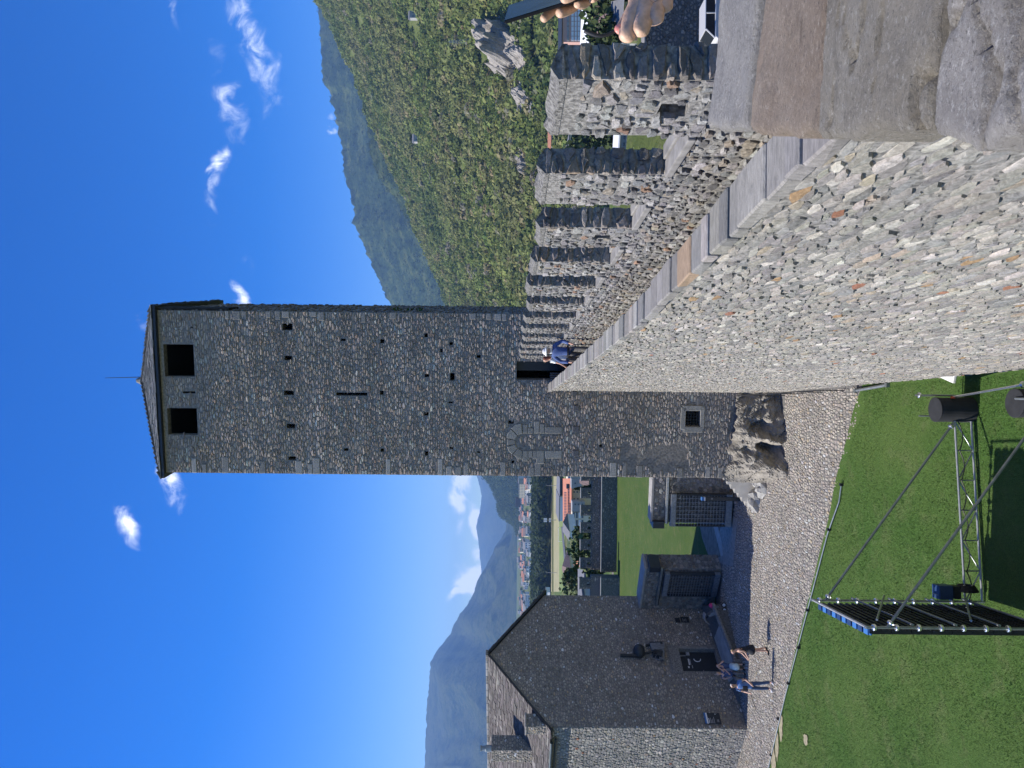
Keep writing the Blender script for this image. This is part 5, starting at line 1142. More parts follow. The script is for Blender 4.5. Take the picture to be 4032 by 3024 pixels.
tt = rng.random(nT) ** 1.25; bb = .088 + rng.random(nT) * .46; dd = HF + (HR - HF) * tt
gi = np.clip((bb - HBs[0]) / (HBs[-1] - HBs[0]) * 150, 0, 149.99); gj = np.clip(tt * 70, 0, 69.99); i0, j0 = gi.astype(int), gj.astype(int); fi, fj = gi - i0, gj - j0
zz = HH[j0, i0] * (1 - fi) * (1 - fj) + HH[j0, i0 + 1] * fi * (1 - fj) + HH[j0 + 1, i0] * (1 - fi) * fj + HH[j0 + 1, i0 + 1] * fi * fj
def hill_at(b, t):
    a, c = np.clip((b - HBs[0]) / (HBs[-1] - HBs[0]) * 150, 0, 149.99), np.clip(t * 70, 0, 69.99); i, j = int(a), int(c); d = HF + (HR - HF) * t
    return Vector((b * d, d, HH[j, i] + (HH[min(j + 1, 70), i] - HH[j, i]) * (c - j)))
def hill_px(x, y):
    """the point of the wooded hill seen at that place"""
    d = px_dir(x, y); best = None
    for k in range(1, 400):
        t = k / 400; p = hill_at(d[0], t)
        if p.z >= CAMZ + d[2] * p.y: return p
    return hill_at(d[0], .9)
clear = [hill_px(*q) for q in [(1960, 200), (2010, 230), (1985, 150), (2040, 190), (2075, 240), (1925, 210)]]; crad = [20, 18, 17, 16, 12, 12]
glade = [(hill_px(*q), r) for q, r in [((1650, 545), 20), ((1665, 570), 16), ((1930, 760), 16), ((1645, 90), 20), ((2130, 90), 13), ((2130, 170), 13), ((2160, 225), 10), ((2085, 640), 12), ((1625, 500), 10), ((1740, 640), 10), ((1400, 300), 16)]]
ok = np.ones(nT, bool)
for p, r in list(zip(clear, crad)) + glade: ok &= (bb * dd - p.x) ** 2 + (dd - p.y) ** 2 + (zz - p.z) ** 2 > r * r
P = np.stack([bb * dd, dd, zz], -1)[ok]; S = (rng.uniform(3.4, 7.4, nT) * (1 + .2 * rng.random(nT)))[ok]; P[:, 2] += S * .55
crowns('hillside_forest', P, S, 13, PAL_WOOD, 50, patch=.006)
n2 = 1900; Yv = rng.uniform(915, 1180, n2); Xv = Yv * rng.uniform(-.345, -.10, n2); S2 = rng.uniform(5.5, 11.5, n2)
crowns('valley_wood', np.stack([Xv, Yv, VZ + S2 * .95 + 1], -1), S2, 14, [((.032, .052, .018), 5), ((.05, .072, .024), 3), ((.024, .04, .016), 3), ((.075, .095, .03), .8)], 32)
n3 = 300; Yv = rng.uniform(1900, 3300, n3); Xv = Yv * rng.uniform(-.40, -.10, n3); S3 = rng.uniform(4, 7.5, n3)
crowns('town_greenery', np.stack([Xv, Yv, VZ + S3 * .7], -1), S3, 15, [((.032, .052, .018), 5), ((.05, .072, .024), 3)], 30)
for nm, (o_, b_, H_), R_, F_, n_, lo_, sz_, sd_ in (('ridge_forest', FR, 4300, 2300, 8500, .25, 9.0, 16), ('middle_ridge_forest', MR, 2700, 1700, 4500, .2, 7.5, 17), ('spur_forest', GS, 3900, 3300, 4000, .05, 11.0, 18)):
    rg = np.random.default_rng(sd_); nv_, nu_ = H_.shape[0] - 1, H_.shape[1] - 1; t_ = lo_ + (1 - lo_) * rg.random(n_); b2 = b_[0] + (b_[-1] - b_[0]) * rg.random(n_)
    ii = np.clip((b2 - b_[0]) / (b_[-1] - b_[0]) * nu_, 0, nu_ - 1).astype(int); jj = np.clip(t_ * nv_, 0, nv_ - 1).astype(int); d_ = F_ + (R_ - F_) * t_; fr_ = t_ * nv_ - jj; z_ = H_[jj, ii] * (1 - fr_) + H_[jj + 1, ii] * fr_
    s_ = sz_ * rg.uniform(.7, 1.3, n_); k_ = np.array([fbm(q * 14, w * 7, sd_, 3, 1.0) for q, w in zip(b2, t_)]) < .30
    crowns(nm, np.stack([b2 * d_, d_, z_ + s_ * .4], -1)[k_], s_[k_], sd_, [((.030, .048, .016), 5), ((.045, .063, .02), 4), ((.02, .034, .012), 3), ((.075, .085, .036), 1)] if sd_ < 18 else [((.05, .08, .025), 5), ((.075, .105, .032), 4)], 12)
# cliff outcrops on the hill
def cliff(name, px, w, h, dep, seed, lab):
    c = hill_px(*px); V = []; nu, nv = 26, 26
    for j in range(nv + 1):
        for i in range(nu + 1):
            s, t = i / nu - .5, j / nv - .4; e = max(0, min(1, 1.25 - 4.6 * s * s - 4.2 * (t - .08) ** 2 + 1.1 * fbm(s * 4, t * 4, seed + 9, 4, 1.2)))
            n_ = fbm(s * w * .06, t * h * .05, seed, 5, 1.0); r_ = abs(fbm(s * w * .09 + t * 2, t * h * .03, seed + 4, 3, 1.0)); st = fbm(math.floor(s * 7 + t * 4) * 2.3, math.floor(t * 6) * 1.7, seed, 1)
            yb = c.y + t * h * 1.15; xb = (c.x / c.y) * yb + s * w; q_ = hill_at(xb / yb, (yb - HF) / (HR - HF)); k_ = e * dep * (.9 + .9 * n_ - .8 * r_ + .25 * st)
            V.append((xb, yb - k_ * .8, q_.z - 2.5 + k_ * .75 + 2.0 * n_ * e))
    i, j = np.meshgrid(np.arange(nu), np.arange(nv)); k = (j * (nu + 1) + i).ravel(); cc_ = np.array([[.27, .245, .21]]) * (1 + .3 * np.array([fbm(v[0] * .1, v[1] * .1, v[2] * .25, 4) for v in V]))[:, None]
    tag(put(name, mesh_arr(name, np.array(V), np.stack([k, k + 1, k + nu + 2, k + nu + 1], -1), cc_, False), M['grey_rock']), lab, 'cliff', 'bare cliffs in the forest')
cliff('cliff_face', (1995, 195), 52, 62, 26, 31, 'largest bare grey cliff in the forest, above the hand with the phone')
cliff('cliff_face', (2072, 225), 34, 32, 16, 32, 'lower broken end of the grey cliff beside the phone')
cliff('cliff_face', (2080, 395), 36, 34, 16, 33, 'small pale cliff just above the nearest merlon')
cliff('cliff_face', (2075, 640), 26, 24, 12, 34, 'small pale cliff above the second merlon')
cliff('cliff_face', (1808, 60), 14, 14, 8, 36, 'small rock patch high in the forest near the picture edge')
cliff('cliff_face', (2128, 465), 30, 20, 12, 37, 'low pale rock strip in the forest between the first two merlons')
# forest houses, a pylon
M['house_white'] = simple('white_render', (.78, .76, .72), .85, var=.08, scale=.6); M['house_cream'] = simple('cream_render', (.62, .55, .40), .85, var=.06, scale=.5); M['house_grey'] = simple('grey_render', (.34, .33, .31), .85, var=.08, scale=.5)
M['roof_red'] = simple('terracotta_tiles', (.40, .17, .10), .85, var=.2, scale=1.5); M['roof_brown'] = simple('brown_tiles', (.17, .115, .10), .85, var=.3, scale=5); M['roof_grey'] = simple('grey_roof', (.16, .16, .165), .8, var=.15, scale=2); M['roof_orange'] = simple('orange_roof', (.52, .20, .11), .8, var=.12, scale=.8)
M['roof_white'] = simple('white_roof', (.74, .74, .74), .6, var=.06); M['pink'] = simple('pink_render', (.55, .33, .27), .85, var=.06); M['pane'] = simple('window_pane', (.10, .13, .16), .15, var=.2); M['pane_pale'] = simple('pale_window', (.72, .75, .78), .3, var=.1); M['ochre'] = simple('yellow_render', (.60, .47, .20), .85, var=.06)
def building(name, lab, X0, X1, Y, dep, z0, z1, wall, roof=None, rise=0.0, ridge='x', rows=0, cols=0, pane='pane', group=None, over=.4, fill=(.5, .5), rotz=0.0, hip=0.0):
    cx, cy = (X0 + X1) / 2, Y + dep / 2; b = thing(name, lab, 'building', (cx, cy, z0), group); w = X1 - X0; h = z1 - z0
    T = Matrix.Translation((cx, cy, z0)) @ Matrix.Rotation(rotz, 4, 'Z')
    def mk(f, nm, mt, par): f.v = [tuple(T @ Vector(v)) for v in f.v]; return f.build(nm, M[mt], par)
    f = MB(); f.box((0, 0, h / 2), w, dep, h)
    if rise and ridge == 'y' and not hip: f.add([(-w / 2, -dep / 2 + .003, h), (w / 2, -dep / 2 + .003, h), (0, -dep / 2 + .003, h + rise)], [(0, 1, 2)])
    wl = mk(f, 'wall', wall, b)
    if roof:
        f = MB(); o = over
        if not rise: f.box((0, 0, h + .15), w + 2 * o, dep + 2 * o, .3)
        else:
            a, d_ = w / 2 + o, dep / 2 + o; t = .22
            if ridge == 'x': R_ = [(-a + hip, 0, h + rise), (a - hip, 0, h + rise)]; vs = [(-a, -d_, h), (a, -d_, h), (a, d_, h), (-a, d_, h)]; fs = [(0, 1, 5, 4), (2, 3, 4, 5), (1, 2, 5), (3, 0, 4)]
            else: R_ = [(0, -d_ + hip, h + rise), (0, d_ - hip, h + rise)]; vs = [(-a, -d_, h), (a, -d_, h), (a, d_, h), (-a, d_, h)]; fs = [(3, 0, 4, 5), (1, 2, 5, 4), (0, 1, 4), (2, 3, 5)]
            f.add(vs + R_, fs + [(3, 2, 1, 0)])
        mk(f, 'roof', roof, b)
    for r in range(rows):
        for c in range(cols):
            ww, hh_ = w / cols * fill[0], h / rows * fill[1]; f = MB(); f.box((-w / 2 + w * (c + .5) / cols, -dep / 2 - .02, h * (r + .52) / rows), ww, .08, hh_); mk(f, 'window', pane, b)
    return b
def px_building(name, lab, x0, x1, y0, y1, Y, dep, wall, **kw):
    A, B = at((x0 + x1) / 2, y1, Y), at((x0 + x1) / 2, y0, Y); zt, zb_ = at(x0, (y0 + y1) / 2, Y).z, at(x1, (y0 + y1) / 2, Y).z
    if name in ('white_roofed_hall', 'brown_roofed_house', 'grey_fronted_house', 'yellow_house', 'low_white_building', 'grey_garage', 'hipped_house', 'grey_shed', 'white_shed', 'apartment_block', 'church_tower', 'cream_hut'): kw.setdefault('rotz', -.38)
    return building(name, lab, A.x, B.x, Y, dep, zb_, zt, wall, **kw)
for (px, py, w, lab) in ((1652, 555, 11, 'pale roofless stone hamlet house in a forest clearing'), (1640, 80, 8, 'white house high in the forest by the picture edge'), (1720, 500, 8, 'small blue roofed hut in the forest'), (1812, 722, 6, 'tiny white hut in a dark patch of the forest'), (2205, 570, 9, 'small house with red roof seen between the first two merlons'), (1905, 172, 5, 'white cube hut at the foot of the power pylon'), ):
    p = hill_px(px, py); building('hillside_house', lab, p.x - w / 2, p.x + w / 2, p.y - 14, w * .8, p.z - 3, p.z + w * .42 + 2, 'house_grey', roof='roof_grey' if px != 2205 else 'roof_red', rise=w * .22, rows=1, cols=2, fill=(.3, .35), group='houses in the forest')
pb = hill_px(1882, 165); py_ = thing('power_pylon', 'thin steel lattice power pylon standing in the forest above the grey cliff', 'pylon', tuple(pb)); Hp = 25.0
for sx in (-1, 1):
    for sy in (-1, 1): f = MB(); f.tube(pb + Vector((sx * 2.2, sy * 2.2, 0)), pb + Vector((sx * .4, sy * .4, Hp)), .12, 4); f.build('leg', M['steel_dull'], py_)
f = MB()
for k in range(7):
    a, b = k / 7, (k + 1) / 7; ra, rb = 2.2 - 1.8 * a, 2.2 - 1.8 * b
    f.tube(pb + Vector((-ra, -ra, Hp * a)), pb + Vector((rb, -rb, Hp * b)), .07, 4); f.tube(pb + Vector((ra, -ra, Hp * a)), pb + Vector((-rb, -rb, Hp * b)), .07, 4)
f.build('lattice', M['steel_dull'], py_)
for z in (.72, .84, .95): f = MB(); f.tube(pb + Vector((-3.4, 0, Hp * z)), pb + Vector((3.4, 0, Hp * z)), .12, 4); f.build('cross_arm', M['steel_dull'], py_)
# valley town beyond the wood
rng_t = random.Random(44); TC = [('house_white', 'roof_red'), ('house_cream', 'roof_red'), ('house_white', 'roof_brown'), ('house_grey', 'roof_grey'), ('house_white', 'roof_grey'), ('house_cream', 'roof_brown')]
TL = {('house_white', 'roof_red'): 'white town house with a red roof', ('house_cream', 'roof_red'): 'cream town house with a red roof', ('house_white', 'roof_brown'): 'white town house with a brown roof', ('house_grey', 'roof_grey'): 'grey town house with a grey roof', ('house_white', 'roof_grey'): 'white town house with a grey roof', ('house_cream', 'roof_brown'): 'cream town house with a brown roof'}
protos = {}
def town(X, Y, s, k, rz, zone):
    c = TC[k]; key = k; k = (k, zone)
    if k not in protos: protos[k] = building('town_house', TL[c] + ' ' + zone, X - 6, X + 6, Y - 5, 10, VZ, VZ + 8, c[0], roof=c[1], rise=3, rows=2, cols=3, fill=(.45, .45), group=c[0].split('_')[1] + ' town houses with ' + c[1].split('_')[1] + ' roofs ' + zone)
    o = protos[k] if not protos[k].get('used') else copy_tree(protos[k], (X, Y, VZ), rz, None)
    if not protos[k].get('used'): protos[k]['used'] = 1
    o.location = (X, Y, VZ); o.rotation_euler = (0, 0, rz); o.scale = (s, s, s * rng_t.uniform(.8, 1.3))
for k in range(130):
    x = rng_t.choice([2050, 2058, 2064, 2070, 2076, 2082, 2088, 2093]) + rng_t.uniform(-4, 4); y = rng_t.uniform(1885, 2420) if k < 100 else rng_t.uniform(1885, 2050); Y = 50.0 / ((x - (2016 + .01 * (1512 - y))) / FPX)
    p = at(x, y, min(3600, Y)); town(p.x, p.y, rng_t.uniform(1.0, 1.8), rng_t.choice([0, 1, 2, 2, 3, 4, 4, 4, 4, 5]), rng_t.uniform(-.5, .5), 'near the tall tower' if y < 2000 else ('below the green spur' if y < 2110 else ('in the middle of the town' if y < 2260 else 'near the gabled roof')))
for k in protos:
    if 'used' in protos[k]: del protos[k]['used']
px_building('apartment_block', 'pale long apartment block with rows of windows at the foot of the green spur', 2043, 2068, 1895, 1957, 1900, 30, 'house_cream', roof='roof_grey', rows=4, cols=9, fill=(.5, .5))
px_building('factory_hall', 'dark factory hall with a red base under the green spur', 2030, 2050, 1962, 1996, 2300, 30, 'roof_brown', roof='roof_grey')
px_building('church_tower', 'pale tower block by the tower edge in the valley town', 2040, 2085, 1880, 1900, 2000, 15, 'house_white', roof='roof_red', rows=5, cols=3)
via = thing('viaduct', 'long grey concrete road viaduct on pillars in front of the valley town', 'bridge', tuple(at(2100, 1980, 1650))); A, B = at(2094, 2110, 1650), at(2094, 1850, 1650); zv = A.z
f = MB(); f.box(((A.x + B.x) / 2, 1650, zv - 1.2), B.x - A.x, 14, 3.0); f.build('deck', M['house_grey'], via)
for k in range(12): f = MB(); x = A.x + (B.x - A.x) * (k + .5) / 12; f.box((x, 1650, (zv - 2.7 + VZ) / 2), 2.5, 6, zv - 2.7 - VZ); f.build('pillar', M['house_grey'], via)
# sports ground
def ground_px(name, pxs, mat, dz): pts = [at_z(x, y, VZ) for x, y in pxs]; f = MB(); f.add([(p.x, p.y, VZ + dz) for p in pts], [tuple(range(len(pts)))]); return structure(f.build(name, mat))
ground_px('dry_field', [(2181, 1850), (2181, 2330), (2203, 2330), (2203, 1850)], M['field_dry'], .3)
ground_px('sports_field', [(2203, 1850), (2203, 2330), (2226, 2330), (2226, 1850)], M['field'], .3)
ground_px('access_road', [(2212, 2075), (2219, 2075), (2232, 2215), (2224, 2215)], M['asphalt'], .6)
ground_px('river_bank_path', [(2171, 1850), (2171, 2330), (2175, 2330), (2175, 1850)], M['field_dry'], .5)
fl = at(2197, 2048, 820); m_ = thing('floodlight_mast', 'tall floodlight mast with two banks of lamps beside the sports field', 'floodlight', (fl.x, 820, VZ)); zt = at(2140, 2048, 820).z
f = MB(); f.tube((fl.x, 820, VZ), (fl.x, 820, zt), .35, 6, .18); f.build('mast', M['steel_dull'], m_)
for dx in (-1.2, 1.2):
    for dz in (0, -5): f = MB(); f.box((fl.x + dx, 819.5, zt - 2 + dz), 1.8, .4, 3.6 if dz == 0 else 2.0); f.build('lamp_bank', M['roof_white'], m_)
for k, (y0, y1, lab) in enumerate(((2132, 2078, 'white football goal frame at the edge of the sports field'),)):
    a, b = at(2219, y0, 730), at(2219, y1, 730); g = thing('football_goal', lab, 'goal', tuple((a + b) / 2)); zt = VZ + 3.6
    for p in (a, b): f = MB(); f.tube((p.x, 730, VZ), (p.x, 730, zt), .16, 5); f.build('post', M['white'], g)
    f = MB(); f.tube((a.x, 730, zt), (b.x, 730, zt), .16, 5); f.build('crossbar', M['white'], g)
for (x0, x1, y, lab) in ((2150, 2172, 1912, 'thin pale lamp pole in front of the wood near the tower'), (2150, 2178, 2255, 'thin pale lamp pole in front of the wood near the house'), (2200, 2226, 2302, 'thin lamp post by the dark trees left of the hipped house')):
    p = at(x1, y, 800); o = thing('lamp_pole', lab, 'lamp pole', tuple(p)); f = MB(); f.tube((p.x, 800, VZ), (p.x, 800, at(x0, y, 800).z), .3, 5, .15); f.build('pole', M['house_grey'], o); f = MB(); f.box((p.x + .8, 800, at(x0, y, 800).z), 2.2, .5, .3); f.build('lamp_head', M['house_grey'], o)
px_building('white_shed', 'white shed by the dark trees at the corner of the sports ground', 2150, 2166, 2325, 2346, 700, 8, 'roof_white', roof='roof_grey')
# school with the orange roof, behind the outer wall
sch = px_building('school', 'cream school building with a long orange roof and rows of dark skylights', 2247, 2335, 1880, 2078, 330, 30, 'house_cream', rows=0)
ys_ = lambda y: at(2230, y, 330).x
def slope_quad(name, y0, y1, xa, xb, Ya, Yb, mat, par, th_=.4):
    P = [at(xb, y1, Ya), at(xb, y0, Ya), at(xa, y0, Yb), at(xa, y1, Yb)]; f = MB(); f.prism(P, (0, 0, -th_)); return f.build(name, M[mat], par)
rf = slope_quad('roof', 1884, 2080, 2216, 2250, 328, 347, 'roof_orange', sch)
for k in range(17):
    y = 1938 + k * 6.1; slope_quad('skylight', y, y + 3.2, 2225, 2233, 332.2 - .35, 336.5 - .35, 'iron', sch, .2).location.z += .45
for k in range(8):
    y = 1988 + k * 6.1; slope_quad('skylight', y, y + 3.2, 2239, 2246, 328.6 - .3, 332 - .3, 'iron', sch, .2).location.z += .45
for (x0, x1, y0, y1, mt, nm) in ((2236, 2248, 1908, 1925, 'iron', 'roof_hatch'), (2237, 2249, 2048, 2060, 'iron', 'roof_hatch')):
    A, B = at(x1, y1, 327), at(x0, y0, 327); f = MB(); f.box(((A.x + B.x) / 2, 328.5, (A.z + B.z) / 2 + .5), B.x - A.x, 2.5, B.z - A.z); f.build(nm, M[mt], sch)
for (y0, y1, x0, x1, mt, nm) in ((1975, 2015, 2253, 2302, 'house_grey', 'side_wing'), (1886, 1924, 2250, 2290, 'house_grey', 'side_wing'), (2017, 2076, 2253, 2335, 'house_cream', 'front_wing')):
    A, B = at(x1, y1, 322), at(x0, y0, 322); f = MB(); f.box(((A.x + B.x) / 2, 325, (A.z + B.z) / 2), B.x - A.x, 6.5, B.z - A.z); f.build(nm, M[mt], sch)
for x0 in (2256, 2268, 2279, 2290):
    for y0, y1 in ((2018, 2040), (2048, 2074)):
        A, B = at(x0 + 7, y1, 321.6), at(x0, y0, 321.6); f = MB(); f.box(((A.x + B.x) / 2, 321.7, (A.z + B.z) / 2), B.x - A.x, .2, B.z - A.z); f.build('window', M['pane' if x0 % 2 == 0 else 'pane_pale'], sch)
for x0, y0 in ((2262, 1983), (2275, 1983), (2290, 1983), (2258, 1934), (2270, 1934), (2282, 1934), (2258, 1962), (2272, 1962), (2262, 1900)):
    Yq = 321.6 if y0 in (1983, 1900) else 329.8; A, B = at(x0 + 6, y0 + 6, Yq), at(x0, y0, Yq); f = MB(); f.box(((A.x + B.x) / 2, Yq, (A.z + B.z) / 2), B.x - A.x, .2, B.z - A.z); f.build('window', M['pane'], sch)
px_building('dark_hall', 'low dark roofed hall behind the orange school roof', 2206, 2222, 1885, 1952, 420, 30, 'iron', roof='roof_grey')
px_building('blue_grey_hall', 'low blue grey hall behind the orange school roof', 2203, 2216, 1957, 2052, 430, 30, 'roof_white', roof='roof_grey')
px_building('grey_shed', 'small grey shed with a white gable left of the school', 2243, 2270, 2070, 2104, 260, 12, 'house_white', roof='roof_grey', rise=2)
px_building('hipped_house', 'cream house with a brown hipped roof below the sports field', 2246, 2275, 2212, 2296, 170, 8, 'house_cream', roof='roof_brown', rise=1.6, hip=2.2, rows=1, cols=4, fill=(.5, .6))
px_building('red_roofed_house', 'small house with an orange red roof just behind the grey slate building', 2285, 2330, 2196, 2232, 120, 6, 'house_grey', roof='roof_orange', rise=.8)
px_building('slate_building', 'long grey building with a plain slate roof behind the outer battlements', 2300, 2345, 2236, 2272, 104, 6, 'house_grey', roof=None, rows=1, cols=3, fill=(.7, .3), pane='grey_print')
slope_quad('roof', 2236, 2350, 2275, 2300, 103.4, 108, 'roof_grey', bpy.data.objects['slate_building'], .25)
px_building('cream_hut', 'small cream hut with a brown post beside the shaded house', 2302, 2338, 2332, 2352, 88, 3, 'house_white', roof='roof_grey', rows=1, cols=1, fill=(.08, .95), pane='roof_orange')
px_building('red_tiled_hut', 'small hut with a reddish pyramid roof by the tower edge', 2318, 2345, 1893, 1912, 112, 4, 'house_grey', roof='roof_brown', rise=1.2, hip=.5)
# right of the battlements
pk = px_building('pink_office', 'pink office building with long bands of white windows behind the phone hand', 2216, 2330, -120, 166, 250, 20, 'pink', roof='iron')
for x0, x1, mt in ((2233, 2241, 'house_grey'), (2250, 2259, 'pane_pale'), (2263, 2271, 'pane_pale'), (2275, 2283, 'pane_pale'), (2288, 2297, 'pane_pale')):
    for k in range(14):
        y0 = -110 + k * 19.5; A, B = at(x1, y0 + 17, 249.8), at(x0, y0, 249.8); f = MB(); f.box(((A.x + B.x) / 2, 249.85, (A.z + B.z) / 2), B.x - A.x, .2, B.z - A.z); f.build('window_band', M[mt], pk)
px_building('white_roofed_hall', 'hall with a broad white roof behind the sunglasses', 2345, 2420, -40, 165, 190, 12, 'house_white', roof='roof_white', rise=3.2, rows=2, cols=9, fill=(.5, .4))
px_building('brown_roofed_house', 'white house with a brown tiled roof behind the hand', 2405, 2460, 20, 142, 150, 8, 'house_white', roof='roof_brown', rise=2.4, hip=1.5, rows=2, cols=4, fill=(.25, .3))
px_building('grey_fronted_house', 'house with a grey front below the brown tiled roof', 2425, 2520, 10, 110, 130, 8, 'house_grey', roof='roof_grey', rise=1.2, rows=2, cols=3, fill=(.3, .3))
px_building('yellow_house', 'yellow house with a dark roof behind the knuckles of the hand', 2455, 2500, -30, 60, 115, 8, 'ochre', roof='roof_grey', rise=1.5, rows=1, cols=3)
px_building('low_white_building', 'low white building beside the nearest merlon', 2440, 2535, 140, 200, 140, 8, 'house_white', roof='roof_grey', rows=2, cols=3)
ap = px_building('apartment_house', 'cream apartment house with two dark strips of windows between the first two merlons', 2243, 2312, 528, 590, 260, 14, 'house_cream', roof='roof_grey')
for c in range(2):
    for k in range(5): x0 = 2252 + k * 12; y0 = 545 + c * 17; A, B = at(x0 + 9, y0 + 8, 259.8), at(x0, y0, 259.8); f = MB(); f.box(((A.x + B.x) / 2, 259.8, (A.z + B.z) / 2), B.x - A.x, .2, B.z - A.z); f.build('window', M['pane'], ap)
px_building('grey_garage', 'grey garage row below the cream apartment house', 2440, 2500, 500, 600, 150, 8, 'house_grey', roof='roof_white', rows=1, cols=4)
# shaded lower wall outside, car on the terrace
lw2 = thing('lower_wall', 'dark shaded stone wall down on the terrace beyond the nearest merlon', 'wall', (30, 50, -1.7))
f = MB(); f.box((36, 50.5, .2), 36, 1.0, 4.4); f.build('wall_core', M['mortar_dark'], lw2)
masonry(lw2, 'stone', (18, 50, -1.7), (1, 0, 0), (0, 0, 1), (0, -1, 0), 13, 4.05, .36, .22, PAL_DARK, 301, gap=.03, depth=.07, n_obj=160, K=7)
f = MB(); f.box((36, 50.4, 2.44), 36.2, 1.3, .10); f.build('wall_cap', M['flag_stone'], lw2)
M['car_white'] = simple('car_white', (.5, .5, .5), .3, var=.04)
car = thing('parked_car', 'white car parked below the rampart beside the nearest merlon', 'car', (22.4, 45, -1.7))
f = MB(); bodyp = [(-2.0, .35), (2.0, .35), (2.05, .75), (1.95, .95), (1.15, 1.0), (-1.9, 1.0), (-2.05, .8)]; f.prism([(22.4 + x, 44.2, -1.7 + z) for x, z in bodyp], (0, 1.7, 0)); f.build('body', M['car_white'], car, bevel=.05)
cab = [(-1.95, 1.0), (1.1, 1.0), (.45, 1.5), (-1.45, 1.52)]; f = MB(); f.prism([(22.4 + x * .98, 44.28, -1.7 + z) for x, z in cab], (0, 1.54, 0)); f.build('glass', M['glass_dark'], car)
f = MB(); f.box((21.9, 45.05, -.17), 1.95, 1.5, .06); f.build('roof', M['car_white'], car, bevel=.02)
for (a, b) in (((-1.95, 1.0), (-1.45, 1.52)), ((-.5, 1.0), (-.5, 1.5)), ((1.1, 1.0), (.45, 1.5))):
    for yy in (44.27, 45.83): f = MB(); f.tube((22.4 + a[0], yy, -1.7 + a[1]), (22.4 + b[0], yy, -1.7 + b[1]), .045, 6); f.build('pillar', M['car_white'], car)
for sx in (-1.25, 1.25):
    for yy in (44.2, 45.9): f = MB(); f.lathe((22.4 + sx, yy - .1, -1.38), [(.30, 0), (.32, .03), (.32, .17), (.30, .2)], 18, (0, 1, 0)); w_ = f.build('wheel', M['black'], car); f = MB(); f.lathe((22.4 + sx, yy - .105, -1.38), [(.18, 0), (.18, .21)], 12, (0, 1, 0)); f.build('rim', M['steel'], w_)
# single trees
def tree(x, y, z, h, r, seed, lab, dark=1.0, nq=950, cone=False):
    rr = random.Random(seed); t = thing('leafy_tree' if not cone else 'conifer', lab, 'tree', (x, y, z), 'trees beyond the outer wall'); f = MB(); f.path([(x, y, z), (x + .1, y, z + h * .3), (x - .05, y, z + h * .75)], [r * .12, r * .09, r * .03], 7)
    for k in range(5): a = rr.uniform(0, 6.3); f.tube((x, y, z + h * (.3 + .08 * k)), (x + r * .6 * math.cos(a), y + r * .6 * math.sin(a), z + h * (.55 + .07 * k)), r * .05, 5, r * .015)
    f.build('trunk', M['bark'], t); rng = np.random.default_rng(seed); lob = [(0, 0, h * .68, r * .75)] + [(r * .55 * math.cos(a), r * .55 * math.sin(a), h * (.45 + .12 * (k % 3)), r * rr.uniform(.38, .55)) for k, a in enumerate([rr.uniform(0, 6.3) for _ in range(7)])]
    V = []; C = []; pal = np.array([(.040, .062, .018), (.062, .09, .026), (.085, .115, .035), (.028, .045, .014)]) * dark
    for i in range(nq):
        if cone:
            tz = rng.random() ** .7; a = rng.uniform(0, 6.3); rad = r * (1 - tz) * rng.uniform(.6, 1.05); c = np.array([rad * math.cos(a), rad * math.sin(a), h * (.15 + .85 * tz)])
        else:
            L0 = lob[rng.integers(0, len(lob))]; u = rng.normal(size=3); u /= np.linalg.norm(u); c = np.array(L0[:3]) + u * L0[3] * rng.uniform(.6, 1.05) * np.array([1, 1, .9])
        n = rng.normal(size=3) + np.array([0, -.2, .5]); n /= np.linalg.norm(n); a = np.cross(n, rng.normal(size=3)); a /= np.linalg.norm(a); b = np.cross(n, a); s = r * rng.uniform(.07, .17)
        c = c + np.array([x, y, z]); V += [c + a * s, c + b * s * .8, c - a * s, c - b * s * .8]; C += [pal[rng.integers(0, 4)] * rng.uniform(.75, 1.25)] * 4
    put('crown', mesh_arr('crown', np.array(V), np.arange(len(V)).reshape(-1, 4), np.array(C)), M['leaf'], t)
for k, (px, py, Y, r, top, lab, dk, cone) in enumerate([(2292, 2178, 92, 3.0, 2232, 'broad leafy tree filling the gap beside the middle merlon', 1.25, 0), (2275, 2125, 95, 2.5, 2240, 'leafy tree rising just left of the school', 1.15, 0), (2300, 2105, 90, 1.6, 2278, 'smaller leafy tree between two merlons below the school', 1.1, 0), (2310, 2195, 88, 1.4, 2285, 'low leafy tree against the gap right of the slate building', 1.0, 0),
        (2300, 1925, 90, 1.2, 2262, 'dark pointed tree in front of the school near the tower', .8, 1), (2310, 2030, 86, .9, 2283, 'small dark bush tree on the battlements under the school', .75, 0), (2245, 2300, 150, 3.4, 2181, 'tall dark tree beside the gabled house roof', 1.0, 0), (2280, 2320, 130, 3.0, 2228, 'dark round tree behind the slate roof', .9, 0), (2262, 2268, 160, 2.2, 2240, 'round tree in front of the cream hipped house', .8, 0),
        (2330, 60, 175, 6.5, 2270, 'bright green tree in front of the pink office', 1.5, 0), (2330, 22, 160, 6.0, 2262, 'dark green tree right of the bright green one', .9, 0), (2390, -10, 120, 5.5, 2335, 'dense dark conifer above the brown tiled roof', .8, 0), (2330, 148, 120, 4.0, 2283, 'dark bushy tree just above the nearest merlon', .8, 0), (2400, 580, 180, 5.0, 2360, 'dark tree below the cream apartment house', .9, 0), (2225, 590, 240, 9, 2215, 'dark round trees behind the apartment house', .9, 0)]):
    c = at(px, py, Y); zt = at(top, py, Y).z; z0 = -2.0 if Y < 100 else max(VZ, min(c.z - 2 * r, zt - 2.2 * r)); tree(c.x, Y, z0, zt - z0, r, 400 + k, lab, dk, cone=bool(cone))
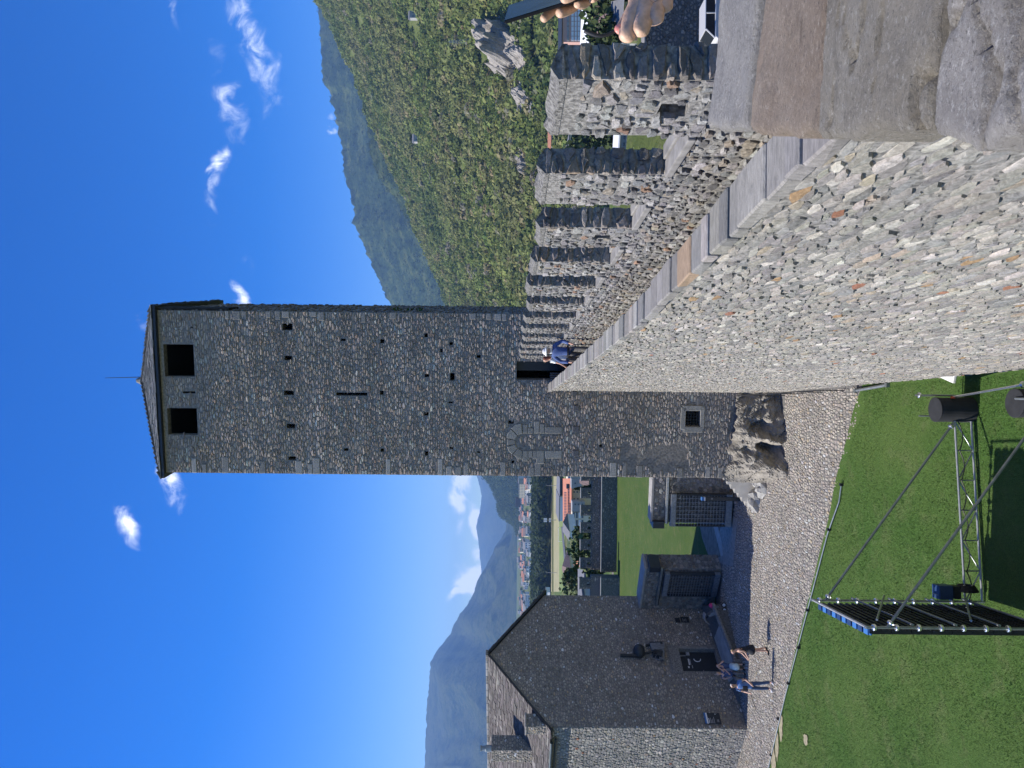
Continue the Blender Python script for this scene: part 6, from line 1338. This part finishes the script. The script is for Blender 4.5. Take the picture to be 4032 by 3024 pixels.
# haze
hz = MB(); hz.box((0, 9000, 679), 27000, 20400, 1442); ho = hz.build('haze', None); ho['kind'] = 'stuff'; ho.display_type = 'WIRE'
hm = bpy.data.materials.new('haze_air'); hm.use_nodes = True; nt = hm.node_tree; nt.nodes.clear(); pv = nt.nodes.new('ShaderNodeVolumePrincipled'); ou = nt.nodes.new('ShaderNodeOutputMaterial')
pv.inputs['Color'].default_value = (.30, .55, 1.0, 1); pv.inputs['Density'].default_value = .000072; pv.inputs['Anisotropy'].default_value = 0.0
nt.links.new(pv.outputs[0], ou.inputs['Volume']); ho.data.materials.append(hm)
# ================================================================ PEOPLE
def skinned(name, J, E, mat, parent=None, sub=1, root=None, label=None, kind=None, cast=None):
    """one continuous skin grown round a skeleton of joints: name -> (position, radius)"""
    names = list(J); idx = {n: i for i, n in enumerate(names)}
    me = bpy.data.meshes.new(name); me.from_pydata([tuple(J[n][0]) for n in names], [(idx[a], idx[b]) for a, b in E], [])
    o = bpy.data.objects.new('tmp', me); COL.objects.link(o); md = o.modifiers.new('s', 'SKIN'); md.use_smooth_shade = True; md.branch_smoothing = .6
    for n in names:
        v = me.skin_vertices[0].data[idx[n]]; r = J[n][1]; v.radius = (r, r) if isinstance(r, (int, float)) else r; v.use_root = (n == (root or names[0]))
    sd_ = o.modifiers.new('d', 'SUBSURF'); sd_.levels = sub; sd_.render_levels = sub
    dg = bpy.context.evaluated_depsgraph_get(); dg.update(); nm = bpy.data.meshes.new_from_object(o.evaluated_get(dg)); nm.name = name
    bpy.data.objects.remove(o); bpy.data.meshes.remove(me)
    for p in nm.polygons: p.use_smooth = True
    return put(name, nm, mat, parent, kind, label)
def cloth(name, col, rough=.85): return simple(name, col, rough, var=.15, scale=7, bump=.004)
M['hair_fair'] = cloth('fair_hair', (.42, .29, .14)); M['hair_grey'] = cloth('grey_hair', (.5, .48, .45)); M['hair_red'] = cloth('auburn_hair', (.16, .045, .025)); M['hair_dark'] = cloth('dark_hair', (.05, .035, .025))
M['dress_black'] = cloth('black_dress', (.012, .015, .022)); M['tee_blue'] = cloth('blue_tshirt', (.10, .19, .40)); M['jeans'] = cloth('blue_jeans', (.05, .085, .16)); M['shirt_blue'] = cloth('blue_shirt', (.065, .105, .25)); M['trouser_grey'] = cloth('grey_trousers', (.12, .115, .11)); M['cap_white'] = cloth('white_cap', (.72, .71, .69)); M['mint'] = cloth('mint_skirt', (.55, .66, .63)); M['navy_top'] = cloth('navy_top', (.05, .08, .17)); M['shirt_white'] = cloth('white_shirt', (.75, .75, .74)); M['shoe_white'] = cloth('white_shoe', (.75, .75, .75)); M['belt'] = cloth('belt', (.01, .01, .012))
def person(label, base, face, H, arms, legs=None, seat=None, head=(0, .03, 0), group=None, lean=(0, 0)):
    """returns root and joint table in world space; face = direction faced in plan"""
    f = Vector((face[0], face[1], 0)).normalized(); r = Vector((f.y, -f.x, 0)); k = H / 1.75; B = Vector(base)
    def w(p): return B + (r * p[0] + f * p[1]) * k + Vector((0, 0, p[2] * k))
    dz = 0.0 if seat is None else seat - .86
    lx, ly = lean
    T = {'pelvis': ((0, 0, .93 + dz), .125), 'waist': ((lx * .3, ly * .3, 1.10 + dz), .115), 'chest': ((lx * .7, ly * .7, 1.30 + dz), .135), 'neckbase': ((lx, ly, 1.45 + dz), .075), 'neck': ((lx, ly + .01, 1.52 + dz), .052),
         'chin': ((lx + head[0], ly + .035 + head[1], 1.585 + dz + head[2] * .5), .070), 'head': ((lx + head[0], ly + .015 + head[1], 1.655 + dz + head[2]), .088), 'crown': ((lx + head[0], ly - .005 + head[1], 1.71 + dz + head[2]), .060)}
    E = [('pelvis', 'waist'), ('waist', 'chest'), ('chest', 'neckbase'), ('neckbase', 'neck'), ('neck', 'chin'), ('chin', 'head'), ('head', 'crown')]
    for s, S in ((-1, 'l'), (1, 'r')):
        a = arms[S]; T['sh' + S] = ((s * .175 + lx, ly, 1.415 + dz), .062); T['el' + S] = (a[0], .042); T['wr' + S] = (a[1], .029)
        d = (Vector(a[1]) - Vector(a[0])).normalized(); T['ha' + S] = (tuple(Vector(a[1]) + d * .075), .036); T['fi' + S] = (tuple(Vector(a[1]) + d * .16), .014)
        E += [('chest', 'sh' + S), ('sh' + S, 'el' + S), ('el' + S, 'wr' + S), ('wr' + S, 'ha' + S), ('ha' + S, 'fi' + S)]
        L = (legs or {}).get(S) or [(s * .10, .01, .50), (s * .11, -.02, .09), (s * .125, .14, .035)]
        T['hi' + S] = ((s * .09, 0, .88 + dz), .092); T['kn' + S] = (L[0], .056); T['an' + S] = (L[1], .036); T['to' + S] = (L[2], .034)
        E += [('pelvis', 'hi' + S), ('hi' + S, 'kn' + S), ('kn' + S, 'an' + S), ('an' + S, 'to' + S)]
    root = thing('person', label, 'person', tuple(B), group); J = {n: (w(p), q * k) for n, (p, q) in T.items()}
    skinned('body', J, E, M['skin'], root, 1, 'pelvis')
    hd = J['head'][0]; nose = MB(); nose.blob(hd + f * .095 * k + Vector((0, 0, -.02 * k)), .012 * k, .012 * k, .022 * k, 6, 4); nose.build('nose', M['skin'], root, sm=True)
    ey_ = MB()
    for s in (-1, 1): ey_.blob(hd + f * .083 * k + r * s * .032 * k, .010 * k, .008 * k, .006 * k, 6, 4)
    ey_.build('eyes', M['black'], root)
    return root, J, w, k, f, r
def garment(name, root, J, parts, extra, mat, E, rootn, sub=1):
    JJ = {n: (J[n][0] if n in J else n, rad) for n, rad in parts.items()}; JJ.update(extra); return skinned(name, JJ, E, mat, root, sub, rootn)
def shirt(root, J, k, mat, sleeve=.5, name='shirt', hem=.0, loose=1.0):
    X = {n: (J[n][0], r * k * loose) for n, r in (('pelvis', .145), ('waist', .142), ('chest', .155), ('neckbase', .085))}; E = [('pelvis', 'waist'), ('waist', 'chest'), ('chest', 'neckbase')]
    X['hem'] = (J['pelvis'][0] + Vector((0, 0, -(.06 + hem) * k)), .148 * k * loose); E.append(('hem', 'pelvis'))
    for S in 'lr':
        X['sh' + S] = (J['sh' + S][0], .078 * k * loose); e = J['sh' + S][0].lerp(J['el' + S][0], min(1, sleeve * 2 if sleeve < .5 else 1)) if sleeve <= .5 else J['el' + S][0]
        if sleeve <= .5: e = J['sh' + S][0].lerp(J['el' + S][0], sleeve * 1.5)
        X['el' + S] = (e, .062 * k * loose); E += [('chest', 'sh' + S), ('sh' + S, 'el' + S)]
        if sleeve > .5: X['wr' + S] = (J['el' + S][0].lerp(J['wr' + S][0], .95), .058 * k * loose); E.append(('el' + S, 'wr' + S))
    return skinned(name, X, E, mat, root, 1, 'chest')
def trousers(root, J, k, mat, to=.95, name='trousers', wide=1.0):
    X = {'waist': (J['pelvis'][0] + Vector((0, 0, .05 * k)), .136 * k), 'pelvis': (J['pelvis'][0], .14 * k)}; E = [('waist', 'pelvis')]
    for S in 'lr':
        X['hi' + S] = (J['hi' + S][0], .104 * k); X['kn' + S] = (J['kn' + S][0], .071 * k * wide); X['an' + S] = (J['kn' + S][0].lerp(J['an' + S][0], to), .060 * k * wide); E += [('pelvis', 'hi' + S), ('hi' + S, 'kn' + S), ('kn' + S, 'an' + S)]
    return skinned(name, X, E, mat, root, 1, 'pelvis')
def shoes(root, J, k, mat):
    for S in 'lr': 
        a, t = J['an' + S][0], J['to' + S][0]; d = (t - a); d.z = 0; d.normalize(); z = t.z + .006
        skinned('shoe', {'h': (Vector((a.x, a.y, z + .01 * k)) - d * .04 * k, .046 * k), 'm': (Vector((a.x, a.y, z + .004)) + d * .06 * k, .048 * k), 't': (Vector((t.x, t.y, z)) + d * .05 * k, .036 * k)}, [('h', 'm'), ('m', 't')], mat, root, 1, 'm')
def hair(root, J, k, f, mat, long=0.0, bun=False):
    h = J['head'][0]; c = J['crown'][0]; X = {'top': (c - f * .012 * k + Vector((0, 0, .012 * k)), .082 * k), 'back': (h - f * .045 * k, .086 * k)}; E = [('top', 'back')]
    if long: X['low'] = (h - f * .07 * k - Vector((0, 0, .12 * k)), .07 * k); X['end'] = (h - f * .09 * k - Vector((0, 0, (.12 + long) * k)), .045 * k); E += [('back', 'low'), ('low', 'end')]
    if bun: X['bun'] = (h - f * .13 * k + Vector((0, 0, .03)), .045 * k); E.append(('back', 'bun'))
    return skinned('hair', X, E, mat, root, 1, 'top')
g = gp(3024, 2558)
root, J, w, k, f, r = person('woman with fair hair in a short black dress walking with her arms held forward', g, (-.95, -.35), 1.62, {'l': [(-.22, .10, 1.14), (-.16, .32, 1.02)], 'r': [(.20, .14, 1.16), (.10, .36, 1.00)]},
    {'l': [(-.10, .05, .50), (-.10, .05, .09), (-.11, .21, .035)], 'r': [(.10, .0, .49), (.11, -.08, .10), (.12, .06, .035)]}, head=(0, .06, -.015), lean=(0, .04))
J2 = J; skinned('dress', {'chest': (J['chest'][0], .175 * k), 'sl': (w((-.13, .04, 1.38)), .07 * k), 'sr': (w((.13, .04, 1.38)), .07 * k), 'waist': (J['waist'][0], .160 * k), 'pelvis': (J['pelvis'][0], .205 * k), 'mid': (w((0, .01, .78)), .25 * k), 'hem': (w((0, .02, .60)), .29 * k)}, [('chest', 'sl'), ('chest', 'sr'), ('chest', 'waist'), ('waist', 'pelvis'), ('pelvis', 'mid'), ('mid', 'hem')], M['dress_black'], root, 1, 'waist')
hair(root, J, k, f, M['hair_fair'], 0, True); shoes(root, J, k, M['belt'])
g = gp(3041, 2700)
root, J, w, k, f, r = person('man in blue T-shirt and jeans facing the lawn with a dark stick', g, (-.25, -1), 1.78, {'l': [(-.30, .02, 1.14), (-.22, .20, .98)], 'r': [(.32, -.06, 1.14), (.25, .14, .98)]},
    {'l': [(-.13, .03, .50), (-.17, .0, .09), (-.20, .15, .035)], 'r': [(.12, .02, .50), (.14, -.02, .09), (.17, .14, .035)]})
shirt(root, J, k, M['tee_blue'], .40, 'tshirt', .05, 1.06); trousers(root, J, k, M['jeans']); shoes(root, J, k, M['shoe_white']); hair(root, J, k, f, M['hair_grey'])
gl = MB(); gl.box(J['head'][0] + f * .086 * k + Vector((0, 0, .004)), .15 * k, .02, .035, r, f); gl.build('sunglasses', M['black'], root)
bg_ = MB(); bg_.box(w((.03, .15, 1.16)), .18, .07, .20, r, f); bg_.build('shoulder_bag', M['belt'], root, bevel=.02)
sk = MB(); sk.tube(w((.25, .20, 1.0)) if False else J['ha' + 'r'][0], J['har'][0] + Vector((-.62, -.02, -.20)), .022, 8, .012); sk.tube(J['hal'][0], J['hal'][0], .001) if False else None
tag(sk.build('walking_stick', M['black']), 'thin dark stick held by the man in the blue T-shirt', 'stick')
# two people sitting on the edge of the platform behind him
sit = {'l': [(-.11, .40, .47), (-.12, .42, .08), (-.13, .57, .035)], 'r': [(.11, .40, .47), (.12, .42, .08), (.13, .57, .035)]}
g = gp(2926, 2643); g = g + Vector((.15, .25, 0))
root, J, w, k, f, r = person('woman in a pale mint skirt sitting by the platform, hands raised to her face', g, (.25, -1), 1.62, {'l': [(-.25, .22, .96), (-.10, .20, 1.18)], 'r': [(.25, .22, .96), (.10, .20, 1.18)]}, sit, seat=.46, head=(0, .03, 0))
shirt(root, J, k, M['navy_top'], .25, 'top'); hair(root, J, k, f, M['hair_dark'], .1)
skinned('skirt', {'pelvis': (w((0, 0, .52)), .16 * k), 'lap': (w((0, .22, .53)), .17 * k), 'knee': (w((0, .42, .48)), .19 * k), 'hem': (w((0, .47, .20)), .22 * k)}, [('pelvis', 'lap'), ('lap', 'knee'), ('knee', 'hem')], M['mint'], root, 1, 'lap'); shoes(root, J, k, M['belt'])
g = gp(2935, 2676) + Vector((.1, .45, 0))
root, J, w, k, f, r = person('fair haired person in a navy top half hidden behind the man in the blue T-shirt', g, (.1, -1), 1.66, {'l': [(-.24, .10, .92), (-.12, .33, .80)], 'r': [(.24, .10, .92), (.12, .33, .80)]}, sit, seat=.46)
shirt(root, J, k, M['navy_top'], .35, 'top'); trousers(root, J, k, M['trouser_grey']); hair(root, J, k, f, M['hair_fair'], .12); shoes(root, J, k, M['belt'])
for nm, lab, c in (('stone_block', 'low stone block the woman in the mint skirt sits on', gp(2926, 2643) + Vector((.15, .28, 0))), ('stone_block', 'low stone block behind the man in the blue T-shirt', gp(2935, 2676) + Vector((.1, .48, 0)))):
    fb = MB(); fb.box(c + Vector((0, 0, .18)), .55, .36, .40); tag(fb.build(nm, M['mortar_mid'], bevel=.03), lab, 'block')
# on the rampart
g = Vector((wall_x(2.14, 22.6), 22.6, 8.44))
root, J, w, k, f, r = person('man in a white cap and blue shirt coming along the rampart walk', g, (-.25, -1), 1.64, {'l': [(-.34, .02, 1.14), (-.30, .20, .92)], 'r': [(.36, -.06, 1.16), (.34, .10, .90)]},
    {'l': [(-.12, .14, .50), (-.12, .18, .09), (-.13, .34, .035)], 'r': [(.11, -.04, .49), (.12, -.20, .10), (.13, -.06, .04)]}, head=(0, .05, -.03))
shirt(root, J, k, M['shirt_blue'], 1.0, 'shirt', .0, 1.06); trousers(root, J, k, M['trouser_grey']); shoes(root, J, k, M['shoe_white'])
bl = MB(); bl.lathe(J['pelvis'][0] + Vector((0, 0, .01)), [(.178 * k, 0), (.178 * k, .045)], 16); bl.build('belt', M['belt'], root)
cp = MB(); h = J['head'][0]; cp.blob(h + Vector((0, 0, .055)) , .105, .115, .085, 14, 8); cap = cp.build('cap', M['cap_white'], root, sm=True); cp = MB(); cp.lathe(h + Vector((0, 0, .035)) + f * .02, [(.112, 0), (.15, -.012), (.15, -.006), (.108, .03)], 18); cp.build('cap_brim', M['cap_white'], cap, sm=True)
cl = MB(); cl.lathe(J['neckbase'][0] + Vector((0, 0, .015)), [(.075, 0), (.088, .05), (.080, .055)], 12); cl.build('collar', M['shirt_white'], root)
g = Vector((wall_x(2.05, 24.2), 24.2, 8.44))
root, J, w, k, f, r = person('person with long auburn hair and a white top walking behind the man in the cap', g, (-.9, .5), 1.60, {'l': [(-.24, .05, 1.14), (-.2, .2, .95)], 'r': [(.24, .02, 1.14), (.22, .16, .94)]}, head=(0, .03, 0))
shirt(root, J, k, M['shirt_white'], .4, 'top', .05, 1.05); trousers(root, J, k, M['trouser_grey']); hair(root, J, k, f, M['hair_red'], .30); shoes(root, J, k, M['shoe_white'])
# stroller
sp = gp(2858, 2408); st = thing('baby_stroller', 'dark baby stroller with a pale hood and a pink bundle parked by the platform', 'stroller', tuple(sp)); S_ = lambda x, y, z: sp + Vector((x, y, z))
for x, y in ((.36, -.10), (.14, -.22), (-.34, -.10), (.0, .26)): 
    f_ = MB(); f_.path([S_(x + .11 * math.cos(a), y, .13 + .11 * math.sin(a)) for a in [2 * math.pi * q / 16 for q in range(17)]], .022, 6); w_ = f_.build('wheel', M['black'], st); f_ = MB(); f_.lathe(S_(x, y - .02, .13), [(.075, 0), (.08, .01), (.055, .02), (.075, .04)], 14, (0, 1, 0)); f_.build('rim', M['white_print'], w_)
f_ = MB(); f_.tube(S_(.36, -.1, .13), S_(-.34, .0, .98), .016, 7); f_.tube(S_(-.34, -.1, .13), S_(.30, 0, .62), .016, 7); f_.tube(S_(.0, .26, .13), S_(-.34, .1, .98), .016, 7); f_.tube(S_(-.34, -.06, .98), S_(-.34, .16, .98), .02, 7); f_.build('frame', M['iron'], st)
f_ = MB(); f_.prism([S_(.30, -.16, .40), S_(.34, -.16, .58), S_(.05, -.16, .62), S_(-.16, -.16, .92), S_(-.26, -.16, .88), S_(-.06, -.16, .40)], (0, .36, 0)); f_.build('seat', M['iron_grey'], st, bevel=.02)
f_ = MB(); f_.v, f_.f = [], []; n_ = 9
arc = [S_(-.26 + .36 * math.cos(a), 0, .74 + .36 * math.sin(a)) for a in [math.radians(60 + 100 * q / n_) for q in range(n_ + 1)]]
f_.add([p + Vector((0, -.20, 0)) for p in arc] + [p + Vector((0, .20, 0)) for p in arc], [(q, q + 1, n_ + 2 + q, n_ + 1 + q) for q in range(n_)]); hood = f_.build('hood', M['pale_slab'], st); so_ = hood.modifiers.new('t', 'SOLIDIFY'); so_.thickness = .03
f_ = MB(); f_.blob(S_(.30, .0, .74), .13, .12, .12, 10, 7, .12, random.Random(2)); f_.build('pink_bundle', cloth('pink_cloth', (.62, .05, .16)), st, sm=True)
# ---------------------------------------------------------------- the companion at the right edge: two hands, phone, sunglasses
cb_ = Vector((1.62, .42, 9.30)); comp = thing('person', 'person at the picture edge with a phone in one hand and sunglasses in the other', 'person', tuple(cb_))
A = lambda x, y, Y: at(x, y, Y)
J = {'pelvis': (cb_ + Vector((0, 0, .95)), .13), 'waist': (cb_ + Vector((0, 0, 1.12)), .12), 'chest': (cb_ + Vector((-.02, .03, 1.32)), .135), 'neckbase': (cb_ + Vector((-.03, .05, 1.46)), .07), 'neck': (cb_ + Vector((-.03, .06, 1.53)), .052), 'chin': (cb_ + Vector((-.06, .09, 1.58)), .07), 'head': (cb_ + Vector((-.05, .07, 1.65)), .09), 'crown': (cb_ + Vector((-.05, .05, 1.71)), .06),
     'shl': (cb_ + Vector((-.17, -.02, 1.41)), .06), 'shr': (cb_ + Vector((.14, .10, 1.41)), .06), 'ell': (Vector((1.30, .78, 10.38)), .042), 'elr': (Vector((1.42, 1.00, 10.52)), .042)}
E = [('pelvis', 'waist'), ('waist', 'chest'), ('chest', 'neckbase'), ('neckbase', 'neck'), ('neck', 'chin'), ('chin', 'head'), ('head', 'crown'), ('chest', 'shl'), ('chest', 'shr'), ('shl', 'ell'), ('shr', 'elr')]
for s, S in ((-1, 'l'), (1, 'r')):
    J['hi' + S] = (cb_ + Vector((s * .09, 0, .88)), .09); J['kn' + S] = (cb_ + Vector((s * .10, .02, .5)), .055); J['an' + S] = (cb_ + Vector((s * .10, 0, .09)), .036); J['to' + S] = (cb_ + Vector((s * .12, .14, .04)), .034); E += [('pelvis', 'hi' + S), ('hi' + S, 'kn' + S), ('kn' + S, 'an' + S), ('an' + S, 'to' + S)]
skinned('body', J, E, M['skin_hand'], comp, 2, 'pelvis')
trousers(comp, J, 1.0, M['jeans'])
X = {n: (J[n][0], q) for n, q in (('pelvis', .145), ('waist', .142), ('chest', .155), ('neckbase', .085), ('shl', .08), ('shr', .08))}; X['ell'] = (J['shl'][0].lerp(J['ell'][0], .6), .062); X['elr'] = (J['shr'][0].lerp(J['elr'][0], .6), .062)
skinned('tshirt', X, [('pelvis', 'waist'), ('waist', 'chest'), ('chest', 'neckbase'), ('chest', 'shl'), ('chest', 'shr'), ('shl', 'ell'), ('shr', 'elr')], M['navy_top'], comp, 1, 'chest'); hair(comp, J, 1.0, Vector((-.6, .8, 0)), M['hair_dark'], .2)
# hand with the sunglasses
H1 = {'elbow': (J['ell'][0], .042), 'fore': (A(2800, -330, 1.14), .036), 'wrist': (A(2650, -150, 1.22), .029), 'heel': (A(2610, -75, 1.225), .031), 'palm': (A(2562, -25, 1.215), .042), 'palm2': (A(2512, -25, 1.235), .026),
      'mi': (A(2492, 72, 1.192), .0195), 'mm': (A(2536, 66, 1.185), .0200), 'mr': (A(2580, 36, 1.190), .0186), 'ml': (A(2616, -2, 1.20), .0168),
      'pi': (A(2467, 153, 1.172), .0126), 'di': (A(2456, 138, 1.205), .0086), 'ti': (A(2452, 112, 1.222), .0074),
      'pm': (A(2520, 130, 1.164), .0134), 'dm': (A(2502, 112, 1.20), .0090), 'tm': (A(2478, 116, 1.225), .0076),
      'pr': (A(2584, 82, 1.168), .0126), 'dr': (A(2562, 78, 1.205), .0086), 'tr': (A(2540, 84, 1.228), .0072),
      'pl': (A(2624, 34, 1.180), .0112), 'dl': (A(2606, 34, 1.212), .0078), 'tl': (A(2586, 50, 1.232), .0064),
      'th0': (A(2512, 18, 1.25), .0165), 'th1': (A(2474, 72, 1.245), .0125), 'th2': (A(2444, 112, 1.232), .0090), 'th3': (A(2432, 128, 1.226), .0062)}
E1 = [('elbow', 'fore'), ('fore', 'wrist'), ('wrist', 'heel'), ('heel', 'palm'), ('palm', 'palm2'), ('palm', 'mi'), ('palm', 'mm'), ('palm', 'mr'), ('palm', 'ml'), ('mi', 'pi'), ('pi', 'di'), ('di', 'ti'), ('mm', 'pm'), ('pm', 'dm'), ('dm', 'tm'), ('mr', 'pr'), ('pr', 'dr'), ('dr', 'tr'), ('ml', 'pl'), ('pl', 'dl'), ('dl', 'tl'), ('palm2', 'th0'), ('th0', 'th1'), ('th1', 'th2'), ('th2', 'th3')]
skinned('hand', H1, E1, M['skin_hand'], comp, 2, 'palm')
nl = MB(); nl.blob(A(2440, 114, 1.222), .0086, .005, .0088, 8, 6); nl.build('thumb_nail', M['nail'], comp, sm=True)
H2 = {'elbow': (J['elr'][0], .042), 'fore': (A(2520, -420, 1.22), .034), 'wrist': (A(2380, -190, 1.27), .028), 'palm': (A(2320, -90, 1.285), .032), 'base': (A(2290, -62, 1.30), .026),
      'a0': (A(2262, -60, 1.318), .0125), 'a1': (A(2205, 12, 1.312), .0098), 'a2': (A(2163, 52, 1.300), .0088), 'a3': (A(2134, 80, 1.290), .0076),
      'b0': (A(2292, -35, 1.318), .0130), 'b1': (A(2262, 24, 1.308), .0105), 'b2': (A(2226, 44, 1.292), .0098), 'b3': (A(2196, 54, 1.276), .0086),
      'c0': (A(2318, -30, 1.312), .0125), 'c1': (A(2310, 6, 1.302), .0100), 'c2': (A(2288, 18, 1.288), .0090), 'c3': (A(2268, 14, 1.272), .0076),
      'd0': (A(2345, -40, 1.306), .0110), 'd1': (A(2345, -12, 1.296), .0088), 'd2': (A(2325, -4, 1.284), .0078),
      'th0': (A(2300, -70, 1.262), .0155), 'th1': (A(2268, -36, 1.248), .0125), 'th2': (A(2232, -10, 1.244), .0105), 'th3': (A(2206, 0, 1.242), .0082)}
E2 = [('elbow', 'fore'), ('fore', 'wrist'), ('wrist', 'palm'), ('palm', 'base'), ('base', 'a0'), ('a0', 'a1'), ('a1', 'a2'), ('a2', 'a3'), ('base', 'b0'), ('b0', 'b1'), ('b1', 'b2'), ('b2', 'b3'), ('palm', 'c0'), ('c0', 'c1'), ('c1', 'c2'), ('c2', 'c3'), ('palm', 'd0'), ('d0', 'd1'), ('d1', 'd2'), ('palm', 'th0'), ('th0', 'th1'), ('th1', 'th2'), ('th2', 'th3')]
skinned('hand', H2, E2, M['skin_hand'], comp, 2, 'palm')
gs = thing('sunglasses', 'black sunglasses held by one temple between finger and thumb at the right edge', 'sunglasses', tuple(A(2430, 118, 1.225)))
f_ = MB(); pts = [A(x, y, 1.228) for x, y in ((2520, 62), (2480, 92), (2450, 109), (2420, 124), (2395, 136), (2370, 142), (2345, 139), (2325, 131), (2308, 123), (2300, 121))]
f_.path(pts, [.0030] * 6 + [.0034, .0038, .0042, .0036], 8); f_.build('temple', M['black'], gs, sm=True)
for dx in (0, 62):
    f_ = MB(); c = A(2560 + dx * .3, -60 - dx * 1.6, 1.262); f_.path([c + Vector((.027 * math.cos(a), .012 * math.sin(a), .021 * math.sin(a))) for a in [2 * math.pi * q / 16 for q in range(17)]], .0022, 6); rim = f_.build('rim', M['black'], gs)
    f_ = MB(); f_.lathe(c, [(.022, -.0006), (.022, .0006)], 16, (0, -1, .5)); f_.build('lens', M['glass_dark'], rim)
f_ = MB(); f_.tube(pts[0], A(2548, -24, 1.262), .0026, 6); f_.build('hinge_bar', M['black'], gs)
ph = thing('phone', 'black smartphone with sky reflected in its dark screen held up at the right edge', 'phone', tuple(A(2100, 40, 1.27)))
pa, pb2, pc, pd = A(1981, 84, 1.250), A(2000, 22, 1.312), A(2334, -84, 1.330), A(2318, -20, 1.268); off = A(1990, 97, 1.252) - pa
f_ = MB(); f_.box8([pa, pd, pc, pb2, pa + off, pd + off, pc + off, pb2 + off]); f_.build('body', M['black'], ph, bevel=.0025)
m, nt, b = new_mat('phone_screen'); b.inputs['Base Color'].default_value = (.004, .005, .006, 1); b.inputs['Roughness'].default_value = .12; b.inputs['Specular IOR Level'].default_value = .09
cen = (pa + pb2 + pc + pd) / 4; f_ = MB(); q = [p.lerp(cen, .035) - off * .10 for p in (pa, pd, pc, pb2)]; f_.prism(q, off * .05); f_.build('screen', m, ph)
